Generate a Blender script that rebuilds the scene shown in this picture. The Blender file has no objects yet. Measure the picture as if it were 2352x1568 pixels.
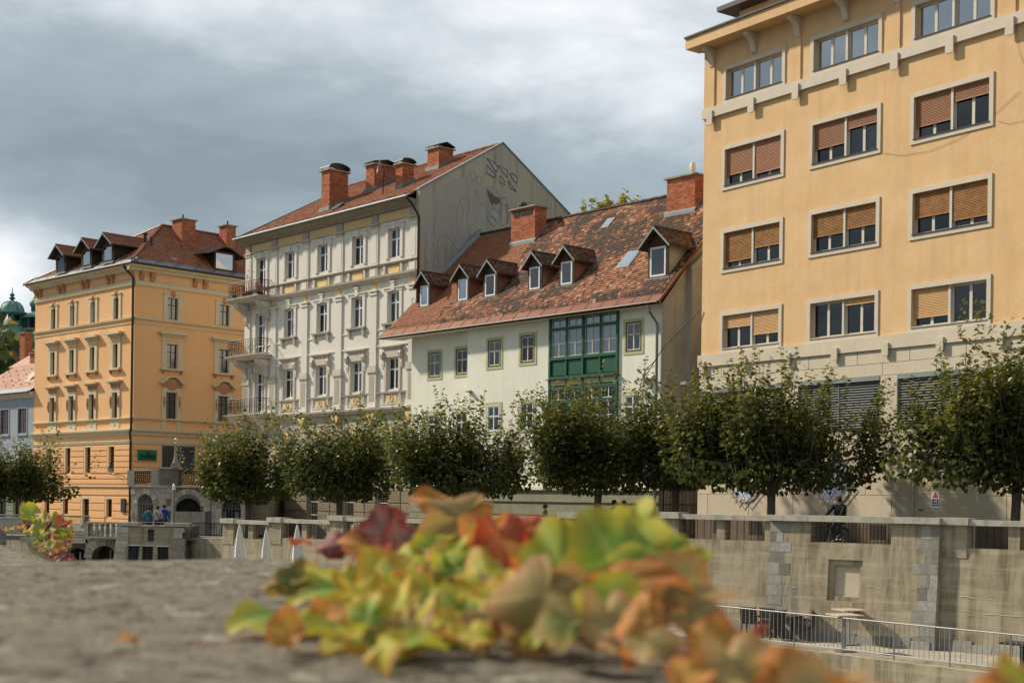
import bpy, math, random
from mathutils import Vector, Matrix, noise as mnoise
rnd = random.Random(7)
scene = bpy.context.scene
col = scene.collection
R = math.radians
# ------------------------------------------------------------------ camera
camd = bpy.data.cameras.new('camera')
cam = bpy.data.objects.new('camera', camd); col.objects.link(cam)
CZ = 1.5
cam.matrix_world = Matrix.Translation((0, 0, CZ)) @ Matrix.Rotation(R(90), 4, 'X') @ Matrix.Rotation(R(0.8), 4, 'Z')
camd.sensor_width = 36.0
camd.lens = 36.0 * 3172 / 2352
camd.shift_y = 363 / 2352
camd.clip_start = 0.02; camd.clip_end = 3000
camd.dof.use_dof = True; camd.dof.focus_distance = 62; camd.dof.aperture_fstop = 17.0
scene.camera = cam
# ------------------------------------------------------------------ sun and sky
SUN_EL = R(37); SD = Vector((-0.91, 0.40, 0)).normalized()
sun_dir = Vector((SD.x * math.cos(SUN_EL), SD.y * math.cos(SUN_EL), math.sin(SUN_EL)))
sl = bpy.data.lights.new('sun', 'SUN'); sl.energy = 3.3; sl.angle = R(2.5); sl.color = (1.0, 0.9, 0.74)
so = bpy.data.objects.new('sun', sl); col.objects.link(so)
so.rotation_euler = (-sun_dir).to_track_quat('-Z', 'Y').to_euler()
world = bpy.data.worlds.new('World'); scene.world = world; world.use_nodes = True
def build_world():
    nt = world.node_tree; N = nt.nodes; L = nt.links
    N.clear()
    def nd(t, **k):
        n = N.new(t)
        for a, b in k.items(): setattr(n, a, b)
        return n
    def mth(op, a, b=None, c=None):
        n = nd('ShaderNodeMath', operation=op)
        for i, v in enumerate((a, b, c)):
            if v is None: continue
            if isinstance(v, (int, float)): n.inputs[i].default_value = v
            else: L.new(v, n.inputs[i])
        return n.outputs[0]
    out = nd('ShaderNodeOutputWorld'); bg = nd('ShaderNodeBackground')
    sky = nd('ShaderNodeTexSky', sky_type='NISHITA', sun_disc=False, sun_elevation=SUN_EL,
             sun_rotation=math.atan2(SD.x, SD.y), air_density=1.2, dust_density=2.0)
    sc = nd('ShaderNodeVectorMath', operation='SCALE'); sc.inputs['Scale'].default_value = 0.09
    L.new(sky.outputs[0], sc.inputs[0])
    tc = nd('ShaderNodeTexCoord')
    sep = nd('ShaderNodeSeparateXYZ'); L.new(tc.outputs['Generated'], sep.inputs[0])
    # flat cloud layer seen in perspective
    zc = mth('ADD', mth('MAXIMUM', sep.outputs['Z'], 0.0), 0.42)
    cx = nd('ShaderNodeCombineXYZ')
    L.new(mth('DIVIDE', sep.outputs['X'], zc), cx.inputs[0]); L.new(mth('DIVIDE', sep.outputs['Y'], zc), cx.inputs[1])
    L.new(mth('MULTIPLY', sep.outputs['Z'], 2.6), cx.inputs[2])
    def noise(scale, det, off, rough=.55, dist=0.0):
        m = nd('ShaderNodeMapping'); m.inputs['Location'].default_value = off
        L.new(cx.outputs[0], m.inputs['Vector'])
        n = nd('ShaderNodeTexNoise'); n.inputs['Scale'].default_value = scale; n.inputs['Detail'].default_value = det
        n.inputs['Roughness'].default_value = rough; n.inputs['Distortion'].default_value = dist
        L.new(m.outputs[0], n.inputs['Vector']); return n.outputs['Fac']
    big = noise(0.9, 3, (3.1, 1.7, 0.4)); mid = noise(2.3, 7, (0.3, 5.2, 1.4), .56, .3); fine = noise(8.0, 8, (7.7, 2.0, 0.0), .6, .2)
    # the one dark cloud bank that hangs over the street, lighter above and at its left edge
    az = mth('DIVIDE', sep.outputs['X'], mth('MAXIMUM', sep.outputs['Y'], 0.05))
    el = mth('DIVIDE', sep.outputs['Z'], mth('MAXIMUM', sep.outputs['Y'], 0.05))
    def blob(a0, e0, ra, re):
        u = mth('DIVIDE', mth('SUBTRACT', az, a0), ra); v = mth('DIVIDE', mth('SUBTRACT', el, e0), re)
        d = mth('ADD', mth('MULTIPLY', u, u), mth('MULTIPLY', v, v))
        return mth('EXPONENT', mth('MULTIPLY', d, -1.0))
    dens = mth('ADD', mth('MULTIPLY', big, 0.22), mth('ADD', mth('MULTIPLY', mid, 0.68), mth('MULTIPLY', fine, 0.30)))
    dens = mth('ADD', dens, mth('MULTIPLY', blob(-0.13, 0.22, 0.26, 0.075), 0.26))
    dens = mth('SUBTRACT', dens, mth('MULTIPLY', blob(-0.40, 0.165, 0.09, 0.05), 0.40))
    dens = mth('SUBTRACT', dens, mth('MULTIPLY', blob(0.10, 0.31, 0.16, 0.07), 0.16))
    dens = mth('SUBTRACT', dens, mth('MULTIPLY', blob(-0.30, 0.37, 0.22, 0.06), 0.17))
    rp = nd('ShaderNodeValToRGB'); L.new(dens, rp.inputs[0])
    e = rp.color_ramp.elements; e[0].position = .30; e[0].color = (.66, .675, .69, 1); e[1].position = .84; e[1].color = (.172, .215, .245, 1)
    a = rp.color_ramp.elements.new(.47); a.color = (.43, .465, .50, 1)
    b = rp.color_ramp.elements.new(.62); b.color = (.25, .30, .335, 1)
    rm = nd('ShaderNodeValToRGB'); L.new(dens, rm.inputs[0])     # gaps of blue sky where the cloud is thinnest
    rm.color_ramp.elements[0].position = .20; rm.color_ramp.elements[1].position = .33
    mix = nd('ShaderNodeMix', data_type='RGBA'); L.new(rm.outputs[0], mix.inputs['Factor'])
    L.new(sc.outputs[0], mix.inputs['A']); L.new(rp.outputs[0], mix.inputs['B'])
    L.new(mix.outputs['Result'], bg.inputs['Color']); bg.inputs['Strength'].default_value = 1.0
    L.new(bg.outputs[0], out.inputs[0])
build_world()
scene.view_settings.view_transform = 'Standard'; scene.view_settings.look = 'None'
scene.view_settings.exposure = 0.70; scene.view_settings.gamma = 1.0
scene.cycles.use_adaptive_sampling = True
scene.cycles.max_bounces = 7; scene.cycles.transparent_max_bounces = 12
scene.cycles.diffuse_bounces = 3; scene.cycles.glossy_bounces = 3; scene.cycles.transmission_bounces = 4
try: scene.cycles.use_denoising = True
except Exception: pass

# ------------------------------------------------------------------ materials
MATS = {}
def mat(name, c, c2=None, scale=3.0, rough=.8, bump=0.0, bscale=60.0, streak=0.0, sc=(.16, .14, .1), metal=0.0, spec=.3,
        grime=None, gscale=.6, tint=None, bdist=.02, rvar=0.0, drip=0.0, speck=None):
    """procedural surface: base colour varied by noise, rain streaks, grime patches, fine relief; tint = face attribute ramp"""
    if name in MATS: return MATS[name]
    m = bpy.data.materials.new(name); m.use_nodes = True
    nt = m.node_tree; N = nt.nodes; L = nt.links
    b = N['Principled BSDF']; b.inputs['Roughness'].default_value = rough; b.inputs['Metallic'].default_value = metal
    b.inputs['Specular IOR Level'].default_value = spec
    tc = N.new('ShaderNodeTexCoord'); oi = N.new('ShaderNodeObjectInfo')
    mm = N.new('ShaderNodeMath'); mm.operation = 'MULTIPLY'; mm.inputs[1].default_value = 37.0
    L.new(oi.outputs['Random'], mm.inputs[0])
    ad = N.new('ShaderNodeVectorMath'); ad.operation = 'ADD'; L.new(tc.outputs['Object'], ad.inputs[0]); L.new(mm.outputs[0], ad.inputs[1])
    vec = ad.outputs[0]
    def noise(s, det=5, mp=None, rough_=.6):
        n = N.new('ShaderNodeTexNoise'); n.inputs['Scale'].default_value = s; n.inputs['Detail'].default_value = det
        n.inputs['Roughness'].default_value = rough_
        v = vec
        if mp:
            q = N.new('ShaderNodeMapping'); q.inputs['Scale'].default_value = mp; L.new(vec, q.inputs[0]); v = q.outputs[0]
        L.new(v, n.inputs['Vector']); return n.outputs['Fac']
    def ramp(f, p0, p1):
        r = N.new('ShaderNodeMapRange'); r.inputs[1].default_value = p0; r.inputs[2].default_value = p1
        L.new(f, r.inputs[0]); return r.outputs[0]
    def mix(f, a, bb):
        x = N.new('ShaderNodeMix'); x.data_type = 'RGBA'
        for s, v in (('Factor', f), ('A', a), ('B', bb)):
            if isinstance(v, (int, float)): x.inputs[s].default_value = v
            elif isinstance(v, tuple): x.inputs[s].default_value = (*v, 1)
            else: L.new(v, x.inputs[s])
        return x.outputs['Result']
    if tint:
        at = N.new('ShaderNodeAttribute'); at.attribute_name = 'tint'
        rp = N.new('ShaderNodeValToRGB'); L.new(at.outputs['Fac'], rp.inputs[0])
        el = rp.color_ramp.elements
        el[0].position = tint[0][0]; el[0].color = (*tint[0][1], 1); el[1].position = tint[-1][0]; el[1].color = (*tint[-1][1], 1)
        for p, cc in tint[1:-1]:
            x = el.new(p); x.color = (*cc, 1)
        cur = rp.outputs[0]
        if c2: cur = mix(ramp(noise(scale), .45, .75), cur, c2)
    else:
        c2 = c2 or tuple(v * .8 for v in c)
        cur = mix(ramp(noise(scale), .3, .7), c, c2)
    if grime: cur = mix(ramp(noise(gscale, 8, None, .65), .5, .78), cur, grime)
    if streak:
        f = ramp(noise(1.0, 6, (2.6, 2.6, .16)), .5, .74)
        q = N.new('ShaderNodeMath'); q.operation = 'MULTIPLY'; q.inputs[1].default_value = streak; L.new(f, q.inputs[0])
        cur = mix(q.outputs[0], cur, sc)
    if drip:
        f = ramp(noise(1.0, 8, (7.5, 7.5, .42), .7), .47, .66)
        g2 = ramp(noise(.8, 3), .38, .62)
        q = N.new('ShaderNodeMath'); q.operation = 'MULTIPLY'; L.new(f, q.inputs[0]); L.new(g2, q.inputs[1])
        q2 = N.new('ShaderNodeMath'); q2.operation = 'MULTIPLY'; q2.inputs[1].default_value = drip; L.new(q.outputs[0], q2.inputs[0]); cur = mix(q2.outputs[0], cur, sc)
        b2 = N.new('ShaderNodeMath'); b2.operation = 'MULTIPLY'; b2.inputs[1].default_value = .45; L.new(ramp(noise(1.0, 4, (.3, .3, 6.0)), .5, .75), b2.inputs[0]); cur = mix(b2.outputs[0], cur, tuple(v * 1.35 for v in c))
    if speck:
        cur = mix(ramp(noise(speck[1], 3, None, .7), .52, .62), cur, speck[0]); cur = mix(ramp(noise(speck[1] * .55, 4, None, .7), .58, .66), cur, speck[2])
    if rvar:
        hv = N.new('ShaderNodeHueSaturation'); L.new(cur, hv.inputs['Color'])
        r2 = N.new('ShaderNodeMapRange'); r2.inputs[3].default_value = 1 - rvar; r2.inputs[4].default_value = 1 + rvar
        L.new(oi.outputs['Random'], r2.inputs[0]); L.new(r2.outputs[0], hv.inputs['Value']); cur = hv.outputs[0]
    L.new(cur, b.inputs['Base Color'])
    if bump:
        bp = N.new('ShaderNodeBump'); bp.inputs['Strength'].default_value = bump; bp.inputs['Distance'].default_value = bdist
        L.new(noise(bscale, 6), bp.inputs['Height']); L.new(bp.outputs[0], b.inputs['Normal'])
    MATS[name] = m; return m
def glass_mat(name, tintc=(.5, .52, .5), base=.1, gain=1.4):
    m = bpy.data.materials.new(name); m.use_nodes = True; nt = m.node_tree; N = nt.nodes; L = nt.links; N.clear()
    o = N.new('ShaderNodeOutputMaterial'); t = N.new('ShaderNodeBsdfTransparent'); t.inputs[0].default_value = (*tintc, 1)
    g = N.new('ShaderNodeBsdfGlossy'); g.inputs['Roughness'].default_value = .03; g.inputs['Color'].default_value = (.92, .95, 1, 1)
    f = N.new('ShaderNodeFresnel'); f.inputs[0].default_value = 1.5
    q = N.new('ShaderNodeMath'); q.operation = 'MULTIPLY_ADD'; q.inputs[1].default_value = gain; q.inputs[2].default_value = base; q.use_clamp = True
    L.new(f.outputs[0], q.inputs[0])
    tc = N.new('ShaderNodeTexCoord'); n = N.new('ShaderNodeTexNoise'); n.inputs['Scale'].default_value = 1.6; L.new(tc.outputs['Object'], n.inputs['Vector'])
    bp = N.new('ShaderNodeBump'); bp.inputs['Strength'].default_value = .04; L.new(n.outputs['Fac'], bp.inputs['Height']); L.new(bp.outputs[0], g.inputs['Normal'])
    x = N.new('ShaderNodeMixShader'); L.new(q.outputs[0], x.inputs[0]); L.new(t.outputs[0], x.inputs[1]); L.new(g.outputs[0], x.inputs[2]); L.new(x.outputs[0], o.inputs[0])
    MATS[name] = m; return m
def leaf_mat(name, stops, trans=.45, rough=.5, blotch=None, bscale=14.0, edge=None, vein=None, spec=.35):
    """leaf: colour from the 'tint' attribute, blotches, margin colour ('rr' attribute) and veins ('vein' attribute)"""
    m = bpy.data.materials.new(name); m.use_nodes = True; nt = m.node_tree; N = nt.nodes; L = nt.links
    b = N['Principled BSDF']; b.inputs['Roughness'].default_value = rough; b.inputs['Specular IOR Level'].default_value = spec
    at = N.new('ShaderNodeAttribute'); at.attribute_name = 'tint'
    rp = N.new('ShaderNodeValToRGB'); L.new(at.outputs['Fac'], rp.inputs[0]); el = rp.color_ramp.elements
    el[0].position = stops[0][0]; el[0].color = (*stops[0][1], 1); el[1].position = stops[-1][0]; el[1].color = (*stops[-1][1], 1)
    for p, cc in stops[1:-1]:
        x = el.new(p); x.color = (*cc, 1)
    cur = rp.outputs[0]
    def mixc(f, cb):
        nonlocal cur
        x = N.new('ShaderNodeMix'); x.data_type = 'RGBA'; L.new(f, x.inputs['Factor']); L.new(cur, x.inputs['A']); x.inputs['B'].default_value = (*cb, 1); cur = x.outputs['Result']
    tc = N.new('ShaderNodeTexCoord'); oi = N.new('ShaderNodeObjectInfo')
    mm = N.new('ShaderNodeMath'); mm.operation = 'MULTIPLY'; mm.inputs[1].default_value = 31.0; L.new(oi.outputs['Random'], mm.inputs[0])
    ad = N.new('ShaderNodeVectorMath'); L.new(tc.outputs['Object'], ad.inputs[0]); L.new(mm.outputs[0], ad.inputs[1])
    nz = N.new('ShaderNodeTexNoise'); nz.inputs['Scale'].default_value = bscale; nz.inputs['Detail'].default_value = 5; L.new(ad.outputs[0], nz.inputs['Vector'])
    def mr(src, a, bb, g=1.0):
        r = N.new('ShaderNodeMapRange'); r.inputs[1].default_value = a; r.inputs[2].default_value = bb; r.inputs[4].default_value = g; L.new(src, r.inputs[0]); return r.outputs[0]
    if edge:
        ar = N.new('ShaderNodeAttribute'); ar.attribute_name = 'rr'
        s = N.new('ShaderNodeMath'); s.operation = 'MULTIPLY_ADD'; s.inputs[1].default_value = .9; L.new(nz.outputs['Fac'], s.inputs[0]); L.new(ar.outputs['Fac'], s.inputs[2])
        mixc(mr(s.outputs[0], .95, 1.4), edge)
    if vein:
        av = N.new('ShaderNodeAttribute'); av.attribute_name = 'vein'; mixc(mr(av.outputs['Fac'], .35, 1.0, .75), vein)
    if blotch:
        for i, (cc, lo, hi) in enumerate(blotch): mixc(mr(nz.outputs['Fac'], lo, hi), cc)
    L.new(cur, b.inputs['Base Color'])
    tr = N.new('ShaderNodeBsdfTranslucent'); L.new(cur, tr.inputs[0])
    ms = N.new('ShaderNodeMixShader'); ms.inputs[0].default_value = trans
    L.new(b.outputs[0], ms.inputs[1]); L.new(tr.outputs[0], ms.inputs[2]); L.new(ms.outputs[0], N['Material Output'].inputs[0])
    MATS[name] = m; return m
ochre = mat('ochre_render', (.70, .465, .245), (.625, .40, .20), 1.2, .9, .5, 34, .4, (.52, .33, .16), bdist=.03, grime=(.74, .51, .28), gscale=.5)
cream4 = mat('cream_stone', (.60, .52, .40), (.53, .455, .345), 1.5, .85, .15, 90, .25, (.40, .32, .22))
creamtrim = mat('cream_trim', (.60, .52, .42), (.54, .47, .38), 2.5, .8, .1, 80, .15, (.36, .3, .23))
b3wall = mat('lime_white_plaster', (.80, .775, .66), (.74, .715, .60), .8, .92, .35, 22, .3, (.55, .53, .40), grime=(.62, .60, .47), gscale=.35)
b3base = mat('green_grey_plaster', (.30, .29, .20), (.24, .235, .16), 1.4, .9, .4, 30, .5, (.15, .14, .095))
greywall = mat('stained_side_plaster', (.38, .40, .37), (.29, .31, .285), .9, .95, .3, 25, .7, (.17, .16, .13), grime=(.24, .23, .19), gscale=.5)
b2wall = mat('pale_cream_plaster', (.71, .665, .585), (.65, .605, .53), 1.1, .88, .2, 40, .2, (.46, .40, .33))
b2low = mat('beige_grey_plaster', (.43, .38, .30), (.37, .33, .26), 1.0, .9, .25, 40, .3, (.27, .23, .18))
b2trim = mat('stucco_trim', (.58, .51, .42), (.49, .43, .35), 2.0, .85, .12, 60, .45, (.30, .25, .2))
b2dark = mat('weathered_ledge', (.33, .285, .22), (.26, .22, .165), 3.0, .9, .2, 60, .3)
b2yel = mat('yellow_panel', (.72, .52, .24), (.66, .46, .2), 2.0, .85)
rustic = mat('rustic_stone', (.30, .24, .165), (.23, .18, .12), 4.0, .95, 1.0, 24, .3, (.14, .11, .08), bdist=.05, rvar=.12)
gable = mat('painted_gable', (.40, .38, .33), (.43, .385, .28), .45, .95, .3, 22, .75, (.20, .185, .15), grime=(.47, .40, .235), gscale=.28)
gablegrey = mat('faded_mural_grey', (.385, .37, .33), (.34, .325, .29), .8, .95, .2, 22, .6, (.21, .20, .18))
orange1 = mat('orange_plaster', (.82, .46, .215), (.77, .415, .18), .9, .9, .25, 30, .22, (.62, .30, .11), grime=(.85, .52, .27), gscale=.45)
b1trim = mat('pale_yellow_trim', (.66, .55, .36), (.58, .48, .31), 2.0, .85, .1, 60, .3, (.40, .33, .21))
terra = mat('terracotta_ornament', (.52, .25, .13), (.42, .19, .095), 6.0, .85, .3, 50)
bluewall = mat('blue_grey_plaster', (.33, .37, .39), (.29, .33, .35), 1.0, .9, .1, 40)
greenbase = mat('olive_plaster', (.22, .23, .165), (.18, .19, .13), 2.0, .9, .1, 50)
tile3 = mat('old_clay_tile', (.4, .2, .1), (.11, .075, .05), 8, .85, .2, 60, tint=[(0, (.042, .03, .022)), (.3, (.085, .046, .03)), (.55, (.27, .098, .046)), (.8, (.36, .145, .07)), (1, (.50, .29, .19))])
tile1 = mat('clay_tile', (.4, .2, .1), (.24, .10, .055), 1.5, .85, .2, 60, tint=[(0, (.18, .065, .036)), (.5, (.30, .115, .056)), (1, (.38, .165, .085))])
tile0 = mat('pink_clay_tile', (.4, .2, .1), (.46, .26, .19), 1.5, .85, .2, 60, tint=[(0, (.50, .30, .22)), (1, (.60, .38, .29))])
brick = mat('red_brick', (.4, .2, .1), None, 5, .9, .3, 60, tint=[(0, (.30, .095, .05)), (.5, (.43, .135, .065)), (1, (.52, .20, .10))])
mortar = mat('mortar', (.34, .23, .165), (.26, .17, .12), 4, .95)
concrete = mat('weathered_concrete', (.40, .34, .235), (.33, .275, .185), 1.6, .95, .6, 40, .85, (.10, .08, .052), grime=(.21, .165, .105), gscale=.9, drip=.75)
capstone = mat('pale_cap_stone', (.50, .47, .39), (.40, .37, .30), 3.0, .9, .4, 60, .4, (.2, .175, .13), grime=(.26, .235, .18), gscale=1.5)
quoin = mat('grey_quoin_stone', (.34, .325, .285), (.24, .23, .20), 9.0, .95, .9, 40, .4, (.1, .09, .07), rvar=.3, bdist=.04)
palestone = mat('pale_limestone', (.46, .415, .34), (.34, .30, .24), 5.0, .9, .7, 40, .55, (.17, .14, .105), rvar=.24, bdist=.03)
darkstone = mat('sooty_shaded_stone', (.20, .18, .15), (.13, .115, .095), 2.0, .95, .5, 40)
copper = mat('rusty_copper', (.20, .08, .045), (.13, .055, .035), 3.0, .65, .1, 40, 0, metal=.35, grime=(.25, .12, .075))
zinc = mat('zinc_flashing', (.24, .265, .27), (.18, .2, .205), 3.0, .6, .05, 30, metal=.5)
darkmetal = mat('dark_iron', (.035, .032, .03), (.05, .045, .04), 6, .55, metal=.4)
pipe_brown = mat('brown_downpipe', (.06, .038, .03), (.045, .03, .025), 5, .5, metal=.3)
steel = mat('galvanised_steel', (.33, .33, .315), (.26, .26, .25), 8, .55, metal=.6)
white_frame = mat('white_window_frame', (.72, .72, .70), (.64, .64, .63), 6, .5)
cream_frame = mat('cream_window_frame', (.60, .56, .47), (.50, .46, .38), 6, .6, streak=.3, sc=(.33, .3, .25))
dark_frame = mat('dark_brown_window_frame', (.065, .035, .025), (.045, .025, .02), 6, .5)
green_wood = mat('dark_green_wood', (.015, .105, .062), (.011, .08, .047), 5, .55, .15, 50, .35, (.012, .05, .035))
lime_trim = mat('lime_yellow_trim', (.48, .47, .24), (.43, .42, .21), 3, .85)
brown_wood = mat('weathered_brown_wood', (.085, .052, .033), (.05, .032, .022), 8, .85, .3, 60)
curtain = mat('net_curtain', (.78, .77, .68), (.68, .67, .6), 3, .95)
pale_net = mat('pale_net', (.62, .60, .52), (.52, .50, .44), 3, .95)
curtain_blue = mat('blue_grey_curtain', (.30, .38, .39), (.24, .31, .32), 3, .95)
room = mat('dim_room', (.05, .047, .04), (.035, .032, .03), 1, .95)  # near-black: the shade of interiors and niches put into the colour
blind_red = mat('red_brown_blind', (.40, .20, .11), (.34, .165, .09), 3, .6, rvar=.08)
blind_wood = mat('wooden_blind', (.42, .21, .07), (.25, .12, .04), 5, .6, rvar=.1)
blind_tan = mat('tan_blind', (.66, .42, .20), (.60, .37, .17), 3, .6)
alu = mat('grey_louvre', (.50, .52, .52), (.42, .44, .44), 4, .4, metal=.5)
asphalt = mat('paving', (.20, .18, .15), (.16, .145, .12), 2, .95, .4, 60)
bark = mat('plane_bark', (.14, .11, .08), (.085, .068, .05), 8, .95, .6, 30)
white_cloth = mat('white_canvas', (.78, .72, .62), (.68, .62, .53), 4, .9)
skin = mat('skin', (.46, .27, .19), (.42, .24, .165), 9, .6)
glass = glass_mat('window_glass', (.74, .75, .72), .07, 1.3); glass_sky = glass_mat('reflecting_glass', (.22, .24, .25), .42, 1.2); glass_clear = glass_mat('clear_glass', (.86, .9, .88), .05, .8)
glass_dark = glass_mat('dark_glass', (.30, .31, .29), .02, .9)
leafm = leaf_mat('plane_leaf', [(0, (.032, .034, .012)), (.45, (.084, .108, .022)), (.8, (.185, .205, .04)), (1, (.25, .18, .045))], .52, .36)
leafy = leaf_mat('autumn_leaf', [(0, (.12, .14, .025)), (.5, (.30, .27, .04)), (1, (.48, .36, .06))], .5, .45)

# ------------------------------------------------------------------ mesh helpers
class MB:
    def __init__(s): s.v = []; s.f = []; s.t = []; s.cur = None
    def add(s, vs, fs):
        o = len(s.v); s.v += [tuple(q) for q in vs]; s.f += [tuple(i + o for i in q) for q in fs]
        if s.cur is not None: s.t += [s.cur] * len(fs)
        return s
    def box(s, x0, x1, y0, y1, z0, z1):
        return s.add([(x0, y0, z0), (x1, y0, z0), (x1, y1, z0), (x0, y1, z0), (x0, y0, z1), (x1, y0, z1), (x1, y1, z1), (x0, y1, z1)],
              [(0, 3, 2, 1), (4, 5, 6, 7), (0, 1, 5, 4), (1, 2, 6, 5), (2, 3, 7, 6), (3, 0, 4, 7)])
    def bbox(s, x0, x1, y0, y1, z0, z1, b):     # block with a chamfered front face (front = -y)
        x0, x1 = min(x0, x1), max(x0, x1)
        return s.add([(x0, y1, z0), (x1, y1, z0), (x1, y1, z1), (x0, y1, z1), (x0, y0 + b, z0), (x1, y0 + b, z0), (x1, y0 + b, z1), (x0, y0 + b, z1),
               (x0 + b, y0, z0 + b), (x1 - b, y0, z0 + b), (x1 - b, y0, z1 - b), (x0 + b, y0, z1 - b)],
              [(0, 3, 2, 1)[::-1], (0, 1, 5, 4), (1, 2, 6, 5), (2, 3, 7, 6), (3, 0, 4, 7), (4, 5, 9, 8), (5, 6, 10, 9), (6, 7, 11, 10), (7, 4, 8, 11), (8, 9, 10, 11)])
    def prism(s, poly, a0, a1, axis='x'):
        """poly: list of 2-d points; axis x: (y,z) extruded along x; y: (x,z); z: (x,y)"""
        f = {'x': lambda a, p: (a, p[0], p[1]), 'y': lambda a, p: (p[0], a, p[1]), 'z': lambda a, p: (p[0], p[1], a)}[axis]
        n = len(poly); vs = [f(a0, p) for p in poly] + [f(a1, p) for p in poly]
        return s.add(vs, [tuple(range(n)), tuple(range(2 * n - 1, n - 1, -1))] + [(i, n + i, n + (i + 1) % n, (i + 1) % n) for i in range(n)])
    def tube(s, path, r, n=6, closed=False):
        path = [Vector(p) for p in path]; rs = r if isinstance(r, (list, tuple)) else [r] * len(path)
        vs = []; fs = []; m = len(path)
        for i, p in enumerate(path):
            if closed: d = path[(i + 1) % m] - path[i - 1]
            else: d = path[min(i + 1, m - 1)] - path[max(i - 1, 0)]
            d.normalize(); u = d.cross(Vector((0, 0, 1)) if abs(d.z) < .9 else Vector((1, 0, 0))).normalized(); w = d.cross(u)
            for k in range(n):
                a = 2 * math.pi * k / n; vs.append(p + (u * math.cos(a) + w * math.sin(a)) * rs[i])
        for i in range(m if closed else m - 1):
            for k in range(n):
                a, b = i * n + k, i * n + (k + 1) % n; j = ((i + 1) % m) * n
                fs.append((a, b, j + (k + 1) % n, j + k))
        if not closed: fs += [tuple(range(n))[::-1], tuple(range((m - 1) * n, m * n))]
        return s.add(vs, fs)
    def lathe(s, prof, n=12, c=(0, 0, 0), ang=2 * math.pi, a0=0.0):
        full = abs(ang - 2 * math.pi) < 1e-6; vs = []; fs = []; nn = n if full else n + 1
        for r, z in prof:
            for k in range(nn):
                a = a0 + ang * k / n; vs.append((c[0] + r * math.cos(a), c[1] + r * math.sin(a), c[2] + z))
        for i in range(len(prof) - 1):
            for k in range(n):
                k2 = (k + 1) % nn; fs.append((i * nn + k, i * nn + k2, (i + 1) * nn + k2, (i + 1) * nn + k))
        return s.add(vs, fs)
    def grid(s, fn, nu, nv):
        vs = [fn(i / nu, j / nv) for j in range(nv + 1) for i in range(nu + 1)]
        return s.add(vs, [(j * (nu + 1) + i, j * (nu + 1) + i + 1, (j + 1) * (nu + 1) + i + 1, (j + 1) * (nu + 1) + i) for j in range(nv) for i in range(nu)])
    def mesh(s, name, m, smooth=False, attrs=None):
        me = bpy.data.meshes.new(name); me.from_pydata(s.v, [], s.f); me.update()
        if m: me.materials.append(m)
        if smooth: me.polygons.foreach_set('use_smooth', [True] * len(me.polygons))
        if s.t and len(s.t) == len(s.f):
            a = me.attributes.new('tint', 'FLOAT', 'FACE'); a.data.foreach_set('value', s.t)
        for k, vals in (attrs or {}).items():
            a = me.attributes.new(k, 'FLOAT', 'POINT'); a.data.foreach_set('value', vals)
        return me
def link(name, me, parent=None, loc=(0, 0, 0), rot=(0, 0, 0), scale=None):
    o = bpy.data.objects.new(name, me); col.objects.link(o); o.location = loc; o.rotation_euler = rot
    if scale: o.scale = scale
    if parent: o.parent = parent
    return o
def part(name, mb, m, parent=None, loc=(0, 0, 0), rot=(0, 0, 0), smooth=False): return link(name, mb.mesh(name, m, smooth), parent, loc, rot)
CACHE = {}
def cpart(key, fn, name, m, parent, loc=(0, 0, 0), rot=(0, 0, 0), smooth=False):
    """part whose mesh data is shared between alike pieces"""
    k = (key, m.name)
    if k not in CACHE: CACHE[k] = fn().mesh(name, m, smooth)
    return link(name, CACHE[k], parent, loc, rot)
def box(name, parent, m, x0, x1, y0, y1, z0, z1):
    w, d, h = abs(x1 - x0), abs(y1 - y0), abs(z1 - z0)
    return cpart(('box', round(w, 3), round(d, 3), round(h, 3)), lambda: MB().box(0, w, 0, d, 0, h), name, m, parent, (min(x0, x1), min(y0, y1), min(z0, z1)))
def thing(name, label, cat, loc=(0, 0, 0), rz=0.0, group=None):
    o = bpy.data.objects.new(name, None); col.objects.link(o); o.location = loc; o.rotation_euler = (0, 0, rz); o.empty_display_size = .3
    return tag(o, label, cat, group)
def tag(o, label, cat, group=None):
    o['label'] = label; o['category'] = cat
    if group: o['group'] = group
    return o
def struct(o): o['kind'] = 'structure'; return o
def stuff(o): o['kind'] = 'stuff'; return o

def wall(s0, s1, z0, z1, ops, y=0.0, d=.3, mb=None):
    """front sheet of a wall with openings (a,b,z0,z1) and their reveals"""
    mb = mb or MB(); xs = sorted({s0, s1, *[min(max(v, s0), s1) for o in ops for v in o[:2]]}); zs = sorted({z0, z1, *[min(max(v, z0), z1) for o in ops for v in o[2:4]]})
    for i in range(len(xs) - 1):
        for j in range(len(zs) - 1):
            cx, cz = (xs[i] + xs[i + 1]) / 2, (zs[j] + zs[j + 1]) / 2
            if any(o[0] < cx < o[1] and o[2] < cz < o[3] for o in ops): continue
            mb.add([(xs[i], y, zs[j]), (xs[i + 1], y, zs[j]), (xs[i + 1], y, zs[j + 1]), (xs[i], y, zs[j + 1])], [(0, 1, 2, 3)])
    for a, b, c, e in [o[:4] for o in ops]:
        mb.add([(a, y, c), (b, y, c), (b, y, e), (a, y, e), (a, y + d, c), (b, y + d, c), (b, y + d, e), (a, y + d, e)],
               [(0, 4, 5, 1), (1, 5, 6, 2), (2, 6, 7, 3), (3, 7, 4, 0)])
    return mb
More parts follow.
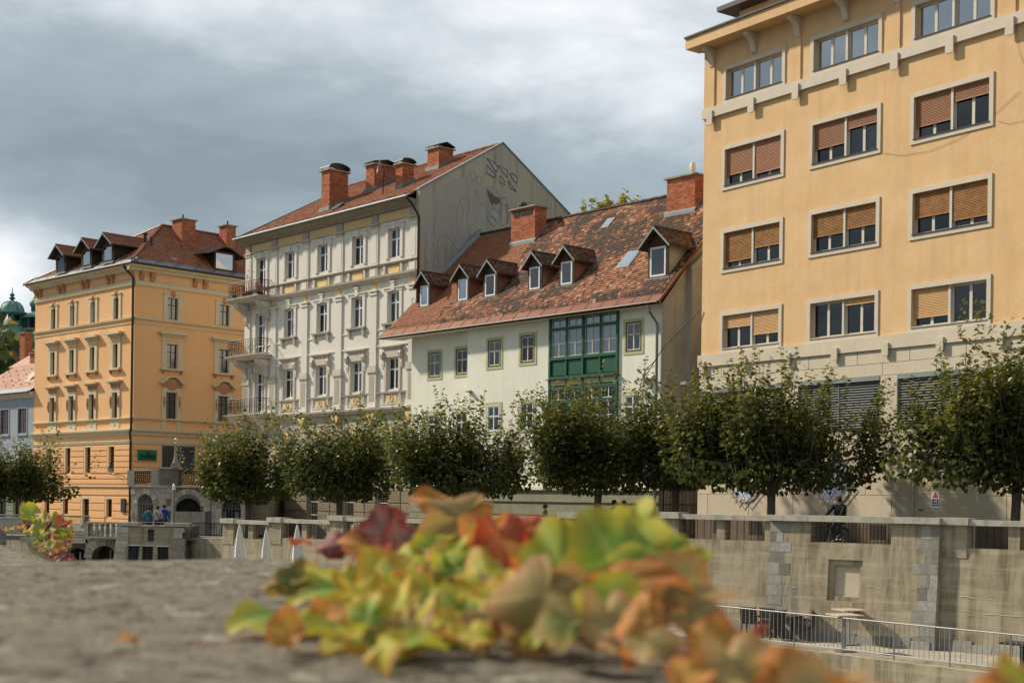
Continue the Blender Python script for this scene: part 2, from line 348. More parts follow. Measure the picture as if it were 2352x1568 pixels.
def frame_mb(w, h, cols, rows, fw, mw, d):
    mb = MB(); mb.box(0, fw, 0, d, 0, h).box(w - fw, w, 0, d, 0, h).box(fw, w - fw, 0, d, 0, fw).box(fw, w - fw, 0, d, h - fw, h)
    xs = [fw + (w - 2 * fw) * c for c in cols]; zs = [fw + (h - 2 * fw) * r for r in rows]
    for x in xs: mb.box(x - mw / 2, x + mw / 2, .004, d - .004, fw, h - fw)
    for z in zs: mb.box(fw, w - fw, .009, d - .009, z - mw / 2, z + mw / 2)
    return mb, [fw] + xs + [w - fw], [fw] + zs + [h - fw]
def window(parent, s, z, w, h, y, fm, cols=(.5,), rows=(.62,), fw=.07, mw=.06, d=.07, gm=None, cur=None, cm=None, name='window', ry=0.0, label=None):
    """window part: frame, its glass panes and any curtain as sub-parts; (s,z) is the lower left corner"""
    gm = gm or glass
    key = ('win', round(w, 3), round(h, 3), cols, rows, fw, mw, d)
    f = cpart(key, lambda: frame_mb(w, h, cols, rows, fw, mw, d)[0], name, fm, parent, (s, y, z), (0, 0, ry))
    if label: f['label'] = label
    _, xs, zs = frame_mb(w, h, cols, rows, fw, mw, d)
    for i in range(len(xs) - 1):
        for j in range(len(zs) - 1):
            a, b, c, e = xs[i], xs[i + 1], zs[j], zs[j + 1]
            box('pane', f, gm, a - .002, b + .002, d * .45, d * .45 + .008, c - .002, e + .002)
    if cur:
        def cmb(x0, x1, z0=0.05, z1=h - .05):
            n = max(6, int((x1 - x0) / .04)); return MB().grid(lambda u, v: (x0 + (x1 - x0) * u, .16 + .025 * math.sin(u * n * 1.1), z0 + (z1 - z0) * v), n, 1)
        for (a, b) in cur:
            cpart(('cur', round(w, 3), round(h, 3), a, b), lambda: cmb(w * a, w * b), 'curtain', cm or curtain, f, smooth=True)
    return f
def slopetiles(P0, U, V, nu, nv, tw, tl, th, tintf, skip=None, rnd_=rnd, inside=None):
    """rows of overlapping round-ended tiles on a slope: P0 corner, U unit along the eave, V unit up the slope; yields (i,j,MB)"""
    P0 = Vector(P0); U = Vector(U).normalized(); V = Vector(V).normalized(); Nn = U.cross(V).normalized()
    if Nn.z < 0: Nn = -Nn
    for j in range(nv):
        for i in range(nu):
            c = P0 + U * ((i + .5 + (.5 if j % 2 else 0)) * tw) + V * (j * tl)
            if inside and not inside(c): continue
            if skip and skip(i, j, c): continue
            jx = rnd_.uniform(-.012, .012); lift = rnd_.uniform(0, .014)
            w = tw * .48; o = c + U * jx
            def q(a, b, n): return o + U * a + V * b + Nn * n
            up = tl * 1.25; t0 = th + .012 + lift
            pts = [(-w, up), (-w, tl * .22), (-w * .55, 0), (w * .55, 0), (w, tl * .22), (w, up)]
            top = [q(a, b, t0 if b < up else .012) for a, b in pts]; bot = [q(a, b, t0 - th if b < up else 0) for a, b in pts]
            yield i, j, c, top + bot, [(0, 1, 2, 3, 4, 5)] + [(k + 6, k + 7, k + 1, k) for k in range(0, 5)], tintf(c)
def tiles(parent, mats_, P0, U, V, nu, nv, tw, tl, th, tintf, single=0, inside=None, skip=None):
    """all tiles of a slope; the `single` nearest ones (chosen by key) are objects of their own, the rest one 'stuff' part"""
    rest = MB(); lst = list(slopetiles(P0, U, V, nu, nv, tw, tl, th, tintf, skip, rnd, inside))
    keep = set()
    if single:
        order = sorted(range(len(lst)), key=lambda k: -(lst[k][2].x - 1.2 * lst[k][1] * tl)); keep = set(order[:single])
    for k, (i, j, c, vs, fs, t) in enumerate(lst):
        if k in keep:
            m = MB(); m.cur = t; m.add([v - c for v in vs], fs); part('tile', m, mats_, parent, tuple(c))
        else: rest.cur = t; rest.add(vs, fs)
    stuff(part('roof_tiles', rest, mats_, parent))
def chimney(parent, x0, x1, y0, y1, z0, z1, cap='slab', capm=None, bl=.25, bh=.075, skirt=None):
    """brick chimney part: mortar core, brick courses (joined, too small to pick apart), cap, lead skirt"""
    ch = part('chimney', MB().box(x0 + .012, x1 - .012, y0 + .012, y1 - .012, z0, z1), mortar, parent)
    b = MB(); n = int((z1 - z0) / bh)
    for k in range(n):
        za = z0 + k * bh + .006; zb = za + bh - .012
        for (a0, a1, ax) in ((x0, x1, 'f'), (x0, x1, 'b'), (y0, y1, 'l'), (y0, y1, 'r')):
            p = a0 + (-.5 * bl if k % 2 else 0)
            while p < a1 - .02:
                q0, q1 = max(p + .006, a0), min(p + bl - .006, a1); b.cur = rnd.random(); e = rnd.uniform(0, .006)
                if q1 - q0 > .03:
                    if ax == 'f': b.box(q0, q1, y0 - e, y0 + .02, za, zb)
                    elif ax == 'b': b.box(q0, q1, y1 - .02, y1 + e, za, zb)
                    elif ax == 'l': b.box(x0 - e, x0 + .02, q0, q1, za, zb)
                    else: b.box(x1 - .02, x1 + e, q0, q1, za, zb)
                p += bl
    stuff(part('brick_courses', b, brick, ch))
    cm = capm or concrete
    part('cap_slab', MB().box(x0 - .12, x1 + .12, y0 - .12, y1 + .12, z1, z1 + .08), cm, ch)
    if cap in ('arch', 'tent'):
        h = MB(); zb = z1 + .2
        for xx in (x0 + .05, x1 - .05):
            for yy in (y0 + .05, y1 - .05): h.box(xx - .02, xx + .02, yy - .02, yy + .02, z1 + .08, zb)
        part('cowl_legs', h, darkmetal, ch)
        ym = (y0 + y1) / 2; r = (y1 - y0) / 2 + .1
        if cap == 'arch': pts = [(ym - r * math.cos(a), zb + .38 * r * math.sin(a)) for a in [math.pi * k / 8 for k in range(9)]]
        else: pts = [(ym - r, zb), (ym, zb + .22), (ym + r, zb)]
        poly = pts + [(p[0], p[1] - .04) for p in reversed(pts)]
        part('cowl', MB().prism(poly, x0 - .12, x1 + .12), darkmetal, ch)
    if skirt is not None:       # lead flashing where the stack meets the slope (z at the front, z at the back)
        zf, zk = skirt
        part('flashing', MB().prism([(y0 - .1, zf - .12), (y0 - .1, zf + .2), (y1 + .05, zk + .3), (y1 + .05, zk - .1)], x0 - .09, x1 + .09), zinc, ch)
    return ch
# ------------------------------------------------------------------ terrain: the far embankment
BAL = (10.291, 45.0, R(-41.176))          # frame of the river wall: x to the right along the wall, y away from the river
bt = Vector((math.cos(BAL[2]), math.sin(BAL[2]), 0)); bn = Vector((-math.sin(BAL[2]), math.cos(BAL[2]), 0)); bo = Vector((BAL[0], BAL[1], 0))
def along(x, y): return (x - bo.x) * bt.x + (y - bo.y) * bt.y
def street_z(a): return -.03 * min(max(-6 - a, 0), 33)
def gz(x, y): return street_z(along(x, y))
def bal_pt(a, d, z): p = bo + bt * a + bn * d; return (p.x, p.y, z)
TERR = -2.92
def build_ground():
    m = MB(); st = [-90, -70, -55, -45, -39, -32.3, -31.9, -20, -12, -6, 0, 30, 60]
    vs = []
    for a in st: vs += [bal_pt(a, .1 if a > -32 else 4.2, street_z(a)), bal_pt(a, 60, street_z(a)), bal_pt(a, 400, street_z(a))]
    fs = []
    for i in range(len(st) - 1):
        for k in range(2): fs.append((i * 3 + k, (i + 1) * 3 + k, (i + 1) * 3 + k + 1, i * 3 + k + 1))
    m.add(vs, fs); struct(part('street', m, asphalt))
    struct(part('bank', MB().add([bal_pt(-90, 4.2, -1), bal_pt(-32.2, 4.2, -.8), bal_pt(-32.2, 4.2, -7), bal_pt(-90, 4.2, -7)], [(0, 1, 2, 3)]), concrete))
    struct(part('ground', MB().box(-1500, 1500, -1500, 2500, -9, -7), asphalt))
    wm = mat('river_water', (.035, .05, .035), (.03, .04, .03), 1, .08, .35, 2.2, spec=.6)
    struct(part('river', MB().box(-160, 160, -20, 170, -6.9, -5.6), wm))
    # lower quay terrace: paving slabs on a stone ledge
    q = MB(); ed = [(-60, -2.6), (-3, -2.7), (8.4, -4.9), (40, -10)]
    q.add([bal_pt(a, d, z) for z in (TERR, TERR - 3.8) for a, d in ed + [(40, .3), (-60, .3)]], [(0, 1, 2, 3, 4, 5), (0, 6, 7, 1), (1, 7, 8, 2), (2, 8, 9, 3), (3, 9, 10, 4), (5, 11, 6, 0)])
    t = struct(part('quay_terrace', q, concrete))
    slab = mat('terrace_slab', (.42, .37, .29), (.35, .31, .24), 2, .95, .4, 40, rvar=.12)
    for i in range(-6, 14):
        for j in range(4):
            a = i * .82; y0 = -3.3 + j * .8
            if y0 < -2.5 - max(0, .19 * (a + 3)): continue
            o = cpart('slab', lambda: MB().bbox(0, .8, 0, .03, 0, .78, .006), 'paving_slab', slab, t)
            o.matrix_world = Matrix.Translation(bal_pt(a, y0 + .8, TERR + .002)) @ Matrix.Rotation(BAL[2], 4, 'Z') @ Matrix.Rotation(R(90), 4, 'X') @ Matrix.Translation((0, -.03, 0))
build_ground()

# ------------------------------------------------------------------ ochre office block (right)
def blind_mb(w, h, p):
    m = MB(); n = max(2, int(h / p))
    for k in range(n): z = -h + k * h / n; m.prism([(.03, z), (.0, z + .25 * h / n), (.0, z + .75 * h / n), (.03, z + h / n * .98)], 0, w)
    m.box(0, w, -.006, .03, -h - .03, -h); return m
def office():
    b = thing('office_block', 'tall ochre rendered office block with wide blinds on its windows, at far right', 'building', (8.128, 60, 0), R(-53.981))
    W, Dp = 25.0, 12.0
    colx = [1.15 + 4.9 * k for k in range(5)]; ow = 3.55
    rows = [(18.5, 20.1), (14.8, 16.7), (11.27, 13.15), (7.86, 9.62)]
    ops = []
    for (z0, z1) in rows:
        for x in colx: ops.append((x + .17, x + ow - .17, z0 + .17, z1 - .17))
    part('wall', wall(0, W, 7.8, 21.1, ops, 0, .28), ochre, b)
    shell = MB(); shell.add([(0, 0, -.3), (0, Dp, -.3), (0, Dp, 21.1), (0, 0, 21.1), (W, 0, -.3), (W, Dp, -.3), (W, Dp, 21.1), (W, 0, 21.1)], [(1, 0, 3, 2), (4, 5, 6, 7), (5, 1, 2, 6)])
    part('side_walls', shell, ochre, b)
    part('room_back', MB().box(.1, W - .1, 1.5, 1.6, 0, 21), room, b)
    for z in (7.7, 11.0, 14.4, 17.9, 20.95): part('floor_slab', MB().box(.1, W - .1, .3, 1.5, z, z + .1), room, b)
    blinds = {(1, 0): (.70, .84), (1, 1): (.62, .30), (1, 2): (.70, .32), (1, 3): (.5, .5), (2, 0): (.80, .55), (2, 1): (.58, .52), (2, 2): (.58, .80), (2, 3): (.3, .6), (3, 0): (.36, .66), (3, 1): (0, .16), (3, 2): (.74, 0), (3, 3): (.4, .2)}
    bm = {1: blind_red, 2: blind_wood, 3: blind_tan}
    for r, (z0, z1) in enumerate(rows):
        H = z1 - z0
        for c, x in enumerate(colx):
            fr = MB(); fr.box(0, .17, -.05, 0, 0, H).box(ow - .17, ow, -.05, 0, 0, H).box(.17, ow - .17, -.05, 0, H - .17, H).box(.17, ow - .17, -.05, 0, 0, .17)
            tr = cpart(('otrim', round(H, 2)), lambda: fr, 'window_surround', creamtrim, b, (x, 0, z0))
            box('sill', tr, pipe_brown if r != 3 else creamtrim, .15, ow - .15, -.09, .2, .165, .195)
            half = (ow - .34) / 2
            fm = cream_frame
            for k in range(2):
                cur = None; cm = None
                if r == 0: cur, cm = ((.05, .95),), curtain_blue
                elif r == 1: cur, cm = ((.52, .98),) if k else ((.1, .9),), curtain_blue
                elif r == 3 and c != 2: cur = ((.03, .42),) if k == 0 else None
                wx = x + .17 + k * half + (.045 if k else 0); ww = half - .045
                window(b, wx, z0 + .19, ww, H - .36, .16, fm, (.5,), (), .075, .12, .07, glass_sky if (r == 0) else glass_dark, cur, cm)
            box('mullion', b, fm, x + .17 + half - .05, x + .17 + half + .05, .05, .24, z0 + .19, z1 - .17)
            if r:
                for k in range(2):
                    fr_ = blinds[(r, min(c, 3))][k]
                    if fr_ > 0:
                        hh = round((H - .36) * fr_, 2); w_ = round(half - .06, 3)
                        o = cpart(('blind', w_, hh), lambda: blind_mb(w_, hh, .056), 'roller_blind', bm[r], b, (x + .17 + k * (half + .05) + .005, .085, z1 - .172))
    # string band under the top storey with blocks
    part('upper_band', MB().box(-.02, W, -.14, 0, 18.07, 18.49), creamtrim, b)
    for k in range(10):
        s = .33 + 2.45 * k
        box('band_block', b, creamtrim, s, s + .34, -.21, -.141, 17.74, 18.34)
        cpart('console', lambda: MB().prism([(0, 0), (-.62, .62), (-.62, .82), (0, .82)][:1] + [(-.1, .02), (-.16, .3), (-.26, .5), (-.44, .62), (-.6, .66), (-.6, .8), (0, .8)], 0, .26), 'eave_console', creamtrim, b, (s + .04, 0, 20.24))
    for k in range(6):
        s = .02 + 4.9 * k
        box('pilaster', b, ochre, s, s + .62, -.06, 0, 18.49, 21.05)
    part('eave', MB().prism([(0, 21.05), (-.85, 21.05), (-.85, 21.5), (0, 21.56)], -.35, W), ochre, b)
    part('gutter', MB().prism([(-.93, 21.5), (-.93, 21.58), (-.75, 21.6), (-.75, 21.5)], -.37, W), darkmetal, b)
    part('roof_deck', MB().box(-.3, W, 0, Dp, 21.1, 21.5), zinc, b)
    part('attic_storey', MB().box(.84, W, 1.2, 8, 21.5, 22.9), ochre, b)
    for k in range(4): window(b, 2.4 + 4.9 * k, 21.62, 3.2, .78, 1.13, creamtrim, (.5,), (), .16, .14, .05, glass_dark)
    part('attic_roof', MB().prism([(0.45, 22.82), (0.45, 23.02), (9, 25.2), (9, 22.88)], .2, W), pipe_brown, b)
    part('vent_cowl', MB().lathe([(.07, 0), (.07, .25), (.16, .27), (.16, .33), (0, .46)], 8, (.9, .5, 21.5)), pipe_brown, b)
    # stone-clad base
    part('base_wall', wall(-.08, W, -.3, 7.86, [(.64, 4.8, 4.4, 6.35), (5.64, 9.72, 4.4, 6.35), (10.54, 14.62, 4.4, 6.35), (15.44, 19.5, 4.4, 6.35), (11.3, 13.95, -.3, 2.72)], 0, .3), mortar if False else cream4, b)
    part('base_top_band', MB().box(-.1, W, -.12, 0, 7.35, 7.86), cream4, b)
    for k in range(10):
        s = .1 + 2.45 * k
        box('band_block', b, cream4, s, s + .3, -.2, -.121, 7.1, 7.57)
    def panel(x0, x1, z0, z1):
        if x1 - x0 < .08: return
        w, h = round(x1 - x0 - .016, 3), round(z1 - z0 - .016, 3)
        cpart(('pnl', w, h), lambda: MB().bbox(0, w, 0, .035, 0, h, .008), 'stone_panel', cream4, b, (x0 + .008, -.035, z0 + .008))
    for j, (z0, z1) in enumerate(((6.83, 7.35), (6.36, 6.83))):
        for k in range(-1, 10):
            a = 1.28 + 2.45 * k + (.0 if j == 0 else 1.2); panel(max(a, -.08), min(a + 2.45, W), z0, z1)
    for x0, x1 in ((-.08, .64), (4.8, 5.64), (9.72, 10.54), (14.62, 15.44), (19.5, W)): panel(x0, x1, 4.4, 6.36)
    for z0, z1, off in ((3.1, 4.4, 0), (1.86, 3.1, 1.2), (.0, 1.86, 0)):
        for k in range(-1, 10):
            a = .55 + 2.45 * k + off; e = a + 2.45; a = max(a, -.08)
            if e <= a: continue
            if z0 < 2.7:
                if a < 11.2 < e or a < 14.05 < e or (11.2 <= a < 14.05):
                    if a < 11.2: panel(a, 11.2, z0, z1)
                    if e > 14.05: panel(14.05, e, z0, z1)
                    continue
            panel(a, min(e, W), z0, z1)
    pl = mat('brown_plinth', (.19, .14, .095), (.13, .095, .065), 6, .95, .8, 30, .4, (.08, .06, .045))
    for a, e in ((-.1, 11.2), (14.05, W)): part('plinth', MB().box(a, e, -.1, -.036, -.3, .93), pl, b)
    for k in range(5): part('cellar_window', MB().box(1.0 + k * 2.1, 1.75 + k * 2.1, -.108, -.101, .2, .75), room, b)
    for x0, x1 in ((.64, 4.8), (5.64, 9.72), (10.54, 14.62), (15.44, 19.5)):
        box('blind_box', b, zinc, x0, x1, -.06, .1, 6.2, 6.36)
        window(b, x0, 4.4, x1 - x0, 1.8, .2, darkmetal, (.5,), (), .06, .08, .06, glass_dark)
        box('sill', b, pipe_brown, x0, x1, -.08, .2, 4.37, 4.41)
        xm = (x0 + x1) / 2
        for h0, h1 in ((x0 + .02, xm - .02), (xm + .02, x1 - .02)):
            w_ = round(h1 - h0, 3)
            for k in range(18):
                cpart(('slat', w_), lambda: MB().prism([(-.035, -.018), (-.03, -.024), (.035, .018), (.03, .024)], 0, w_), 'louvre_slat', alu, b, (h0, .06, 4.47 + k * .098))
        for xx in (x0 + .01, xm, x1 - .01): box('guide_rail', b, zinc, xx - .015, xx + .015, .02, .05, 4.4, 6.2)
    gm = mat('pale_sheet_door', (.60, .51, .36), (.55, .465, .325), 2, .6, streak=.2, sc=(.4, .34, .24))
    gd = part('garage_door', MB().box(11.3, 13.95, .1, .14, -.3, 2.72), gm, b)
    for k in range(22): box('door_rib', gd, gm, 11.31, 13.94, .085, .1, -.2 + k * .133, -.2 + k * .133 + .118)
    part('door_handle', MB().box(11.5, 11.68, .04, .085, 1.32, 1.36), darkmetal, gd)
    for (cx_, cz_) in ((2.8, 2.42), (7.55, 2.38)):
        r = .78; rw = part('round_window', MB().lathe([(r + .12, 0), (r + .12, .05), (r, .05), (r - .02, 0)], 28), creamtrim, b, (cx_, -.036, cz_), (R(90), 0, 0))
        part('pane', MB().lathe([(0.001, .012), (r, .012)], 28), glass_dark, rw); part('dark_niche', MB().lathe([(0.001, .004), (r, .004)], 28), room, rw)
        for k in range(-3, 4):
            for sg in (1, -1):
                o = k * .29; L_ = math.sqrt(max(.01, 1.0 - o * o)) + .08
                pts = []
                for tt in (-1, 1):
                    u, v = o, tt * L_; pts.append(((u + v * sg) * .7071, (-u * sg + v) * .7071, .12))
                part('grille_bar', MB().tube(pts, .014, 5), steel, rw)
    # notice on the garage door
    n = tag(part('notice', MB().box(0, .34, 0, .012, 0, .62), mat('white_notice', (.75, .75, .78), (.7, .7, .73), 5, .6)), 'small white notice with red triangle on the pale garage door', 'sign')
    n.parent = None; n.matrix_world = b.matrix_basis @ Matrix.Translation((12.05, .07, 1.42))
    tri = MB(); tri.prism([(.04, .36), (.30, .36), (.17, .58)], -.004, 0, 'y'); part('triangle', tri, mat('sign_red', (.65, .05, .03), (.6, .04, .03), 3, .5), n)
    for k, z in enumerate((.25, .155, .06)): part('lettering', MB().box(.03, .13, -.004, 0, z, z + .07).box(.15, .21, -.004, 0, z, z + .07).box(.23, .31, -.004, 0, z, z + .07), darkmetal, n)
    # floodlight at the corner and slack cables over the render
    fl = tag(part('floodlight', MB().box(-.75, -.4, -.5, -.2, 6.62, 6.74).prism([(-.5, 6.62), (-.2, 6.62), (-.25, 6.52), (-.45, 6.54)], -.74, -.41).tube([(-.55, -.3, 6.68), (-.15, -.2, 6.6), (-.02, .1, 6.6)], .025, 6), steel), 'grey box floodlight on the left corner of the ochre office block', 'lamp')
    fl.location = b.location; fl.rotation_euler = b.rotation_euler
    for pts in ([(9.75, 14.75), (10.6, 14.5), (11.8, 14.42), (13, 14.6), (14.4, 15.1), (15.5, 15.75)], [(14.7, 14.9), (15.1, 14.72), (15.6, 14.7), (16.6, 15.0)], [(15.2, 20.9), (15.3, 19), (15.45, 17.2), (15.9, 16.1), (16.6, 15.6)]):
        part('cable', MB().tube([(a, -.03, z) for a, z in pts], .005, 4), pipe_brown, b)
office()

# ------------------------------------------------------------------ white house with the green veranda
def dormer(parent, x0, x1, y0, zb, zs, za, slope, wm, side, tm, gm, gmh=.08, ov=.28, big=False):
    """gabled roof dormer: cheeks, window, gable boards, small tiled roof; slope(z) gives the y where height z meets the main roof"""
    xm = (x0 + x1) / 2; d = part('dormer', MB().prism([(y0 + .04, zb), (slope(zs) + .1, zs), (y0 + .04, zs)], x0, x0 + .09).prism([(y0 + .04, zb), (slope(zs) + .1, zs), (y0 + .04, zs)], x1 - .09, x1), side, parent)
    part('front_frame', MB().box(x0, x0 + .13, y0, y0 + .06, zb, zs).box(x1 - .13, x1, y0, y0 + .06, zb, zs).box(x0 + .13, x1 - .13, y0, y0 + .06, zs - .12, zs).box(x0 + .13, x1 - .13, y0, y0 + .06, zb, zb + .08), brown_wood, d)
    f = window(d, x0 + .14, zb + .08, x1 - x0 - .28, zs - zb - .2, y0 - .03, wm, (), (), .09, .05, .07, gm)
    part('gable_board', MB().prism([(x0 - .02, zs), (x1 + .02, zs), (xm, za - .1)], y0 + .02, y0 + .07, 'y'), brown_wood, d)
    yb = slope(za) + .25
    for sg in (-1, 1):
        xe = xm + sg * (xm - x0 + ov); ze = zs - .16
        poly = [(xm, za), (xe, ze), (xe, ze - .06), (xm, za - .06)]
        part('roof_slope', MB().add([(p[0], y0 - ov, p[1]) for p in poly] + [(p[0], yb if i in (0, 3) else slope(ze) + .15, p[1]) for i, p in enumerate(poly)], [(0, 1, 2, 3), (4, 7, 6, 5), (0, 4, 5, 1), (1, 5, 6, 2), (2, 6, 7, 3)]), brown_wood, d)
        part('barge_board', MB().prism([(xm, za + .02), (xe, ze + .02), (xe, ze - .09), (xm, za - .09)], y0 - ov - .03, y0 - ov, 'y'), zinc, d)
        Lr = math.hypot(xe - xm, za - ze); nv = max(3, int(Lr / .14)); Ly = yb - (y0 - ov)
        t = MB()
        for i, j, c, vs, fs, ti in slopetiles((xe, y0 - ov, ze + .012) if sg > 0 else (xe, y0 - ov, ze + .012), (0, 1, 0), (xm - xe, 0, za - ze), int(Ly / .18), nv, .18, Lr / nv, .018, lambda c: rnd.uniform(.05, .6)):
            if c.y < slope(c.z) + .2: t.cur = ti; t.add(vs, fs)
        stuff(part('dormer_tiles', t, tm, d))
    part('ridge_cap', MB().tube([(xm, y0 - ov, za + .02), (xm, yb - .05, za + .02)], .07, 6), tm, d)
    part('flashing', MB().prism([(y0 - .1, zb - .12), (y0 - .1, zb + .02), (y0, zb + .02), (y0, zb - .05)], x0 - .12, x1 + .12).prism([(y0 - .05, zb - .07), (slope(zs) + .1, zs + .03), (slope(zs) + .1, zs - .12), (y0 + .1, zb - .12)], x1, x1 + .16), zinc, d)
    return d
def white_house():
    b = thing('white_house', 'white plastered house with dark green veranda and mottled tiled roof', 'house', (-5.609, 75.577, 0), R(-47.998))
    W = 18.27; yL = .4; sL = -.5; SW = 4.76; Dp = 11.5
    rowU, rowL = (8.12, 9.76), (4.8, 6.45)
    def ins(c, z): return (c[0] + .16, c[1] - .16, z[0] + .16, z[1] - .16)
    colsR = [(6.27, 7.53, 0), (8.75, 10.05, .05), (15.93, 17.2, .1)]; colsL = [(.9, 2.2, -.22), (3.22, 4.5, -.2)]
    opsR = []; opsL = []
    for c in colsR:
        for r in (rowU, rowL): opsR.append(ins(c, (r[0] + c[2], r[1] + c[2])))
    for c in colsL:
        for r in (rowU, rowL): opsL.append(ins(c, (r[0] + c[2], r[1] + c[2])))
    for (x, w) in ((1.3, .8), (7.0, 1.0), (9.6, 1.5), (13.6, 1.2)): (opsL if x < 4 else opsR).append((x, x + w, .15, .75))
    up = MB(); wall(SW, W, 2.05, 10.45, [o for o in opsR if o[3] > 2] + [(11.02, 15.62, 3.9, 10.43)], 0, .2, up); wall(sL, SW, 2.05, 10.45, [o for o in opsL if o[3] > 2], yL, .2, up)
    up.add([(SW, 0, -1), (SW, yL, -1), (SW, yL, 10.45), (SW, 0, 10.45)], [(0, 1, 2, 3)])
    part('front_wall', up, b3wall, b)
    lo = MB(); wall(SW, W, -1.2, 2.05, [o for o in opsR if o[3] < 2], 0, .2, lo); wall(sL, SW, -1.2, 2.05, [o for o in opsL if o[3] < 2], yL, .2, lo); part('base_wall', lo, b3base, b)
    part('side_wall', MB().add([(W, 0, -1), (W, Dp, -1), (W, Dp, 10.4), (W, 5.5, 16.5), (W, 0, 10.4)], [(0, 1, 2, 3, 4)]).add([(sL, yL, -1), (sL, Dp, -1), (sL, Dp, 10.4), (sL, 5.5, 16.4), (sL, yL, 10.4)], [(4, 3, 2, 1, 0)]).add([(sL, Dp, -1), (W, Dp, -1), (W, Dp, 10.4), (sL, Dp, 10.4)], [(3, 2, 1, 0)]), greywall, b)
    part('side_buttress', MB().prism([(1.6, -1), (1.6, 12.2), (3.3, 13.6), (3.3, -1)], W - .05, W + .35), greywall, b)
    part('room_back', MB().box(.1, W - .1, 1.3, 1.4, -1, 11), room, b)
    for z in (-.1, 3.6, 7.1): part('floor_slab', MB().box(.1, W - .1, .68, 1.3, z, z + .1), room, b)
    for z, pr, h in ((2.0, .12, .16), (1.42, .07, .08)):
        part('ledge', MB().box(SW + .002, W + .03, -pr, 0, z, z + h).box(sL, SW, yL - pr, yL, z, z + h), b3base if z < 2 else b3wall, b)
    for z in (1.08, .72): part('rustic_course', MB().box(SW + .002, W, -.02, 0, z - .3, z).box(sL, SW, yL - .02, yL, z - .3, z), b3base, b)
    for x0, x1, z0, z1 in [o for o in opsR if o[3] < 2]: part('cellar_window', MB().box(x0, x1, .15, .18, z0, z1), room, b)
    for cs, y in ((colsR, 0.0), (colsL, yL)):
        for ci, c in enumerate(cs):
            for ri, r in enumerate((rowU, rowL)):
                x0, x1, z0, z1 = c[0], c[1], r[0] + c[2], r[1] + c[2]; w, h = round(x1 - x0, 3), round(z1 - z0, 3)
                cpart(('ltrim', w, h), lambda: MB().box(0, .15, -.025, 0, 0, h).box(w - .15, w, -.025, 0, 0, h).box(.15, w - .15, -.025, 0, h - .15, h).box(.15, w - .15, -.025, 0, 0, .15), 'window_surround', lime_trim, b, (x0, y, z0))
                of = cpart(('dline', w, h), lambda: MB().box(.15, .2, -.035, .05, .15, h - .15).box(w - .2, w - .15, -.035, .05, .15, h - .15).box(.2, w - .2, -.035, .05, .15, .2).box(.2, w - .2, -.035, .05, h - .2, h - .15), 'outer_frame', brown_wood if ri == 0 else white_frame, b, (x0, y, z0))
                window(b, x0 + .2, z0 + .2, w - .4, h - .4, y - .01, cream_frame if ri == 0 else white_frame, (.5,), (.6,), .06, .07, .06, glass_dark if ci % 2 else glass, ((.08, .5),) if (ci + ri) % 2 == 0 else ((.1, .9),))
    # green wooden veranda over two floors
    v = part('veranda', MB().box(11.0, 11.12, -.1, .12, 3.9, 10.42).box(15.52, 15.64, -.1, .12, 3.9, 10.42).box(11.12, 15.52, -.1, .12, 10.28, 10.42).box(13.28, 13.40, -.11, .12, 3.9, 10.28)
        .box(11.12, 15.52, -.1, .12, 8.28, 8.42).box(11.12, 15.52, -.13, .12, 7.36, 7.48).box(11.12, 15.52, -.09, .12, 9.72, 9.84).box(11.12, 15.52, -.09, .12, 6.88, 7.0).box(11.12, 15.52, -.09, .12, 6.22, 6.32).box(11.12, 15.52, -.09, .12, 4.7, 4.85).box(12.16, 12.24, -.085, .12, 3.9, 10.28).box(14.44, 14.52, -.085, .12, 3.9, 10.28), green_wood, b)
    part('lime_band', MB().box(10.95, 15.68, -.06, .1, 7.06, 7.33), lime_trim, v)
    part('drip_sill', MB().box(10.9, 15.74, -.2, .0, 7.33, 7.36), brown_wood, v)
    xs = [(11.14, 12.15), (12.25, 13.27), (13.41, 14.43), (14.53, 15.51)]
    for (x0, x1) in xs:
        w = x1 - x0
        window(v, x0, 9.85, w, .42, -.02, cream_frame, (.5,), (), .035, .05, .05, glass_clear, ((.02, .98),), pale_net)
        window(v, x0, 8.43, w, 1.28, -.02, cream_frame, (.5,), (.5,), .04, .05, .05, glass_clear, ((.02, .98),), pale_net)
        window(v, x0, 6.34, w, .53, -.02, white_frame, (.5,), (), .035, .05, .05, glass_dark)
        window(v, x0, 4.87, w, 1.34, -.02, white_frame, (.5,), (.5,), .04, .05, .05, glass_dark)
        box('board_panel', v, green_wood, x0, x1, -.0, .06, 7.48, 8.28); box('board_panel', v, green_wood, x0, x1, -.0, .06, 3.9, 4.7)
        for k in range(9): box('board', v, green_wood, x0 + .04 + k * (w - .08) / 9, x0 + .04 + (k + 1) * (w - .08) / 9 - .012, -.025, 0, 7.54, 8.22)
    # roof
    m = (16.75 - 10.4) / 6.1; ye, ze = -.6, 10.4
    slope = lambda z: ye + (z - ze) / m
    rz_ = lambda y: ze + (y - ye) * m
    part('roof_deck', MB().add([(-2.1, ye, ze), (18.55, ye, ze), (18.55, 5.5, 16.72), (-.95, 5.5, 16.72), (-1.75, 1.4, rz_(1.4)), (-2.1, ye, ze - .12), (18.55, ye, ze - .12), (18.55, 5.5, 16.55), (-.95, 5.5, 16.55), (-1.75, 1.4, rz_(1.4) - .15)], [(0, 1, 2, 3, 4), (9, 8, 7, 6, 5), (0, 5, 6, 1), (1, 6, 7, 2), (4, 9, 5, 0)])
        .add([(18.55, 5.5, 16.72), (18.55, 12, 10.2), (-.95, 12, 10.2), (-.95, 5.5, 16.72)], [(0, 1, 2, 3)]), brown_wood, b)
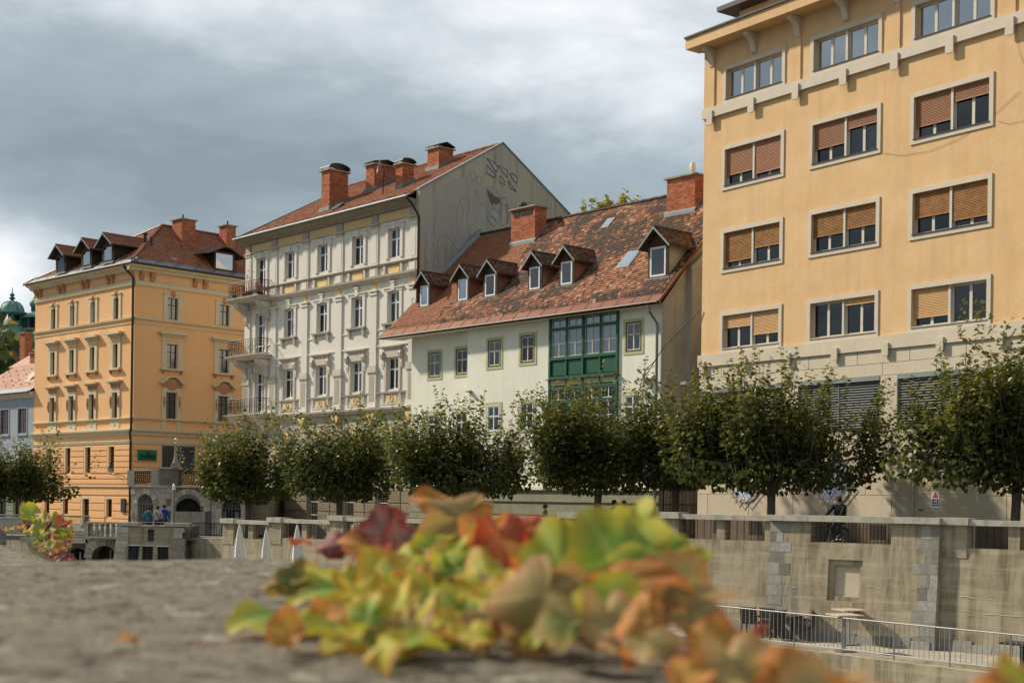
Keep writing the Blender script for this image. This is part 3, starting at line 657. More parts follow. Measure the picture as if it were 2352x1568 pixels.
    part('soffit', MB().add([(-2.1, ye, ze - .125), (18.5, ye, ze - .125), (18.5, .05, 10.33), (sL, .05 + yL, 10.33), (-1.9, .9, 10.33)], [(4, 3, 2, 1, 0)]), b3wall, b)
    U = Vector((1, 0, 0)); V = Vector((0, 1, m)).normalized(); P0 = Vector((-2.1, ye, ze)) + V * .5
    Ls = math.hypot(6.1, 16.75 - 10.4) - .5
    def tint(c):
        n = mnoise.noise(Vector((c.x * .55, c.z * .75, 3.3))) + .5 * mnoise.noise(Vector((c.x * 1.7, c.z * 1.9, 7.1)))
        new = (c.x < 5.2 + .5 * n and c.z > 12.6) or c.x < 2.4 + n and c.z < 12.6 or (12.4 < c.x < 16.8 and 11.3 < c.z < 13.6 + n)
        if new: return min(1, max(0, rnd.gauss(.62, .07) if c.x < 6 else rnd.gauss(.62, .22)))
        d = rnd.random()
        return min(1, max(0, (.12 if n < .1 else .42) + rnd.uniform(-.1, .22) + (.45 if d > .82 else 0)))
    dor = [(-.71, .27), (2.56, 3.61), (4.77, 5.86), (8.21, 9.26), (10.51, 11.58)]
    def skip(i, j, c):
        for (a, e) in dor:
            if a < c.x < e and 12.05 < c.z < 13.5: return True
        return 16.8 < c.x < 18.0 and 11.7 < c.z < 13.2
    inside = lambda c: c.x > (-2.1 + .55 * max(0, min(1, (c.y + .6) / 2.0)) if c.y < 1.4 else -1.75 + .8 * (c.y - 1.4) / 4.1) and c.x < 18.5
    tiles(b, tile3, P0, U, V, 103, int(Ls / .165), .2, .165, .02, tint, 300, inside, skip)
    part('ridge_tiles', MB().tube([(-.9 + .35 * k, 5.5, 16.76 + .02 * (k % 2)) for k in range(56)], .11, 6), tile3, b)
    e0 = MB()
    part('eave_sheet', MB().add([tuple(Vector((x, ye, ze)) + V * t + Vector((0, -.01, .03))) for x, t in ((-2.12, 0), (18.57, 0), (18.57, .52), (-2.0, .52))], [(0, 1, 2, 3)]), copper, b)
    for k in range(21):
        p = Vector((-2.1 + k * 1.0, ye - .01, ze + .035)); q = p + V * .52; part('sheet_seam', MB().tube([p, q], .014, 4), copper, b)
    sg = MB()
    for k in range(40):
        p = Vector((-1.8 + k * .52, ye, ze)) + V * (.62 + .03 * (k % 3)); sg.tube([p + Vector((0, 0, .02)), p + Vector((0, -.05, .16)), p + V * .1 + Vector((0, -.05, .17))], .012, 4)
    sg.tube([Vector((-1.8, ye, ze)) + V * .62 + Vector((0, -.05, .12)), Vector((18.4, ye, ze)) + V * .62 + Vector((0, -.05, .12))], .012, 4)
    stuff(part('snow_guard', sg, darkmetal, b))
    part('gutter', MB().tube([(-2.15, ye - .07, ze - .05), (18.6, ye - .07, ze - .02)], .065, 8), pipe_brown, b)
    part('verge_board', MB().add([tuple(Vector((18.55, ye, ze - .14)) ), tuple(Vector((18.62, ye, ze - .14))), (18.62, 5.5, 16.6), (18.55, 5.5, 16.6), (18.55, ye, ze + .05), (18.62, ye, ze + .05), (18.62, 5.5, 16.8), (18.55, 5.5, 16.8)], [(0, 3, 2, 1), (4, 5, 6, 7), (0, 1, 5, 4), (1, 2, 6, 5), (3, 0, 4, 7)]), copper, b)
    part('wall_flashing', MB().add([(-1.78, 1.35, rz_(1.35) + .03), (-1.45, 1.35, rz_(1.35) + .06), (-.65, 5.6, 16.9), (-1.0, 5.6, 16.86), (-1.78, 1.35, rz_(1.35) + .32), (-1.0, 5.6, 17.15), (-1.6, 1.35, rz_(1.35) + .32), (-.85, 5.6, 17.15)], [(0, 1, 2, 3), (4, 6, 7, 5), (6, 1, 2, 7), (0, 4, 5, 3)]), zinc, b)
    part('downpipe', MB().tube([(18.0, ye - .05, 10.3), (18.05, ye, 10.0), (18.1, -.12, 9.5), (18.1, -.12, -.5)], .065, 8), mat('green_grey_pipe', (.16, .2, .19), (.12, .15, .14), 4, .5), b)
    brickside = mat('peeling_cheek', (.34, .14, .085), (.20, .10, .065), 7, .95, .4, 40, grime=(.36, .31, .22), gscale=1.2)
    for k, (a, e) in enumerate(dor):
        dormer(b, a, e, 1.03, 12.05, 13.38, 14.0, slope, white_frame, brickside, tile3, glass_sky if k < 2 else glass, ov=.26)
    dormer(b, 16.78, 18.02, .66, 11.7, 13.25, 14.0, slope, white_frame, greywall, tile3, glass, ov=.34)
    def skyl(x0, x1, y0, y1):
        z0, z1 = rz_(y0) + .1, rz_(y1) + .1
        f = part('skylight', MB().add([(x0, y0, z0), (x1, y0, z0), (x1, y1, z1), (x0, y1, z1), (x0, y0, z0 - .15), (x1, y0, z0 - .15), (x1, y1, z1 - .15), (x0, y1, z1 - .15)], [(0, 1, 2, 3), (0, 4, 5, 1), (1, 5, 6, 2), (3, 7, 4, 0)]), zinc, b)
        k = .09; part('pane', MB().add([(x0 + k, y0 + k, z0 + k * m + .01), (x1 - k, y0 + k, z0 + k * m + .01), (x1 - k, y1 - k, z1 - k * m + .01), (x0 + k, y1 - k, z1 - k * m + .01)], [(0, 1, 2, 3)]), mat('skylight_glass', (.25, .33, .42), (.22, .3, .4), 2, .05, spec=1.0), f)
    skyl(13.9, 14.75, 1.5, 2.35); skyl(10.2, 10.75, 4.2, 4.72)
    c1 = chimney(b, 3.28, 5.2, 4.25, 5.1, 15.0, 17.35, 'slab', None, .26, .075, (15.35, 16.2))
    part('flue_opening', MB().box(3.5, 3.95, 4.22, 4.245, 16.95, 17.25).box(4.05, 4.45, 4.22, 4.245, 16.95, 17.25).box(4.55, 4.98, 4.22, 4.245, 16.95, 17.25), room, c1)
    part('chimney_pot', MB().lathe([(.3, 0), (.3, .1), (.28, .25), (.2, .36), (0, .42)], 12, (3.75, 4.65, 17.43)), darkmetal, c1)
    c2 = chimney(b, 14.66, 16.45, 4.25, 4.95, 14.9, 17.2, 'slab', None, .26, .075, (15.35, 16.05))
    part('chimney_pot', MB().lathe([(.09, 0), (.09, .2), (.13, .24), (.15, .45), (.1, .62), (0, .66)], 10, (16.0, 4.6, 17.28)), white_cloth, c2)
    for x, z in ((4.9, 7.05), (.12, 6.0)):
        part('wall_bracket', MB().box(x, x + .3, -.25 if x > 4 else yL - .25, 0 if x > 4 else yL, z, z + .06), concrete, b)
    ca = tag(part('overhead_cable', MB().tube([(17.55, -.35, 7.05), (18.8, -.5, 8.3), (20.0, -.4, 9.25), (20.78, -.3, 9.85)], .022, 5).tube([(17.35, -.3, 7.0), (17.75, -.38, 7.5), (18.2, -.4, 7.75)], .02, 5).tube([(17.35, -.28, 6.95), (17.2, -.25, 6.6), (17.5, -.22, 6.35)], .02, 5), darkmetal), 'dark cable slung from the white house corner up to the ochre block', 'cable')
    ca.location = b.location; ca.rotation_euler = b.rotation_euler
    bx = tag(part('junction_box', MB().box(17.3, 17.6, -.3, -.02, 6.2, 6.45).box(17.15, 17.75, -.32, -.02, 6.98, 7.06), steel), 'small grey junction box under a bracket near the white house downpipe', 'junction box')
    bx.location = b.location; bx.rotation_euler = b.rotation_euler
    gt = thing('alley_gate', 'dark iron lattice gate across the alley between the white house and the ochre block', 'gate', (6.75, 61.9, -.05), R(-20))
    part('gate_frame', MB().box(0, .06, 0, .05, 0, 2.7).box(1.9, 1.96, 0, .05, 0, 2.7).box(.06, 1.9, 0, .05, 2.62, 2.7).box(.06, 1.9, 0, .05, 0, .08).box(.06, 1.9, 0, .05, 1.4, 1.46), darkmetal, gt)
    for k in range(10): part('gate_bar', MB().tube([(.12 + k * .19, .025, .08), (.2 + k * .17, .025, 2.62)], .014, 5), darkmetal, gt)
    for k in range(8): part('lattice_bar', MB().tube([(.1 + k * .22, .03, .1), (.35 + k * .2, .03, 1.4)], .012, 4), darkmetal, gt)
    av = tag(part('alley_back_wall', MB().box(-2, 7, 0, .4, -.3, 9), darkstone), 'grey wall coloured dark for shade, closing the alley behind the iron gate', 'wall'); av.location = (11.5, 71, 0); av.rotation_euler = (0, 0, R(-40))  # alley shade put into the wall colour by the dark stone
white_house()
# ------------------------------------------------------------------ ornate pale town house with balconies
def rail_mb(pts, h, m=None):
    """wrought-iron balcony rail along a polyline: rails, bars and scroll work"""
    mb = MB(); P = [Vector(p) for p in pts]
    mb.tube([p + Vector((0, 0, h)) for p in P], .028, 6); mb.tube([p + Vector((0, 0, .08)) for p in P], .018, 5); mb.tube([p + Vector((0, 0, h * .86)) for p in P], .014, 5)
    return mb, P
def townhouse():
    b = thing('ornate_townhouse', 'pale cream ornate town house with three corner balconies and painted gable', 'building', (-17.666, 91.24, 0), R(-48.198))
    W = 18.43; Dp = 12.2; cx = [1.72, 5.14, 8.83, 12.52, 16.1]; pil = [.16, 3.35, 6.97, 10.68, 14.22, 17.95]
    rows = [(15.28, 16.98), (11.58, 13.36), (7.72, 9.55), (2.9, 5.0)]
    ww = 1.12; ops = []
    for r, (z0, z1) in enumerate(rows):
        for k, c in enumerate(cx):
            lo = z0 - (.75 if (k == 0 and r < 3) else 0)
            ops.append((c - ww / 2, c + ww / 2, lo, z1))
    part('upper_wall', wall(0, W, 6.6, 18.0, [o for o in ops if o[2] > 6], 0, .25), b2wall, b)
    bops = [(c - .5, c + .5, -.1, 1.75) for c in (.95, 4.4, 8.15, 11.95, 15.3)]
    part('lower_wall', wall(0, W, -1.6, 6.6, [o for o in ops if o[2] < 6] + bops, 0, .25), b2low, b)
    part('left_wall', MB().add([(0, 0, -1.6), (0, Dp, -1.6), (0, Dp, 18.3), (0, 6.1, 22.3), (0, 0, 18.3)], [(4, 3, 2, 1, 0)]).add([(0, Dp, -1.6), (W, Dp, -1.6), (W, Dp, 18.4), (0, Dp, 18.4)], [(3, 2, 1, 0)]), b2wall, b)
    g = part('gable_wall', MB().add([(W, 0, -1.6), (W, 11.9, -1.6), (W, 11.9, 19.0), (W, 6.1, 22.52), (W, -.05, 18.85), (W - .3, 0, -1.6), (W - .3, 11.9, -1.6), (W - .3, 11.9, 19.0), (W - .3, 6.1, 22.52), (W - .3, -.05, 18.85)], [(0, 1, 2, 3, 4), (5, 9, 8, 7, 6), (4, 3, 8, 9), (3, 2, 7, 8), (0, 4, 9, 5)]), gable, b)
    part('coping', MB().add([(W - .34, -.1, 18.9), (W + .05, -.1, 18.9), (W + .05, 6.1, 22.6), (W - .34, 6.1, 22.6), (W - .34, -.1, 18.82), (W + .05, -.1, 18.82), (W + .05, 6.1, 22.52), (W - .34, 6.1, 22.52)], [(0, 1, 2, 3), (1, 5, 6, 2), (0, 4, 5, 1)])
         .add([(W + .05, 6.1, 22.6), (W + .05, 12.0, 19.02), (W - .34, 12.0, 19.02), (W - .34, 6.1, 22.6), (W + .05, 6.1, 22.5), (W + .05, 12.0, 18.92)], [(0, 1, 2, 3), (0, 4, 5, 1)]), zinc, g)
    # faded mural on the gable: painted shapes on the plaster
    def paint(name, poly, m, off=.006):
        n = len(poly); return part(name, MB().add([(W + off, p[0], p[1]) for p in poly], [tuple(range(n))]), m, g)
    pg = mat('letter_grey', (.40, .40, .38), (.36, .36, .35), 3, .95, 0, 60, .5, (.3, .29, .26)); pd = mat('letter_outline', (.06, .045, .035), (.05, .04, .03), 5, .95)
    lets = [[(4.86, 21.42), (5.55, 21.22), (5.68, 21.1), (5.72, 20.95), (5.70, 20.8), (5.60, 20.72)], [(4.86, 21.03), (4.86, 20.56), (5.4, 20.40), (5.55, 20.42), (5.62, 20.5)],
            [(5.75, 21.16), (6.5, 20.98), (6.5, 20.52)], [(5.9, 20.57), (5.9, 20.19), (6.29, 20.08), (6.29, 20.29)],
            [(6.66, 20.78), (6.74, 20.84), (6.88, 20.86), (7.25, 20.72), (7.27, 20.33), (7.1, 20.37)], [(6.55, 20.42), (6.58, 20.2), (6.68, 20.05), (6.82, 19.96), (7.2, 19.84)]]
    for L_ in lets:
        paint('painted_letter', L_, pg); part('letter_outline', MB().tube([(W + .008, a, z) for a, z in L_], .026, 4, True), pd, g)
    def disc(c, r, z0): return [(c + r * math.cos(a), z0 + r * 1.0 * math.sin(a)) for a in [math.pi * k / 12 for k in range(13)]]
    paint('faded_ground', [(.9, 18.0), (1.4, 19.0), (2.3, 19.75), (3.4, 20.1), (4.2, 19.9), (5.6, 19.8), (6.3, 19.2), (6.4, 17.2), (5.0, 17.2), (1.6, 13.8), (.35, 13.8), (.3, 16.4)], gablegrey, .003)
    paint('faded_circle', [(8.2 + 1.5 * math.cos(a), 17.9 + 1.5 * math.sin(a)) for a in [2 * math.pi * k / 24 for k in range(24)]], gablegrey, .0035)
    pv = mat('painted_stone_grey', (.42, .41, .375), (.36, .35, .325), 4, .95, 0, 60, .4, (.3, .29, .26)); pdk = mat('painted_dark', (.11, .10, .08), (.16, .14, .11), 8, .95); pbr = mat('painted_brown', (.26, .21, .13), (.33, .29, .21), 6, .95); pln = mat('painted_line', (.23, .22, .195), (.2, .19, .17), 6, .95)
    prof = [(.12, 0), (.34, .05), (.34, .2), (.22, .3), (.16, .55), (.30, .95), (.34, 1.2), (.28, 1.4), (.14, 1.65), (.26, 1.85), (.30, 2.1), (.22, 2.4), (.16, 2.7), (.3, 2.8), (.34, 2.95), (.12, 3.0)]
    paint('painted_baluster', [(.78 + r, 14.2 + z) for r, z in prof] + [(.78 - r, 14.2 + z) for r, z in reversed(prof)], pv, .007)
    part('painted_shade', MB().tube([(W + .007, .78 + r * .96, 14.2 + z) for r, z in prof], .014, 4), pln, g)
    # outline drawings: seated figure, sheets of paper, bottle, umbrella, hat
    lines = [[(2.6, 17.2), (2.7, 18.2), (2.95, 18.75), (3.3, 18.85), (3.55, 18.6), (3.55, 18.2), (3.4, 17.9), (3.45, 17.5), (3.6, 17.0), (3.7, 16.2), (3.5, 15.7)], [(2.75, 17.0), (2.55, 16.3), (2.4, 15.6), (1.9, 15.1)], [(1.3, 16.3), (1.6, 16.5), (2.1, 16.35), (2.6, 15.9), (3.3, 15.6), (3.9, 15.5)], [(1.3, 16.3), (1.25, 15.6), (1.35, 14.6)], [(3.0, 18.45), (3.05, 18.1), (3.15, 17.85)],
             [(3.5, 20.35), (3.85, 20.55), (4.15, 20.2), (3.85, 19.95), (3.5, 20.35)], [(4.0, 20.15), (4.35, 20.3), (4.55, 20.05), (4.3, 19.75), (4.0, 20.15)], [(4.0, 19.45), (4.3, 18.9), (4.6, 18.6), (4.75, 18.75)], [(3.95, 17.0), (4.3, 16.85), (4.5, 16.5)]]
    for L_ in lines: part('mural_line', MB().tube([(W + .004, a, z) for a, z in L_], .012, 4), pln, g)
    paint('painted_plank', [(4.85, 19.6), (5.1, 19.55), (5.5, 18.95), (5.35, 18.75), (5.2, 18.8)], pdk, .008)
    paint('painted_clutter', [(5.2, 19.5), (5.5, 19.3), (5.9, 19.25), (6.0, 19.0), (5.6, 18.8), (5.4, 18.95)], pdk, .0085)
    for p_ in ([(5.05, 18.3), (5.5, 18.6), (6.0, 18.2), (5.55, 17.9)], [(4.95, 17.95), (5.35, 18.1), (5.75, 17.75), (5.4, 17.5)], [(5.95, 19.3), (6.4, 19.35), (6.5, 19.0), (6.1, 18.85)]):
        paint('painted_sheet', p_, pv, .009); part('sheet_outline', MB().tube([(W + .011, a, z) for a, z in p_], .016, 4, True), pdk, g)
    paint('painted_cask', [(6.3 + .42 * math.cos(a), 18.45 + .75 * math.sin(a)) for a in [2 * math.pi * k / 20 for k in range(20)]], pbr, .0075)
    paint('painted_bottle', [(6.1, 17.75), (6.42, 17.7), (6.45, 18.4), (6.33, 18.8), (6.27, 19.05), (6.2, 19.05), (6.17, 18.8), (6.08, 18.4)], pv, .010)
    paint('painted_case', [(5.85, 17.5), (6.25, 17.35), (6.5, 16.85), (6.2, 16.75), (5.85, 17.1)], pv, .0095)
    paint('painted_globe', [(5.75 + .3 * math.cos(a), 16.55 + .3 * math.sin(a)) for a in [2 * math.pi * k / 16 for k in range(16)]], pbr, .0065)
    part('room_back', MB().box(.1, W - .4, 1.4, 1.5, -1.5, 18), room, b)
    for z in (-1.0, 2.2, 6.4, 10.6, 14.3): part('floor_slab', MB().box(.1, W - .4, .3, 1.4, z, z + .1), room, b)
    # windows
    cur_ = (((.05, .95),), ((.06, .42),), ((.5, .94),), None, ((.05, .5),))
    for r, (z0, z1) in enumerate(rows):
        for k, c in enumerate(cx):
            door = k == 0 and r < 3; zz = z0 - (.75 if door else 0)
            window(b, c - ww / 2, zz, ww, z1 - zz, .15, white_frame, (.5,), (.66 if not door else .72,), .085, .09, .08, glass if (k + r) % 3 else glass_dark, cur_[(k + 2 * r) % 5])
            h = z1 - zz
            if r == 0:
                t = cpart(('t0', door), lambda: MB().box(-.82, -.56, -.07, 0, -.02, h + .02).box(.56, .82, -.07, 0, -.02, h + .02).box(-.9, .9, -.09, 0, h + .02, h + .2).box(-.95, .95, -.14, 0, h + .2, h + .27).box(-.2, .2, -.16, 0, h - .02, h + .34).box(-.98, -.78, -.08, 0, h - .12, h + .2).box(.78, .98, -.08, 0, h - .12, h + .2), 'window_surround', b2wall, b, (c, 0, zz))
                if not door:
                    for sg in (-1, 1): box('sill_bracket', b, b2trim, c + sg * .8 - .1, c + sg * .8 + .1, -.14, 0, 14.4, 14.85)
                    part('yellow_cartouche', MB().prism([(c - .5, 14.5), (c - .42, 14.38), (c + .42, 14.38), (c + .5, 14.5), (c + .5, 14.72), (c + .42, 14.84), (c - .42, 14.84), (c - .5, 14.72)], -.05, 0, 'y'), b2yel, b)
            elif r == 1:
                cpart(('t1', door), lambda: MB().box(-.8, -.56, -.06, 0, -.02, h + .02).box(.56, .8, -.06, 0, -.02, h + .02).box(-.88, .88, -.08, 0, h + .02, h + .17).box(-.94, .94, -.13, 0, h + .17, h + .23).box(-.15, .15, -.13, 0, h + .05, h + .55).box(-.22, .22, -.16, 0, h + .5, h + .6), 'window_surround', b2wall, b, (c, 0, zz))
                if not door:
                    part('sill', MB().box(c - .92, c + .92, -.2, 0, z0 - .14, z0 - .03), b2dark, b)
                    for sg in (-1, 1): part('sill_bracket', MB().prism([(0, z0 - .6), (-.1, z0 - .55), (-.18, z0 - .14), (0, z0 - .14)], c + sg * .72 - .1, c + sg * .72 + .1), b2trim, b)
            elif r == 2:
                cpart(('t2', door), lambda: MB().box(-.78, -.56, -.06, 0, -.02, h + .02).box(.56, .78, -.06, 0, -.02, h + .02).box(-.8, .8, -.09, 0, h + .02, h + .5).box(-1.0, 1.0, -.22, 0, h + .62, h + .7).box(-.9, .9, -.14, 0, h + .5, h + .62), 'window_surround', b2trim, b, (c, 0, zz))
                for sg in (-1, 1):
                    cpart('scroll', lambda: MB().prism([(0, -.8), (-.06, -.78), (-.1, -.55), (-.08, -.3), (-.2, -.2), (-.26, 0), (-.2, .16), (0, .2)], -.11, .11), 'scroll_bracket', b2trim, b, (c + sg * .86, 0, z1 + .2))
                if not door:
                    part('sill', MB().box(c - 1.42, c + 1.42, -.16, 0, z0 - .22, z0 - .12), b2dark, b)
                    part('apron', MB().box(c - 1.0, c + 1.0, -.05, 0, 6.9, z0 - .22), b2wall, b)
                    part('yellow_panel', MB().box(c - .5, c + .5, -.08, -.05, 7.0, 7.4), b2yel, b)
                    part('panel_ring', MB().lathe([(.13, 0), (.13, .03), (.17, .03), (.17, 0)], 14), b2trim, b, (c, -.081, 7.2), (R(90), 0, 0))
                    for sg in (-1, 1): part('sill_bracket', MB().prism([(0, 6.95), (-.08, 7.0), (-.14, z0 - .22), (0, z0 - .22)], c + sg * .82 - .12, c + sg * .82 + .12), b2trim, b)
            else:
                part('keystone', MB().prism([(c - .14, z1 - .0), (c + .14, z1 - .0), (c + .22, z1 + .55), (c - .22, z1 + .55)], -.14, 0, 'y'), b2yel, b)
                for sg in (-1, 1): part('voussoir', MB().prism([(c + sg * .3, z1), (c + sg * .62, z1), (c + sg * .82, z1 + .5), (c + sg * .4, z1 + .5)], -.05, 0, 'y'), b2low, b)
    # pilasters
    for p in pil:
        box('pilaster', b, b2wall, p - .33, p + .33, -.07, 0, 15.0, 17.2)
        box('pilaster_panel', b, b2wall, p - .2, p + .2, -.085, -.071, 15.15, 16.95)
        part('capital', MB().box(p - .38, p + .38, -.12, 0, 17.2, 17.3).box(p - .42, p + .42, -.16, 0, 17.34, 17.42), b2trim, b)
        box('pedestal', b, b2trim, p - .4, p + .4, -.12, 0, 14.3, 14.9); box('pedestal_panel', b, b2wall, p - .25, p + .25, -.15, -.121, 14.4, 14.8)
        box('frieze_block', b, b2low, p - .3, p + .3, -.1, 0, 17.42, 17.95)
        box('tall_pilaster', b, b2wall, p - .32, p + .32, -.09, 0, 9.0, 13.3)
        part('capital', MB().box(p - .38, p + .38, -.15, 0, 13.3, 13.4).box(p - .46, p + .46, -.2, 0, 13.5, 13.6).box(p - .3, p + .3, -.12, 0, 13.4, 13.5), b2wall, b)
        part('yellow_rosette', MB().lathe([(0.001, .1), (.1, .1), (.14, .04), (.24, .06), (.28, 0)], 14, (0, 0, 0)), b2yel, b, (p, 0, 13.88), (R(90), 0, 0))
        part('pilaster_foot', MB().box(p - .48, p + .48, -.22, 0, 8.78, 8.95).box(p - .42, p + .42, -.17, 0, 8.95, 9.08).box(p - .38, p + .38, -.13, 0, 9.08, 9.2), b2trim, b)
        box('pilaster_base', b, b2wall, p - .4, p + .4, -.14, 0, 6.75, 8.78); box('base_panel', b, b2low, p - .25, p + .25, -.15, -.141, 7.1, 8.6)
        part('gold_corbel', MB().prism([(p - .42, 6.4), (p + .42, 6.4), (p + .3, 6.2), (p + .1, 5.9), (p, 5.8), (p - .1, 5.9), (p - .3, 6.2)], -.25, 0, 'y'), b2yel, b)
    for k in range(5): box('yellow_frieze', b, b2yel, pil[k] + .42, pil[k + 1] - .42, -.03, 0, 17.5, 17.88)
    part('crown_cornice', MB().prism([(0, 17.95), (-.2, 17.98), (-.28, 18.1), (-.55, 18.2), (-.75, 18.24), (-.8, 18.34), (0, 18.34)], -.35, W - .3), b2dark, b)
    part('architrave', MB().box(0, W, -.09, 0, 17.42, 17.48), b2trim, b)
    part('sill_course', MB().prism([(0, 14.86), (-.16, 14.9), (-.2, 15.0), (0, 15.06)], 0, W), b2dark, b)
    part('storey_cornice', MB().prism([(0, 14.0), (-.12, 14.04), (-.32, 14.22), (-.34, 14.32), (0, 14.36)], 0, W + .02), b2trim, b)
    part('impost_line', MB().box(0, W, -.05, 0, 11.2, 11.28), b2wall, b); part('impost_line', MB().box(0, W, -.06, 0, 10.25, 10.33), b2wall, b)
    part('ledge', MB().prism([(0, 6.4), (-.2, 6.44), (-.36, 6.6), (-.38, 6.7), (0, 6.74)], -.1, W + .02), b2trim, b)
    for z in (5.9, 5.42, 4.95, 4.48, 4.0, 3.5, 3.0, 2.5):          # rusticated courses of the mezzanine
        xs = [0] + [v for c in cx for v in (c - .56, c + .56)] + [W]
        if z > 5.1: segs = [(0, W)]
        else: segs = [(xs[i], xs[i + 1]) for i in range(0, len(xs), 2)]
        for a, e in segs:
            if z <= 5.1: a, e = a + (.25 if a > 0 else 0), e - (.25 if e < W else 0)
            part('rustic_course', MB().bbox(a, e, -.06, 0, z - .45, z - .02, .025), b2low, b)
    part('plinth_ledge', MB().box(-.02, W, -.12, 0, 1.95, 2.05), b2low, b)
    xs = [0] + [v for o in bops for v in (o[0], o[1])] + [W]
    for z0, z1 in ((1.2, 1.9), (.62, 1.17), (.05, .59), (-.5, .02), (-1.05, -.53)):
        for i in range(0, len(xs), 2):
            a, e = xs[i] + .06, xs[i + 1] - .06; n = 2 if e - a > 1.6 else 1
            for q in range(n):
                aa, ee = a + (e - a) * q / n + .02, a + (e - a) * (q + 1) / n - .02
                if ee - aa > .1: part('rustic_block', MB().bbox(aa, ee, -.11, 0, z0, z1, .035), rustic, b)
    for o in bops:
        window(b, o[0], o[2], o[1] - o[0], o[3] - o[2], .2, dark_frame, (.5,), (.6,), .06, .05, .06, glass_dark)
        for k in range(6): part('window_bar', MB().tube([(o[0] + .1 + k * .16, .05, o[2]), (o[0] + .1 + k * .16, .05, o[3])], .013, 5), steel, b)
        for z in (.4, 1.2): part('window_bar', MB().tube([(o[0], .045, z), (o[1], .045, z)], .013, 5), steel, b)
    # roof
    m = (22.45 - 18.3) / 6.9
    part('roof_deck', MB().add([(-.35, -.82, 18.3), (W - .3, -.82, 18.3), (W - .3, 6.1, 22.45), (2.8, 6.1, 22.45), (-.35, 12.8, 18.3), (W - .3, 12.8, 18.3)], [(0, 1, 2, 3), (0, 3, 4), (4, 3, 2, 5)]), tile1, b)
    V = Vector((0, 1, m)).normalized(); U = Vector((1, 0, 0)); P0 = Vector((-.35, -.82, 18.32)) + V * .45
    tiles(b, tile1, P0, U, V, int(18.6 / .27), int((8.05 - .45) / .3), .27, .3, .03, lambda c: min(1, max(0, rnd.gauss(.5, .22))), 0, lambda c: c.x > -.35 + 3.15 * (c.y + .82) / 6.92 and c.x < W - .35)
    part('eave_sheet', MB().add([tuple(Vector((x, -.84, 18.36)) + V * t) for x, t in ((-.4, 0), (W - .3, 0), (W - .3, .45), (-.2, .45))], [(0, 1, 2, 3)]), zinc, b)
    for k in range(12): part('snow_hook', MB().tube([Vector((.6 + k * 1.5, -.84, 18.4)) + V * .1, Vector((1.3 + k * 1.5, -.84, 18.44)) + V * .75], .015, 4), darkmetal, b)
    part('gutter', MB().tube([(-.45, -.88, 18.34), (W - .1, -.88, 18.36)], .07, 8), zinc, b)
    part('hip_flashing', MB().tube([(-.4, -.86, 18.36), (2.8, 6.1, 22.5)], .05, 5), darkmetal, b)
    part('ridge_tiles', MB().tube([(2.8 + .4 * k, 6.1, 22.5 + .02 * (k % 2)) for k in range(39)], .11, 6), tile1, b)
    part('downpipe', MB().tube([(W - .15, -.85, 18.3), (W - .1, -.5, 17.95), (W + .04, -.12, 17.3), (W + .04, -.12, 9)], .075, 8), pipe_brown, b)
    zr = lambda y: 18.3 + (y + .82) * m
    chimney(b, 7.4, 8.3, .75, 2.15, zr(.75) - .3, 21.75, 'arch', None, .25, .08, (zr(.75), zr(2.1)))
    chimney(b, 9.4, 10.3, 2.7, 4.6, zr(2.7) - .3, 22.1, 'tent', None, .25, .08, (zr(2.7), zr(4.5)))
    c3 = chimney(b, 14.1, 14.75, 1.5, 2.35, zr(1.5) - .3, 21.15, 'arch', None, .25, .08, (zr(1.5), zr(2.3)))
    chimney(b, 13.8, 14.9, 4.1, 5.2, zr(4.1) - .3, 22.55, 'tent', None, .25, .08, (zr(4.1), zr(5.1)))
    d_ = tag(part('satellite_dish', MB().lathe([(0.001, .0), (.2, .03), (.36, .11), (.43, .18)], 16), steel), 'round grey satellite dish on a mast beside the small roof chimney', 'satellite dish')
    d_.matrix_world = b.matrix_basis @ Matrix.Translation((13.3, 1.0, 21.1)) @ Matrix.Rotation(R(80), 4, 'X') @ Matrix.Rotation(R(-30), 4, 'Y')
    part('mast', MB().tube([(0, 0, -.02), (0, 0, -.2), (.1, -1.6, -.35)], .04, 6), darkmetal, d_)
    part('receiver_arm', MB().tube([(.0, -.4, .16), (.0, -.1, .5)], .02, 5).box(-.05, .05, -.15, -.05, .45, .55), darkmetal, d_)
    for x, y in ((9.0, .25), (13.2, 2.0)):
        f = part('skylight', MB().add([(x, y, zr(y) + .12), (x + .8, y, zr(y) + .12), (x + .8, y + .6, zr(y + .6) + .25), (x, y + .6, zr(y + .6) + .25), (x, y + .6, zr(y + .6)), (x + .8, y + .6, zr(y + .6))], [(0, 1, 2, 3), (0, 3, 4), (1, 5, 2)]), darkmetal, b)
    # balconies at the corner
    for k, zf in enumerate((14.3, 10.55, 6.72)):
        bl = part('balcony', MB().prism([(-1.12, zf - .1), (-1.12, zf), (0, zf), (0, zf - .2), (-.95, zf - .2)], -.72, 3.2).box(-.8, 3.28, -1.2, -.001, zf, zf + .05), b2trim, b)
        for s in (.1, 2.75):
            part('console', MB().prism([(0, zf - .2), (-.95, zf - .2), (-.92, zf - .42), (-.72, zf - .62), (-.5, zf - .7), (-.36, zf - .82), (-.26, zf - 1.1), (-.2, zf - 1.35), (0, zf - 1.45)], s - .24, s + .24), b2trim, bl)
            part('console_panel', MB().prism([(-.06, zf - .28), (-.82, zf - .28), (-.75, zf - .45), (-.45, zf - .62), (-.06, zf - .66)], s + .24, s + .255), b2wall, bl)
            part('gold_drop', MB().lathe([(0.001, -.16), (.09, -.08), (.12, 0), (0.001, .06)], 8, (s, -.16, zf - 1.5)), b2yel, bl)
        h = 1.02; path = [(-.6, -.04, zf + .05), (-.6, -1.05, zf + .05), (3.05, -1.05, zf + .05), (3.05, -.04, zf + .05)]
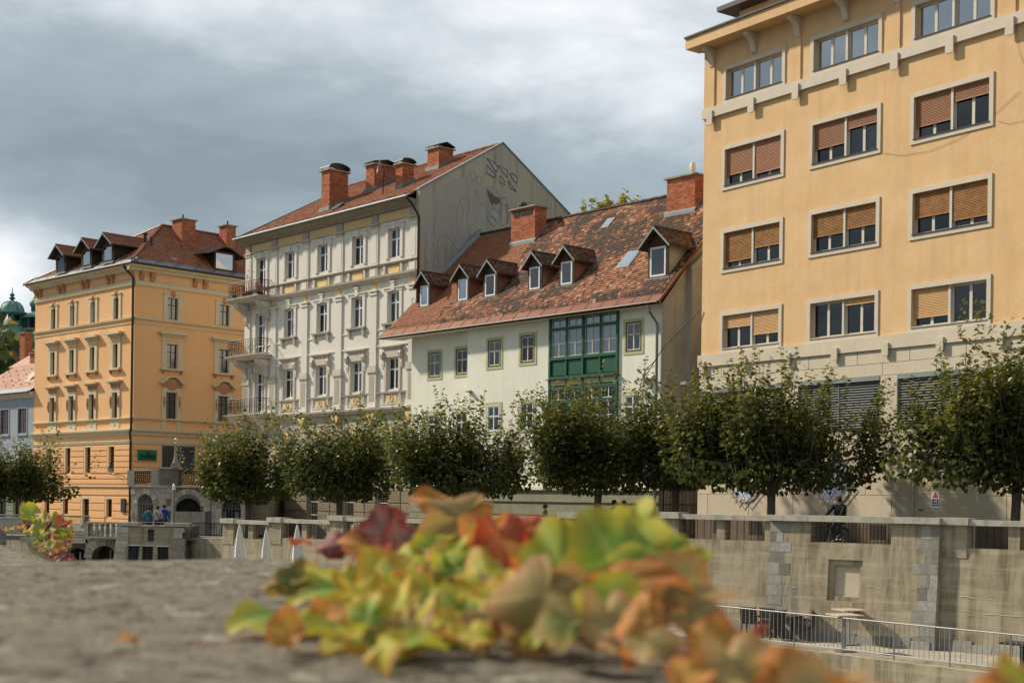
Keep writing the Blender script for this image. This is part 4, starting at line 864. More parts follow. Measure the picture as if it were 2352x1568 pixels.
        mb, P = rail_mb(path, h); part('hand_rail', mb, darkmetal, bl)
        for (p0, p1, n) in ((P[0], P[1], 4), (P[1], P[2], 13), (P[2], P[3], 4)):
            dv = (p1 - p0) / n
            for q in range(n + 1): part('baluster', MB().tube([p0 + dv * q + Vector((0, 0, .02)), p0 + dv * q + Vector((0, 0, h))], .014, 4), darkmetal, bl)
            for q in range(n):
                a = p0 + dv * q; c = []
                for t in range(13):
                    f = t / 12; c.append(a + dv * (.5 + .42 * math.sin(f * math.pi * 3)) + Vector((0, 0, .12 + .72 * f)))
                part('scroll', MB().tube(c, .011, 4), darkmetal, bl)
                part('scroll', MB().tube([a + dv * .5 + Vector((0, 0, .48)) + dv.normalized() * (.1 * math.cos(w)) + Vector((0, 0, .1 * math.sin(w))) for w in [2 * math.pi * g_ / 8 for g_ in range(8)]], .010, 4, True), darkmetal, bl)
    # potted plants on the top balcony
    red = leaf_mat('red_shrub_leaf', [(0, (.30, .05, .03)), (.5, (.50, .12, .04)), (1, (.62, .22, .08))], .3)
    for (s, nm, hgt, lab) in ((-.35, 120, .75, 'orange potted shrub on the top balcony, at its outer end'), (.9, 30, .35, 'small dark potted plant on the top balcony, middle of its row'), (1.5, 60, 1.5, 'tall thin red potted shrub on the top balcony'), (2.6, 90, .6, 'red potted shrub at the inner end of the top balcony')):
        t = thing('potted_shrub', lab, 'plant', group='pots on the top balcony'); t.matrix_world = b.matrix_basis @ Matrix.Translation((s, -.72, 14.36))
        part('pot', MB().lathe([(0.001, 0), (.13, 0), (.18, .3), (.16, .3), (.14, .24), (0.001, .24)], 10), brown_wood, t)
        lm = MB(); st = MB()
        for k in range(nm):
            z = .3 + rnd.random() ** .8 * hgt; r = .3 * (.4 + rnd.random()); a = rnd.uniform(0, 6.28)
            c = Vector((r * math.cos(a), r * .7 * math.sin(a), z)); e = .045; n1 = Vector((rnd.gauss(0, 1), rnd.gauss(0, 1), rnd.gauss(0, 1))).normalized(); n2 = n1.orthogonal().normalized()
            lm.cur = rnd.random(); lm.add([c - n1 * e, c + n2 * e * .7, c + n1 * e, c - n2 * e * .7], [(0, 1, 2, 3)])
            if k % 12 == 0: st.tube([(0, 0, .25), (c.x * .5, c.y * .5, (.25 + z) / 2 + .1), tuple(c)], .008, 4)
        part('foliage', lm, red, t); part('stem', st, brown_wood, t)
townhouse()

# ------------------------------------------------------------------ orange corner building
def corner_house():
    b = thing('orange_corner_house', 'bright orange corner house with pale yellow trim and hipped tile roof', 'building', (-36.502, 105.189, 0), R(-44.514))
    W = 14.53; D2 = 15.0
    cx = [2.95, 5.85, 8.85, 12.1]; cR = [2.98, 7.25, 11.5]; B0 = -1.3
    opL = []; opR = []
    RW = [(13.75, 15.25, .66), (10.33, 12.0, .62), (6.8, 8.62, .68)]
    for (z0, z1, w) in RW:
        for c in cx: opL.append((c - w / 2, c + w / 2, z0, z1))
        for c in cR: opR.append((c - .43, c + .43, z0 + .06, z1 + .08))
    for c in (2.6, 5.45, 8.4, 11.72): opL.append((c - .35, c + .35, 3.02, 4.83))
    gl = [(2.35, .36, .0, 1.12), (5.2, .36, .0, 1.12), (8.2, .45, B0 + .15, 1.14), (11.5, .36, -.1, 1.15)]
    for c, hw, z0, z1 in gl: opL.append((c - hw, c + hw, z0, z1))
    opR.append((2.25, 5.0, 3.0, 4.98))
    # left face in the building frame; right face in a child frame turned 90 degrees
    rf = part('right_wall', wall(0, D2, B0, 17.0, opR, 0, .22), orange1, b, (W, 0, 0), (0, 0, R(90)))
    part('left_wall', wall(0, W, B0, 17.0, opL, 0, .22), orange1, b)
    part('rear_walls', MB().add([(0, 0, B0), (0, D2, B0), (0, D2, 17), (0, 0, 17)], [(3, 2, 1, 0)]).add([(0, D2, B0), (W, D2, B0), (W, D2, 17), (0, D2, 17)], [(3, 2, 1, 0)]), orange1, b)
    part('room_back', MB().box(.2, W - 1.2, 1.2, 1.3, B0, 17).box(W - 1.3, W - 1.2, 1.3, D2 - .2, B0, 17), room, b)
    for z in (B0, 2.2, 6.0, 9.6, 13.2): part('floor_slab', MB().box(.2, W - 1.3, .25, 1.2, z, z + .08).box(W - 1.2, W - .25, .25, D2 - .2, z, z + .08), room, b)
    def face(par, width, cols, right):
        # window surrounds on three floors
        for r, (z0, z1, w) in enumerate(RW):
            for ci, c in enumerate(cols):
                if right: z0_, z1_, hw = z0 + .06, z1 + .08, .43
                else: z0_, z1_, hw = z0, z1, w / 2
                h = z1_ - z0_
                light = (not right and r == 0 and ci in (1, 2))
                window(par, c - hw, z0_, 2 * hw, h, .14, cream_frame if light else dark_frame, (.5,), (.68,), .05, .05, .06, glass, ((.06, .94),) if (ci + r) % 2 else ((.05, .45),))
                fw = .32
                cpart(('reveal', right, r), lambda: MB().box(-hw, -hw + .02, 0, .14, 0, h).box(hw - .02, hw, 0, .14, 0, h).box(-hw + .02, hw - .02, 0, .14, h - .02, h), 'reveal', b1trim, par, (c, 0, z0_))
                if r == 0:
                    cpart(('bo0', right), lambda: MB().box(-hw - fw, -hw, -.06, 0, -.05, h + .22).box(hw, hw + fw, -.06, 0, -.05, h + .22).box(-hw, hw, -.06, 0, h, h + .22).box(-hw - fw - .04, hw + fw + .04, -.1, 0, h + .22, h + .3), 'window_surround', b1trim, par, (c, 0, z0_))
                    cpart('crest', lambda: MB().lathe([(0.001, .12), (.1, .1), (.2, .03), (.24, 0)], 9), 'crest', terra, par, (c, -.06, z1_ + .26), (R(90), 0, 0))
                elif r == 1:
                    cpart(('bo1', right), lambda: MB().box(-hw - .38, -hw - .02, -.07, 0, -.05, h + .12).box(hw + .02, hw + .38, -.07, 0, -.05, h + .12).box(-hw - .02, hw + .02, -.07, 0, h, h + .12).box(-hw - .4, hw + .4, -.09, 0, h + .12, h + .5).box(-hw - .5, hw + .5, -.18, 0, h + .5, h + .66).box(-hw - .68, hw + .68, -.36, 0, h + .66, h + .82), 'window_surround', b1trim, par, (c, 0, z0_))
                    part('frieze_panel', MB().box(c - hw - .2, c + hw + .2, -.1, -.091, z1_ + .2, z1_ + .42), orange1, par)
                    part('sill', MB().box(c - hw - .5, c + hw + .5, -.24, 0, z0_ - .15, z0_ - .02), b1trim, par)
                    for sg in (-1, 1): part('sill_bracket', MB().prism([(0, z0_ - .42), (-.1, z0_ - .38), (-.16, z0_ - .15), (0, z0_ - .15)], c + sg * (hw + .3) - .08, c + sg * (hw + .3) + .08), terra, par)
                else:
                    cpart(('bo2', right), lambda: MB().box(-hw - .34, -hw - .02, -.07, 0, -.05, h + .3).box(hw + .02, hw + .34, -.07, 0, -.05, h + .3).box(-hw - .02, hw + .02, -.07, 0, h, h + .3), 'window_surround', b1trim, par, (c, 0, z0_))
                    for sg in (-1, 1): part('garland', MB().tube([(c + sg * (hw + .18), -.08, z0_ + h * .85), (c + sg * (hw + .18), -.1, z0_ + h * .6), (c + sg * (hw + .18), -.08, z0_ + h * .4)], [.05, .08, .02], 6), terra, par)
                    if right:
                        pts = [(c + 1.0 * math.cos(a) * .72, z1_ + .72 + .45 * math.sin(a)) for a in [math.pi * k / 10 for k in range(11)]]
                        inn = [(c + .8 * math.cos(a) * .68, z1_ + .72 + .33 * math.sin(a)) for a in [math.pi * k / 10 for k in range(11)]]
                        for k in range(10): part('arch_stone', MB().prism([pts[k], pts[k + 1], inn[k + 1], inn[k]], -.3, 0, 'y'), b1trim, par)
                        part('arch_shoulder', MB().box(c - 1.0, c - .7, -.3, 0, z1_ + .6, z1_ + .74).box(c + .7, c + 1.0, -.3, 0, z1_ + .6, z1_ + .74), b1trim, par)
                        part('shell_ornament', MB().lathe([(0.001, .16), (.3, .1), (.5, .06), (.56, 0)], 12), terra, par, (c, -.03, z1_ + .62), (R(90), 0, 0))
                        part('ornament_band', MB().box(c - .75, c + .75, -.08, 0, z1_ + .3, z1_ + .6), terra, par)
                        for sg in (-1, 1): box('pedestal', par, b1trim, c + sg * .6 - .16, c + sg * .6 + .16, -.05, 0, 6.05, 6.7)
                    else:
                        part('lintel', MB().box(c - .95, c + .95, -.34, 0, z1_ + .72, z1_ + .84).box(c - .8, c + .8, -.16, 0, z1_ + .62, z1_ + .72), b1trim, par)
                        part('ornament_band', MB().box(c - .6, c + .6, -.06, 0, z1_ + .3, z1_ + .62), terra, par)
                        box('apron_panel', par, b1trim, c - .66, c + .66, -.04, 0, 6.05, 6.65)
                        part('apron_knob', MB().lathe([(0.001, .06), (.05, .03), (.05, 0)], 6), darkmetal, par, (c, -.04, 6.35), (R(90), 0, 0))
        # horizontal mouldings (set so that the two faces butt at the corner)
        e = 0.0 if right else 0.0
        part('string_course', MB().prism([(0, 13.55), (-.14, 13.6), (-.16, 13.72), (0, 13.76)], 0, width), b1trim, par)
        part('string_line', MB().box(0, width, -.05, 0, 13.28, 13.36), b1trim, par)
        part('sill_course', MB().prism([(0, 6.68), (-.16, 6.72), (-.18, 6.8), (0, 6.84)], 0, width), b1trim, par)
        part('belt_cornice', MB().prism([(0, 5.55), (-.1, 5.6), (-.16, 5.78), (-.32, 5.9), (-.33, 6.02), (0, 6.08)], 0, width), b1trim, par)
        part('architrave', MB().prism([(0, 5.0), (-.06, 5.0), (-.12, 5.2), (0, 5.24)], 0, width), b1trim, par)
        part('frieze_line', MB().prism([(0, 15.9), (-.1, 15.92), (-.14, 16.2), (0, 16.28)], 0, width), b1trim, par)
        part('crown_cornice', MB().prism([(0, 16.85), (-.2, 16.9), (-.3, 17.05), (-.55, 17.15), (-.62, 17.3), (0, 17.32)], -.62 if right else -.5, width if right else width), b1trim, par)
        pos = [.45, .95] if right else []
        n = int(width / 2.98) + 1
        for k in range(n + 1):
            for dx in (0, .62):
                s = (.35 + k * 3.55 + dx) if not right else (.5 + k * 4.25 + dx * 1.3)
                if s > width - .25: continue
                part('console', MB().prism([(0, 16.28), (-.1, 16.3), (-.14, 16.5), (-.3, 16.7), (-.34, 16.86), (0, 16.86)], s - .15, s + .15), terra, par)
            for a0, a1 in (((.35 + k * 3.55 + .95), (.35 + (k + 1) * 3.55 - .3)),) if not right else (((.5 + k * 4.25 + 1.1), (.5 + (k + 1) * 4.25 - .3)),):
                a1 = min(a1, width - .3)
                if a1 > a0 + .3: part('frieze_panel', MB().box(a0, a1, -.04, 0, 16.38, 16.42).box(a0, a1, -.04, 0, 16.74, 16.78).box(a0, a0 + .04, -.039, 0, 16.42, 16.74).box(a1 - .04, a1, -.039, 0, 16.42, 16.74), b1trim, par)
    face(b, W, cx, False); face(rf, D2, cR, True)
    # rusticated lower storeys: single bands between the openings
    def bands(par, width, z0, z1, gaps, n):
        xs = [0.02] + [v for g in sorted(gaps) for v in g] + [width]
        for k in range(n):
            a0, a1 = z0 + (z1 - z0) * k / n, z0 + (z1 - z0) * (k + 1) / n
            for i in range(0, len(xs), 2):
                if xs[i + 1] - xs[i] > .1: part('rustic_band', MB().bbox(xs[i], xs[i + 1], -.06, 0, a0 + .035, a1 - .035, .02), orange1, par)
    bands(b, W, 2.95, 4.95, [(c - .55, c + .4) for c in (2.6, 5.45, 8.4, 11.72)], 5)
    bands(b, W, 2.2, 2.9, [], 2); bands(b, W, -.75, 1.35, [(c - hw - .22, c + hw + .05) for c, hw, _, _ in gl], 4); bands(b, W, 1.4, 1.95, [], 1)
    bands(rf, D2, 2.95, 4.95, [(2.0, 5.25)], 5); bands(rf, D2, -1.2, 1.95, [], 6)
    for c in (2.6, 5.45, 8.4, 11.72):
        window(b, c - .35, 3.02, .7, 1.81, .14, dark_frame, (.5,), (.62,), .05, .05, .06, glass, ((.1, .9),)); part('window_surround', MB().box(c - .53, c - .35, -.05, 0, 2.95, 4.95).box(c - .35, c + .39, -.05, 0, 4.83, 4.95), b1trim, b)
    for k, (c, hw, z0, z1) in enumerate(gl):
        window(b, c - hw, z0, 2 * hw, z1 - z0, .14, dark_frame, (), (.7,) , .05, .05, .06, glass_dark, ((.2, .7),), name='door' if k == 2 else 'window'); part('door_surround' if k == 2 else 'window_surround', MB().box(c - hw - .2, c - hw, -.05, 0, z0, z1 + .14).box(c - hw, c + hw + .03, -.05, 0, z1, z1 + .14), b1trim, b)
    part('plinth', MB().box(0, 7.7, -.12, 0, B0, -.75).box(8.7, W, -.12, 0, B0, -.75), palestone, b)
    part('storey_ledge', MB().box(0, W, -.14, 0, 2.0, 2.12), b1trim, b); part('storey_ledge', MB().box(.0, D2, -.14, 0, 2.0, 2.12), b1trim, rf)
    # shop front with its roller grille on the right face
    sf = part('shop_front', MB().box(2.25, 2.33, .0, .15, 3.0, 4.98).box(4.92, 5.0, 0, .15, 3.0, 4.98).box(3.72, 3.84, 0, .15, 3.0, 4.98).box(2.33, 4.92, 0, .15, 4.9, 4.98), steel, rf)
    box('pane', sf, glass_dark, 2.33, 3.72, .1, .11, 3.0, 4.9); box('pane', sf, glass_dark, 3.84, 4.92, .1, .11, 3.0, 4.9)
    for k in range(16): box('grille_slat', sf, steel, 2.34, 4.91, .05, .06, 3.06 + k * .115, 3.075 + k * .115)
    for k in range(14): box('grille_link', sf, steel, 2.4 + k * .18, 2.412 + k * .18, .045, .058, 3.0, 4.9)
    # roof
    A = Vector((10.6, 4.4, 21.1)); L0 = Vector((-.65, -.65, 17.32)); C0 = Vector((W + .65, -.65, 17.32)); E0 = Vector((W + .65, D2, 17.32)); A2 = Vector((10.6, D2, 21.1))
    part('roof_deck', MB().add([tuple(L0), tuple(C0), tuple(A), tuple(E0), tuple(A2), (-.65, D2, 17.32)], [(0, 1, 2), (1, 3, 4, 2), (0, 2, 4, 5)]), tile1, b)
    tf = lambda c: min(1, max(0, rnd.gauss(.5, .2)))
    n1 = (C0 - L0).cross(A - L0)
    V1 = Vector((0, A.y - L0.y, A.z - L0.z)).normalized()
    def in_left(c):
        t = (c.y + .65) / 5.05; return L0.x + (A.x - L0.x) * t + .1 < c.x < C0.x + (A.x - C0.x) * t - .1 and t < 1
    def in_right(c):
        t = (c.x - C0.x) / (A.x - C0.x); return c.y > C0.y + (A.y - C0.y) * t + .1 and c.y < D2 and 0 <= t < 1
    tiles(b, tile1, L0 + V1 * .5 + Vector((0, 0, .02)), (1, 0, 0), V1, 72, 30, .22, .19, .025, tf, 0, in_left)
    V2 = Vector((A.x - C0.x, 0, A.z - C0.z)).normalized()
    tiles(b, tile1, C0 + V2 * .5 + Vector((0, 0, .02)), (0, 1, 0), V2, 70, 29, .22, .19, .025, tf, 0, in_right)
    hip = [C0.lerp(A, k / 22) + Vector((0, 0, .06)) for k in range(1, 23)]
    for k in range(21): part('hip_tile', MB().tube([hip[k], hip[k + 1]], [.13, .10], 6), tile1, b)
    part('hip_tiles', MB().tube([L0 + Vector((0, 0, .06)), A + Vector((0, 0, .06))], .1, 6), pipe_brown, b)
    part('ridge_tiles', MB().tube([A + Vector((0, 0, .06)), A2 + Vector((0, 0, .06))], .12, 6), tile1, b)
    for a, e, Vv in ((L0, C0, V1), (C0, E0, V2)):
        part('eave_sheet', MB().add([tuple(a + Vector((0, 0, .06))), tuple(e + Vector((0, 0, .06))), tuple(e + Vv * .6 + Vector((0, 0, .06))), tuple(a + Vv * .6 + Vector((0, 0, .06)))], [(0, 1, 2, 3)]), zinc, b)
        part('gutter', MB().tube([a, e], .08, 8), pipe_brown, b)
        for k in range(10):
            p = a.lerp(e, (k + .2) / 10.2); q = a.lerp(e, (k + .75) / 10.2) + Vv * .6; part('snow_rail', MB().tube([p + Vector((0, 0, .12)), q + Vector((0, 0, .2))], .018, 4), darkmetal, b)
    sl1 = lambda z: -.65 + (z - 17.32) * 5.05 / 3.78
    dark_side = mat('tarred_cheek', (.035, .028, .022), (.05, .04, .03), 5, .9)
    for k, (c, w) in enumerate(((4.7, 1.5), (8.55, 1.5), (11.55, 1.55))):
        dormer(b, c - w / 2, c + w / 2, -.42, 17.72, 19.0, 19.72, sl1, dark_frame, dark_side, tile1, glass_sky if k else glass_dark, ov=.42)
    # eyebrow dormers on the right slope
    for sc_ in (7.05, 11.8):
        d = part('dormer', MB().box(-.85, -.72, 0, .08, 0, 1.35).box(.72, .85, 0, .08, 0, 1.35).box(-.72, .72, 0, .08, 1.2, 1.35).box(-.72, .72, 0, .08, 0, .1), brown_wood, rf, (sc_, -.25, 17.75))
        box('pane', d, glass_sky, -.72, .72, .03, .04, .1, 1.2)
        arc = [(-1.75 + 3.5 * k / 14, 1.28 + .42 * math.exp(-((-1.75 + 3.5 * k / 14) / .9) ** 2) - (.25 * abs(-1 + k / 7) ** 2)) for k in range(15)]
        part('curved_roof', MB().add([(x, -.3, z) for x, z in arc] + [(x, 2.1, z + .06) for x, z in arc] + [(x, -.3, z - .08) for x, z in arc], [(k, k + 1, 16 + k, 15 + k) for k in range(14)] + [(30 + k, 31 + k, k + 1, k) for k in range(14)]), pipe_brown, d)
        for sg in (-1, 1): part('cheek', MB().add([(sg * .8, .05, 0), (sg * .8, 1.6, 1.3), (sg * .8, .05, 1.3), (sg * 1.5, .6, .5), (sg * 1.5, 1.9, 1.2)], [(0, 1, 2)]), dark_side, d)
    zr = lambda y: 17.32 + (y + .65) * 3.78 / 5.05
    sk = part('skylight', MB().add([(2.9, .1, zr(.1) + .12), (3.6, .1, zr(.1) + .12), (3.6, .75, zr(.75) + .12), (2.9, .75, zr(.75) + .12), (2.9, .1, zr(.1)), (3.6, .1, zr(.1)), (3.6, .75, zr(.75)), (2.9, .75, zr(.75))], [(0, 1, 2, 3), (0, 4, 5, 1), (1, 5, 6, 2), (4, 0, 3, 7)]), pipe_brown, rf)
    part('pane', MB().add([(3.0, .2, zr(.2) + .135), (3.5, .2, zr(.2) + .135), (3.5, .65, zr(.65) + .135), (3.0, .65, zr(.65) + .135)], [(0, 1, 2, 3)]), MATS['skylight_glass'], sk)
    # chimneys stand in the frame of the right slope
    for (x0, x1, y0, y1, zt) in ((5.0, 6.15, 2.2, 3.5, 21.5), (9.1, 9.9, 2.6, 3.6, 21.7)):
        c = chimney(b, W - y1, W - y0, x0, x1, zr(y0) - .4, zt, 'slab', None, .25, .08, None)
        part('flue_pipe', MB().tube([(W - y0 - .5, x0 + .4, zt), (W - y0 - .5, x0 + .4, zt + .45)], .06, 6), darkmetal, c)
    part('vent_pipe', MB().lathe([(.12, 0), (.12, .8), (.2, .82), (.2, .9), (0.001, .92)], 8, (12.9, 1.7, 19.0)), pipe_brown, b); part('vent_pipe', MB().lathe([(.09, 0), (.09, .6), (.0, .62)], 8, (13.9, 1.6, 18.9)), pipe_brown, b)
    dp = part('downpipe', MB().tube([(W - .5, -.6, 17.2), (W - .42, -.45, 16.95), (W + .0, -.14, 16.4), (W + .0, -.14, 6.1), (W - .05, -.2, 5.7), (W - .05, -.14, 5.2), (W - .05, -.14, -1.2)], .085, 8), pipe_brown, b)
    # green shop sign: built where it hangs
    M_ = b.matrix_basis @ Matrix.Translation((W, 0, 0)) @ Matrix.Rotation(R(90), 4, 'Z')
    gs = mat('sign_green', (.004, .19, .075), (.004, .17, .065), 2, .5)
    s = tag(part('shop_sign', MB().bbox(0, 1.45, -.1, 0, 0, .7, .012), gs), 'green shop sign with dark crown and lettering on the orange wall', 'sign'); s.matrix_world = M_ @ Matrix.Translation((.34, -.07, 3.86))
    def text(txt, size, loc, m, parent, bold=0.0, sx=1.0):
        c = bpy.data.curves.new('lettering', 'FONT'); c.body = txt; c.size = size; c.extrude = .006; c.offset = bold; c.align_x = 'CENTER'; c.materials.append(m)
        tmp = bpy.data.objects.new('tmp', c); me_ = bpy.data.meshes.new_from_object(tmp); bpy.data.objects.remove(tmp)
        o = bpy.data.objects.new('lettering', me_); col.objects.link(o); o.location = loc; o.rotation_euler = (R(90), 0, 0); o.scale = (sx, 1, 1); o.parent = parent; return o
    sdk = mat('sign_black', (.008, .012, .008), (.006, .01, .006), 4, .5)
    text('PALMERS', .30, (.725, -.105, .2), sdk, s, .012, 1.0)
    part('underline', MB().box(.1, 1.35, -.112, -.1, .1, .145), sdk, s)
    part('crown_emblem', MB().prism([(.56, .59), (.6, .46), (.85, .46), (.89, .59), (.79, .52), (.725, .63), (.66, .52)], -.112, -.1, 'y'), sdk, s)
    s2 = tag(part('shop_lettering', MB().box(6.6, 10.6, -.09, -.06, 5.26, 5.3), terra), 'row of dark red raised letters on the orange wall above the tree', 'sign'); s2.matrix_world = M_
    rl = mat('letter_red', (.30, .05, .03), (.24, .04, .025), 4, .6)
    text('ARTURTE', .36, (8.6, -.12, 5.28), rl, s2, .014, 1.35)
    part('emblem', MB().box(6.65, 7.0, -.12, -.09, 5.29, 5.58), b1trim, s2); part('emblem_centre', MB().box(6.74, 6.91, -.125, -.121, 5.36, 5.5), pipe_brown, s2)
    # wall lantern on the corner
    l = tag(part('wall_lantern', MB().tube([(0, 0, 0), (-.25, -.35, .1), (-.55, -.8, .12)], .025, 6).tube([(0, 0, -.35), (-.2, -.25, -.1), (-.45, -.65, .1)], .015, 5), darkmetal), 'black iron wall lantern on a scrolled bracket beside the downpipe', 'lantern'); l.matrix_world = b.matrix_basis @ Matrix.Translation((13.6, -.05, 2.75))
    part('lamp_glass', MB().lathe([(.11, 0), (.19, .42)], 6, (-.55, -.8, .16)), glass_clear, l); part('lamp_cap', MB().lathe([(.21, .42), (.2, .46), (.1, .62), (.04, .68), (.05, .76), (0.001, .82)], 6, (-.55, -.8, .16)), darkmetal, l); part('lamp_foot', MB().lathe([(0.001, -.06), (.06, -.04), (.12, 0)], 6, (-.55, -.8, .16)), darkmetal, l)
    pn = tag(part('info_board', MB().box(13.3, 13.85, -.16, -.07, .25, 1.2), darkmetal), 'dark framed notice board at the foot of the orange corner', 'sign'); pn.location = b.location; pn.rotation_euler = b.rotation_euler
corner_house()

# ------------------------------------------------------------------ low blue-grey house and what rises behind it
def blue_house():
    b = thing('blue_house', 'low blue-grey house with pink tiled roof beside the orange corner house', 'house', (-36.502, 105.189, 0), R(-44.514))
    X0, X1 = -12.0, -.02; ops = [(c - .72, c + .72, 6.1, 8.0) for c in (-10.2, -7.6, -4.88, -1.86)] + [(c - .55, c + .55, -1.2, 1.0) for c in (-8, -5.0, -2.4)]
    part('wall', wall(X0, X1, 2.0, 9.2, [o for o in ops if o[2] > 2], 0, .2), bluewall, b); part('base_wall', wall(X0, X1, -1.3, 2.0, [o for o in ops if o[2] < 2], 0, .2), greenbase, b)
    part('rear_walls', MB().add([(X0, 0, -1.3), (X0, 9, -1.3), (X0, 9, 9.2), (X0, 4.5, 12), (X0, 0, 9.2)], [(4, 3, 2, 1, 0)]).add([(X0, 9, -1.3), (X1, 9, -1.3), (X1, 9, 9.2), (X0, 9, 9.2)], [(3, 2, 1, 0)]), bluewall, b)
    part('room_back', MB().box(X0 + .1, X1 - .1, 1, 1.1, -1.3, 9), room, b)
    for o in ops:
        if o[2] > 2:
            window(b, o[0] + .06, o[2], 1.32, 1.9, .06, mat('oxblood_frame', (.16, .03, .025), (.13, .025, .02), 4, .5), (.25, .5, .75), (.6,), .08, .05, .07, glass, ((.05, .95),))
            part('window_surround', MB().box(o[0] - .12, o[0], -.04, 0, 6.0, 8.1).box(o[1], o[1] + .12, -.04, 0, 6.0, 8.1).box(o[0], o[1], -.04, 0, 8.0, 8.1).box(o[0] - .16, o[1] + .16, -.1, 0, 5.9, 6.0), bluewall, b)
        else: window(b, o[0], o[2], 1.1, 2.2, .1, dark_frame, (.5,), (.7,), .06, .05, .06, glass_dark)
    for k in range(5):
        for a, e in ((X0, -8.7), (-7.3, -5.7), (-4.3, -3.1), (-1.7, X1)): part('rustic_band', MB().bbox(a, e, -.05, 0, -.9 + k * .48, -.46 + k * .48, .02), greenbase, b)
    part('cornice', MB().prism([(0, 8.75), (-.15, 8.8), (-.35, 9.05), (-.4, 9.2), (0, 9.25)], X0, X1), creamtrim, b)
    m = .62; V = Vector((0, 1, m)).normalized()
    part('roof_deck', MB().add([(X0, -.45, 9.2), (X1, -.45, 9.2), (X1, 4.5, 9.2 + 4.95 * m), (X0, 4.5, 9.2 + 4.95 * m), (X1, 9.4, 9.2), (X0, 9.4, 9.2)], [(0, 1, 2, 3), (3, 2, 4, 5)]), tile0, b)
    tiles(b, tile0, Vector((X0, -.45, 9.22)) + V * .75, (1, 0, 0), V, 46, 19, .26, .26, .022, lambda c: rnd.random(), 0, lambda c: c.x < X1 - .1)
    part('eave_sheet', MB().add([tuple(Vector((x, -.47, 9.24)) + V * t) for x, t in ((X0, 0), (X1, 0), (X1, .75), (X0, .75))], [(0, 1, 2, 3)]), zinc, b)
    part('gutter', MB().tube([(X0, -.5, 9.2), (X1, -.5, 9.2)], .07, 6), pipe_brown, b)
    sk = part('skylight', MB().add([(-4.3, 1.2, 10.25), (-3.4, 1.2, 10.25), (-3.3, 1.9, 11.1), (-4.2, 1.9, 11.1), (-4.3, 1.2, 10.15), (-3.4, 1.2, 10.15)], [(0, 1, 2, 3), (0, 4, 5, 1)]), pipe_brown, b)
    hooks = MB()
    for k in range(9):
        for j in range(4): p = Vector((X0 + .6 + k * 1.35 + (j % 2) * .6, -.45, 9.3)) + V * (1.2 + j * 1.0); hooks.box(p.x - .05, p.x + .05, p.y - .06, p.y + .02, p.z, p.z + .07)
    stuff(part('snow_stops', hooks, pipe_brown, b))
blue_house()
def back_house():
    # brick house behind the blue one, with its stacks
    o = thing('brick_house', 'red brick house end rising behind the pink roof of the blue house', 'house', (-44.0, 122.0, -1), R(-40))
    part('wall', MB().box(0, 9, 0, 7, 0, 13.6), brickwall, o)
    part('roof', MB().prism([(-.5, 13.5), (3.5, 16.0), (7.5, 13.5)], -.4, 9.4), tile0, o)
    part('small_gable', MB().prism([(6.2, 13.2), (8.4, 13.2), (7.3, 14.9)], -.6, .2, 'y'), greywall, o)
    for k in range(3): window(o, 1.2 + k * 2.6, 10.2, 1.1, 1.7, -.04, dark_frame, (.5,), (.6,), .07, .05, .05, glass_dark)
def brick_mat():
    m = bpy.data.materials.new('far_brickwork'); m.use_nodes = True; N = m.node_tree.nodes; L = m.node_tree.links
    t = N.new('ShaderNodeTexBrick'); t.inputs['Color1'].default_value = (.40, .14, .08, 1); t.inputs['Color2'].default_value = (.30, .095, .055, 1); t.inputs['Mortar'].default_value = (.36, .2, .14, 1); t.inputs['Scale'].default_value = 4.0
    tc = N.new('ShaderNodeTexCoord'); mp = N.new('ShaderNodeMapping'); mp.inputs['Rotation'].default_value = (R(90), 0, 0); L.new(tc.outputs['Object'], mp.inputs[0]); L.new(mp.outputs[0], t.inputs[0]); L.new(t.outputs[0], N['Principled BSDF'].inputs['Base Color'])
    N['Principled BSDF'].inputs['Roughness'].default_value = .9; return m
brickwall = brick_mat()
back_house()
def stack(x, y, w, z0, z1, lab):
    o = thing('chimney_stack', lab, 'chimney', (x, y, 0), R(-40), 'brick stacks behind the blue house')
    chimney(o, 0, w, 0, w * .8, z0, z1, 'slab', None, .26, .08)
verdigris = mat('verdigris_copper', (.16, .36, .29), (.10, .24, .19), .5, .6, .1, 6, .5, (.05, .12, .1)); verdi_dark = mat('dark_verdigris', (.06, .13, .10), (.04, .085, .07), .8, .7, 0, 10)
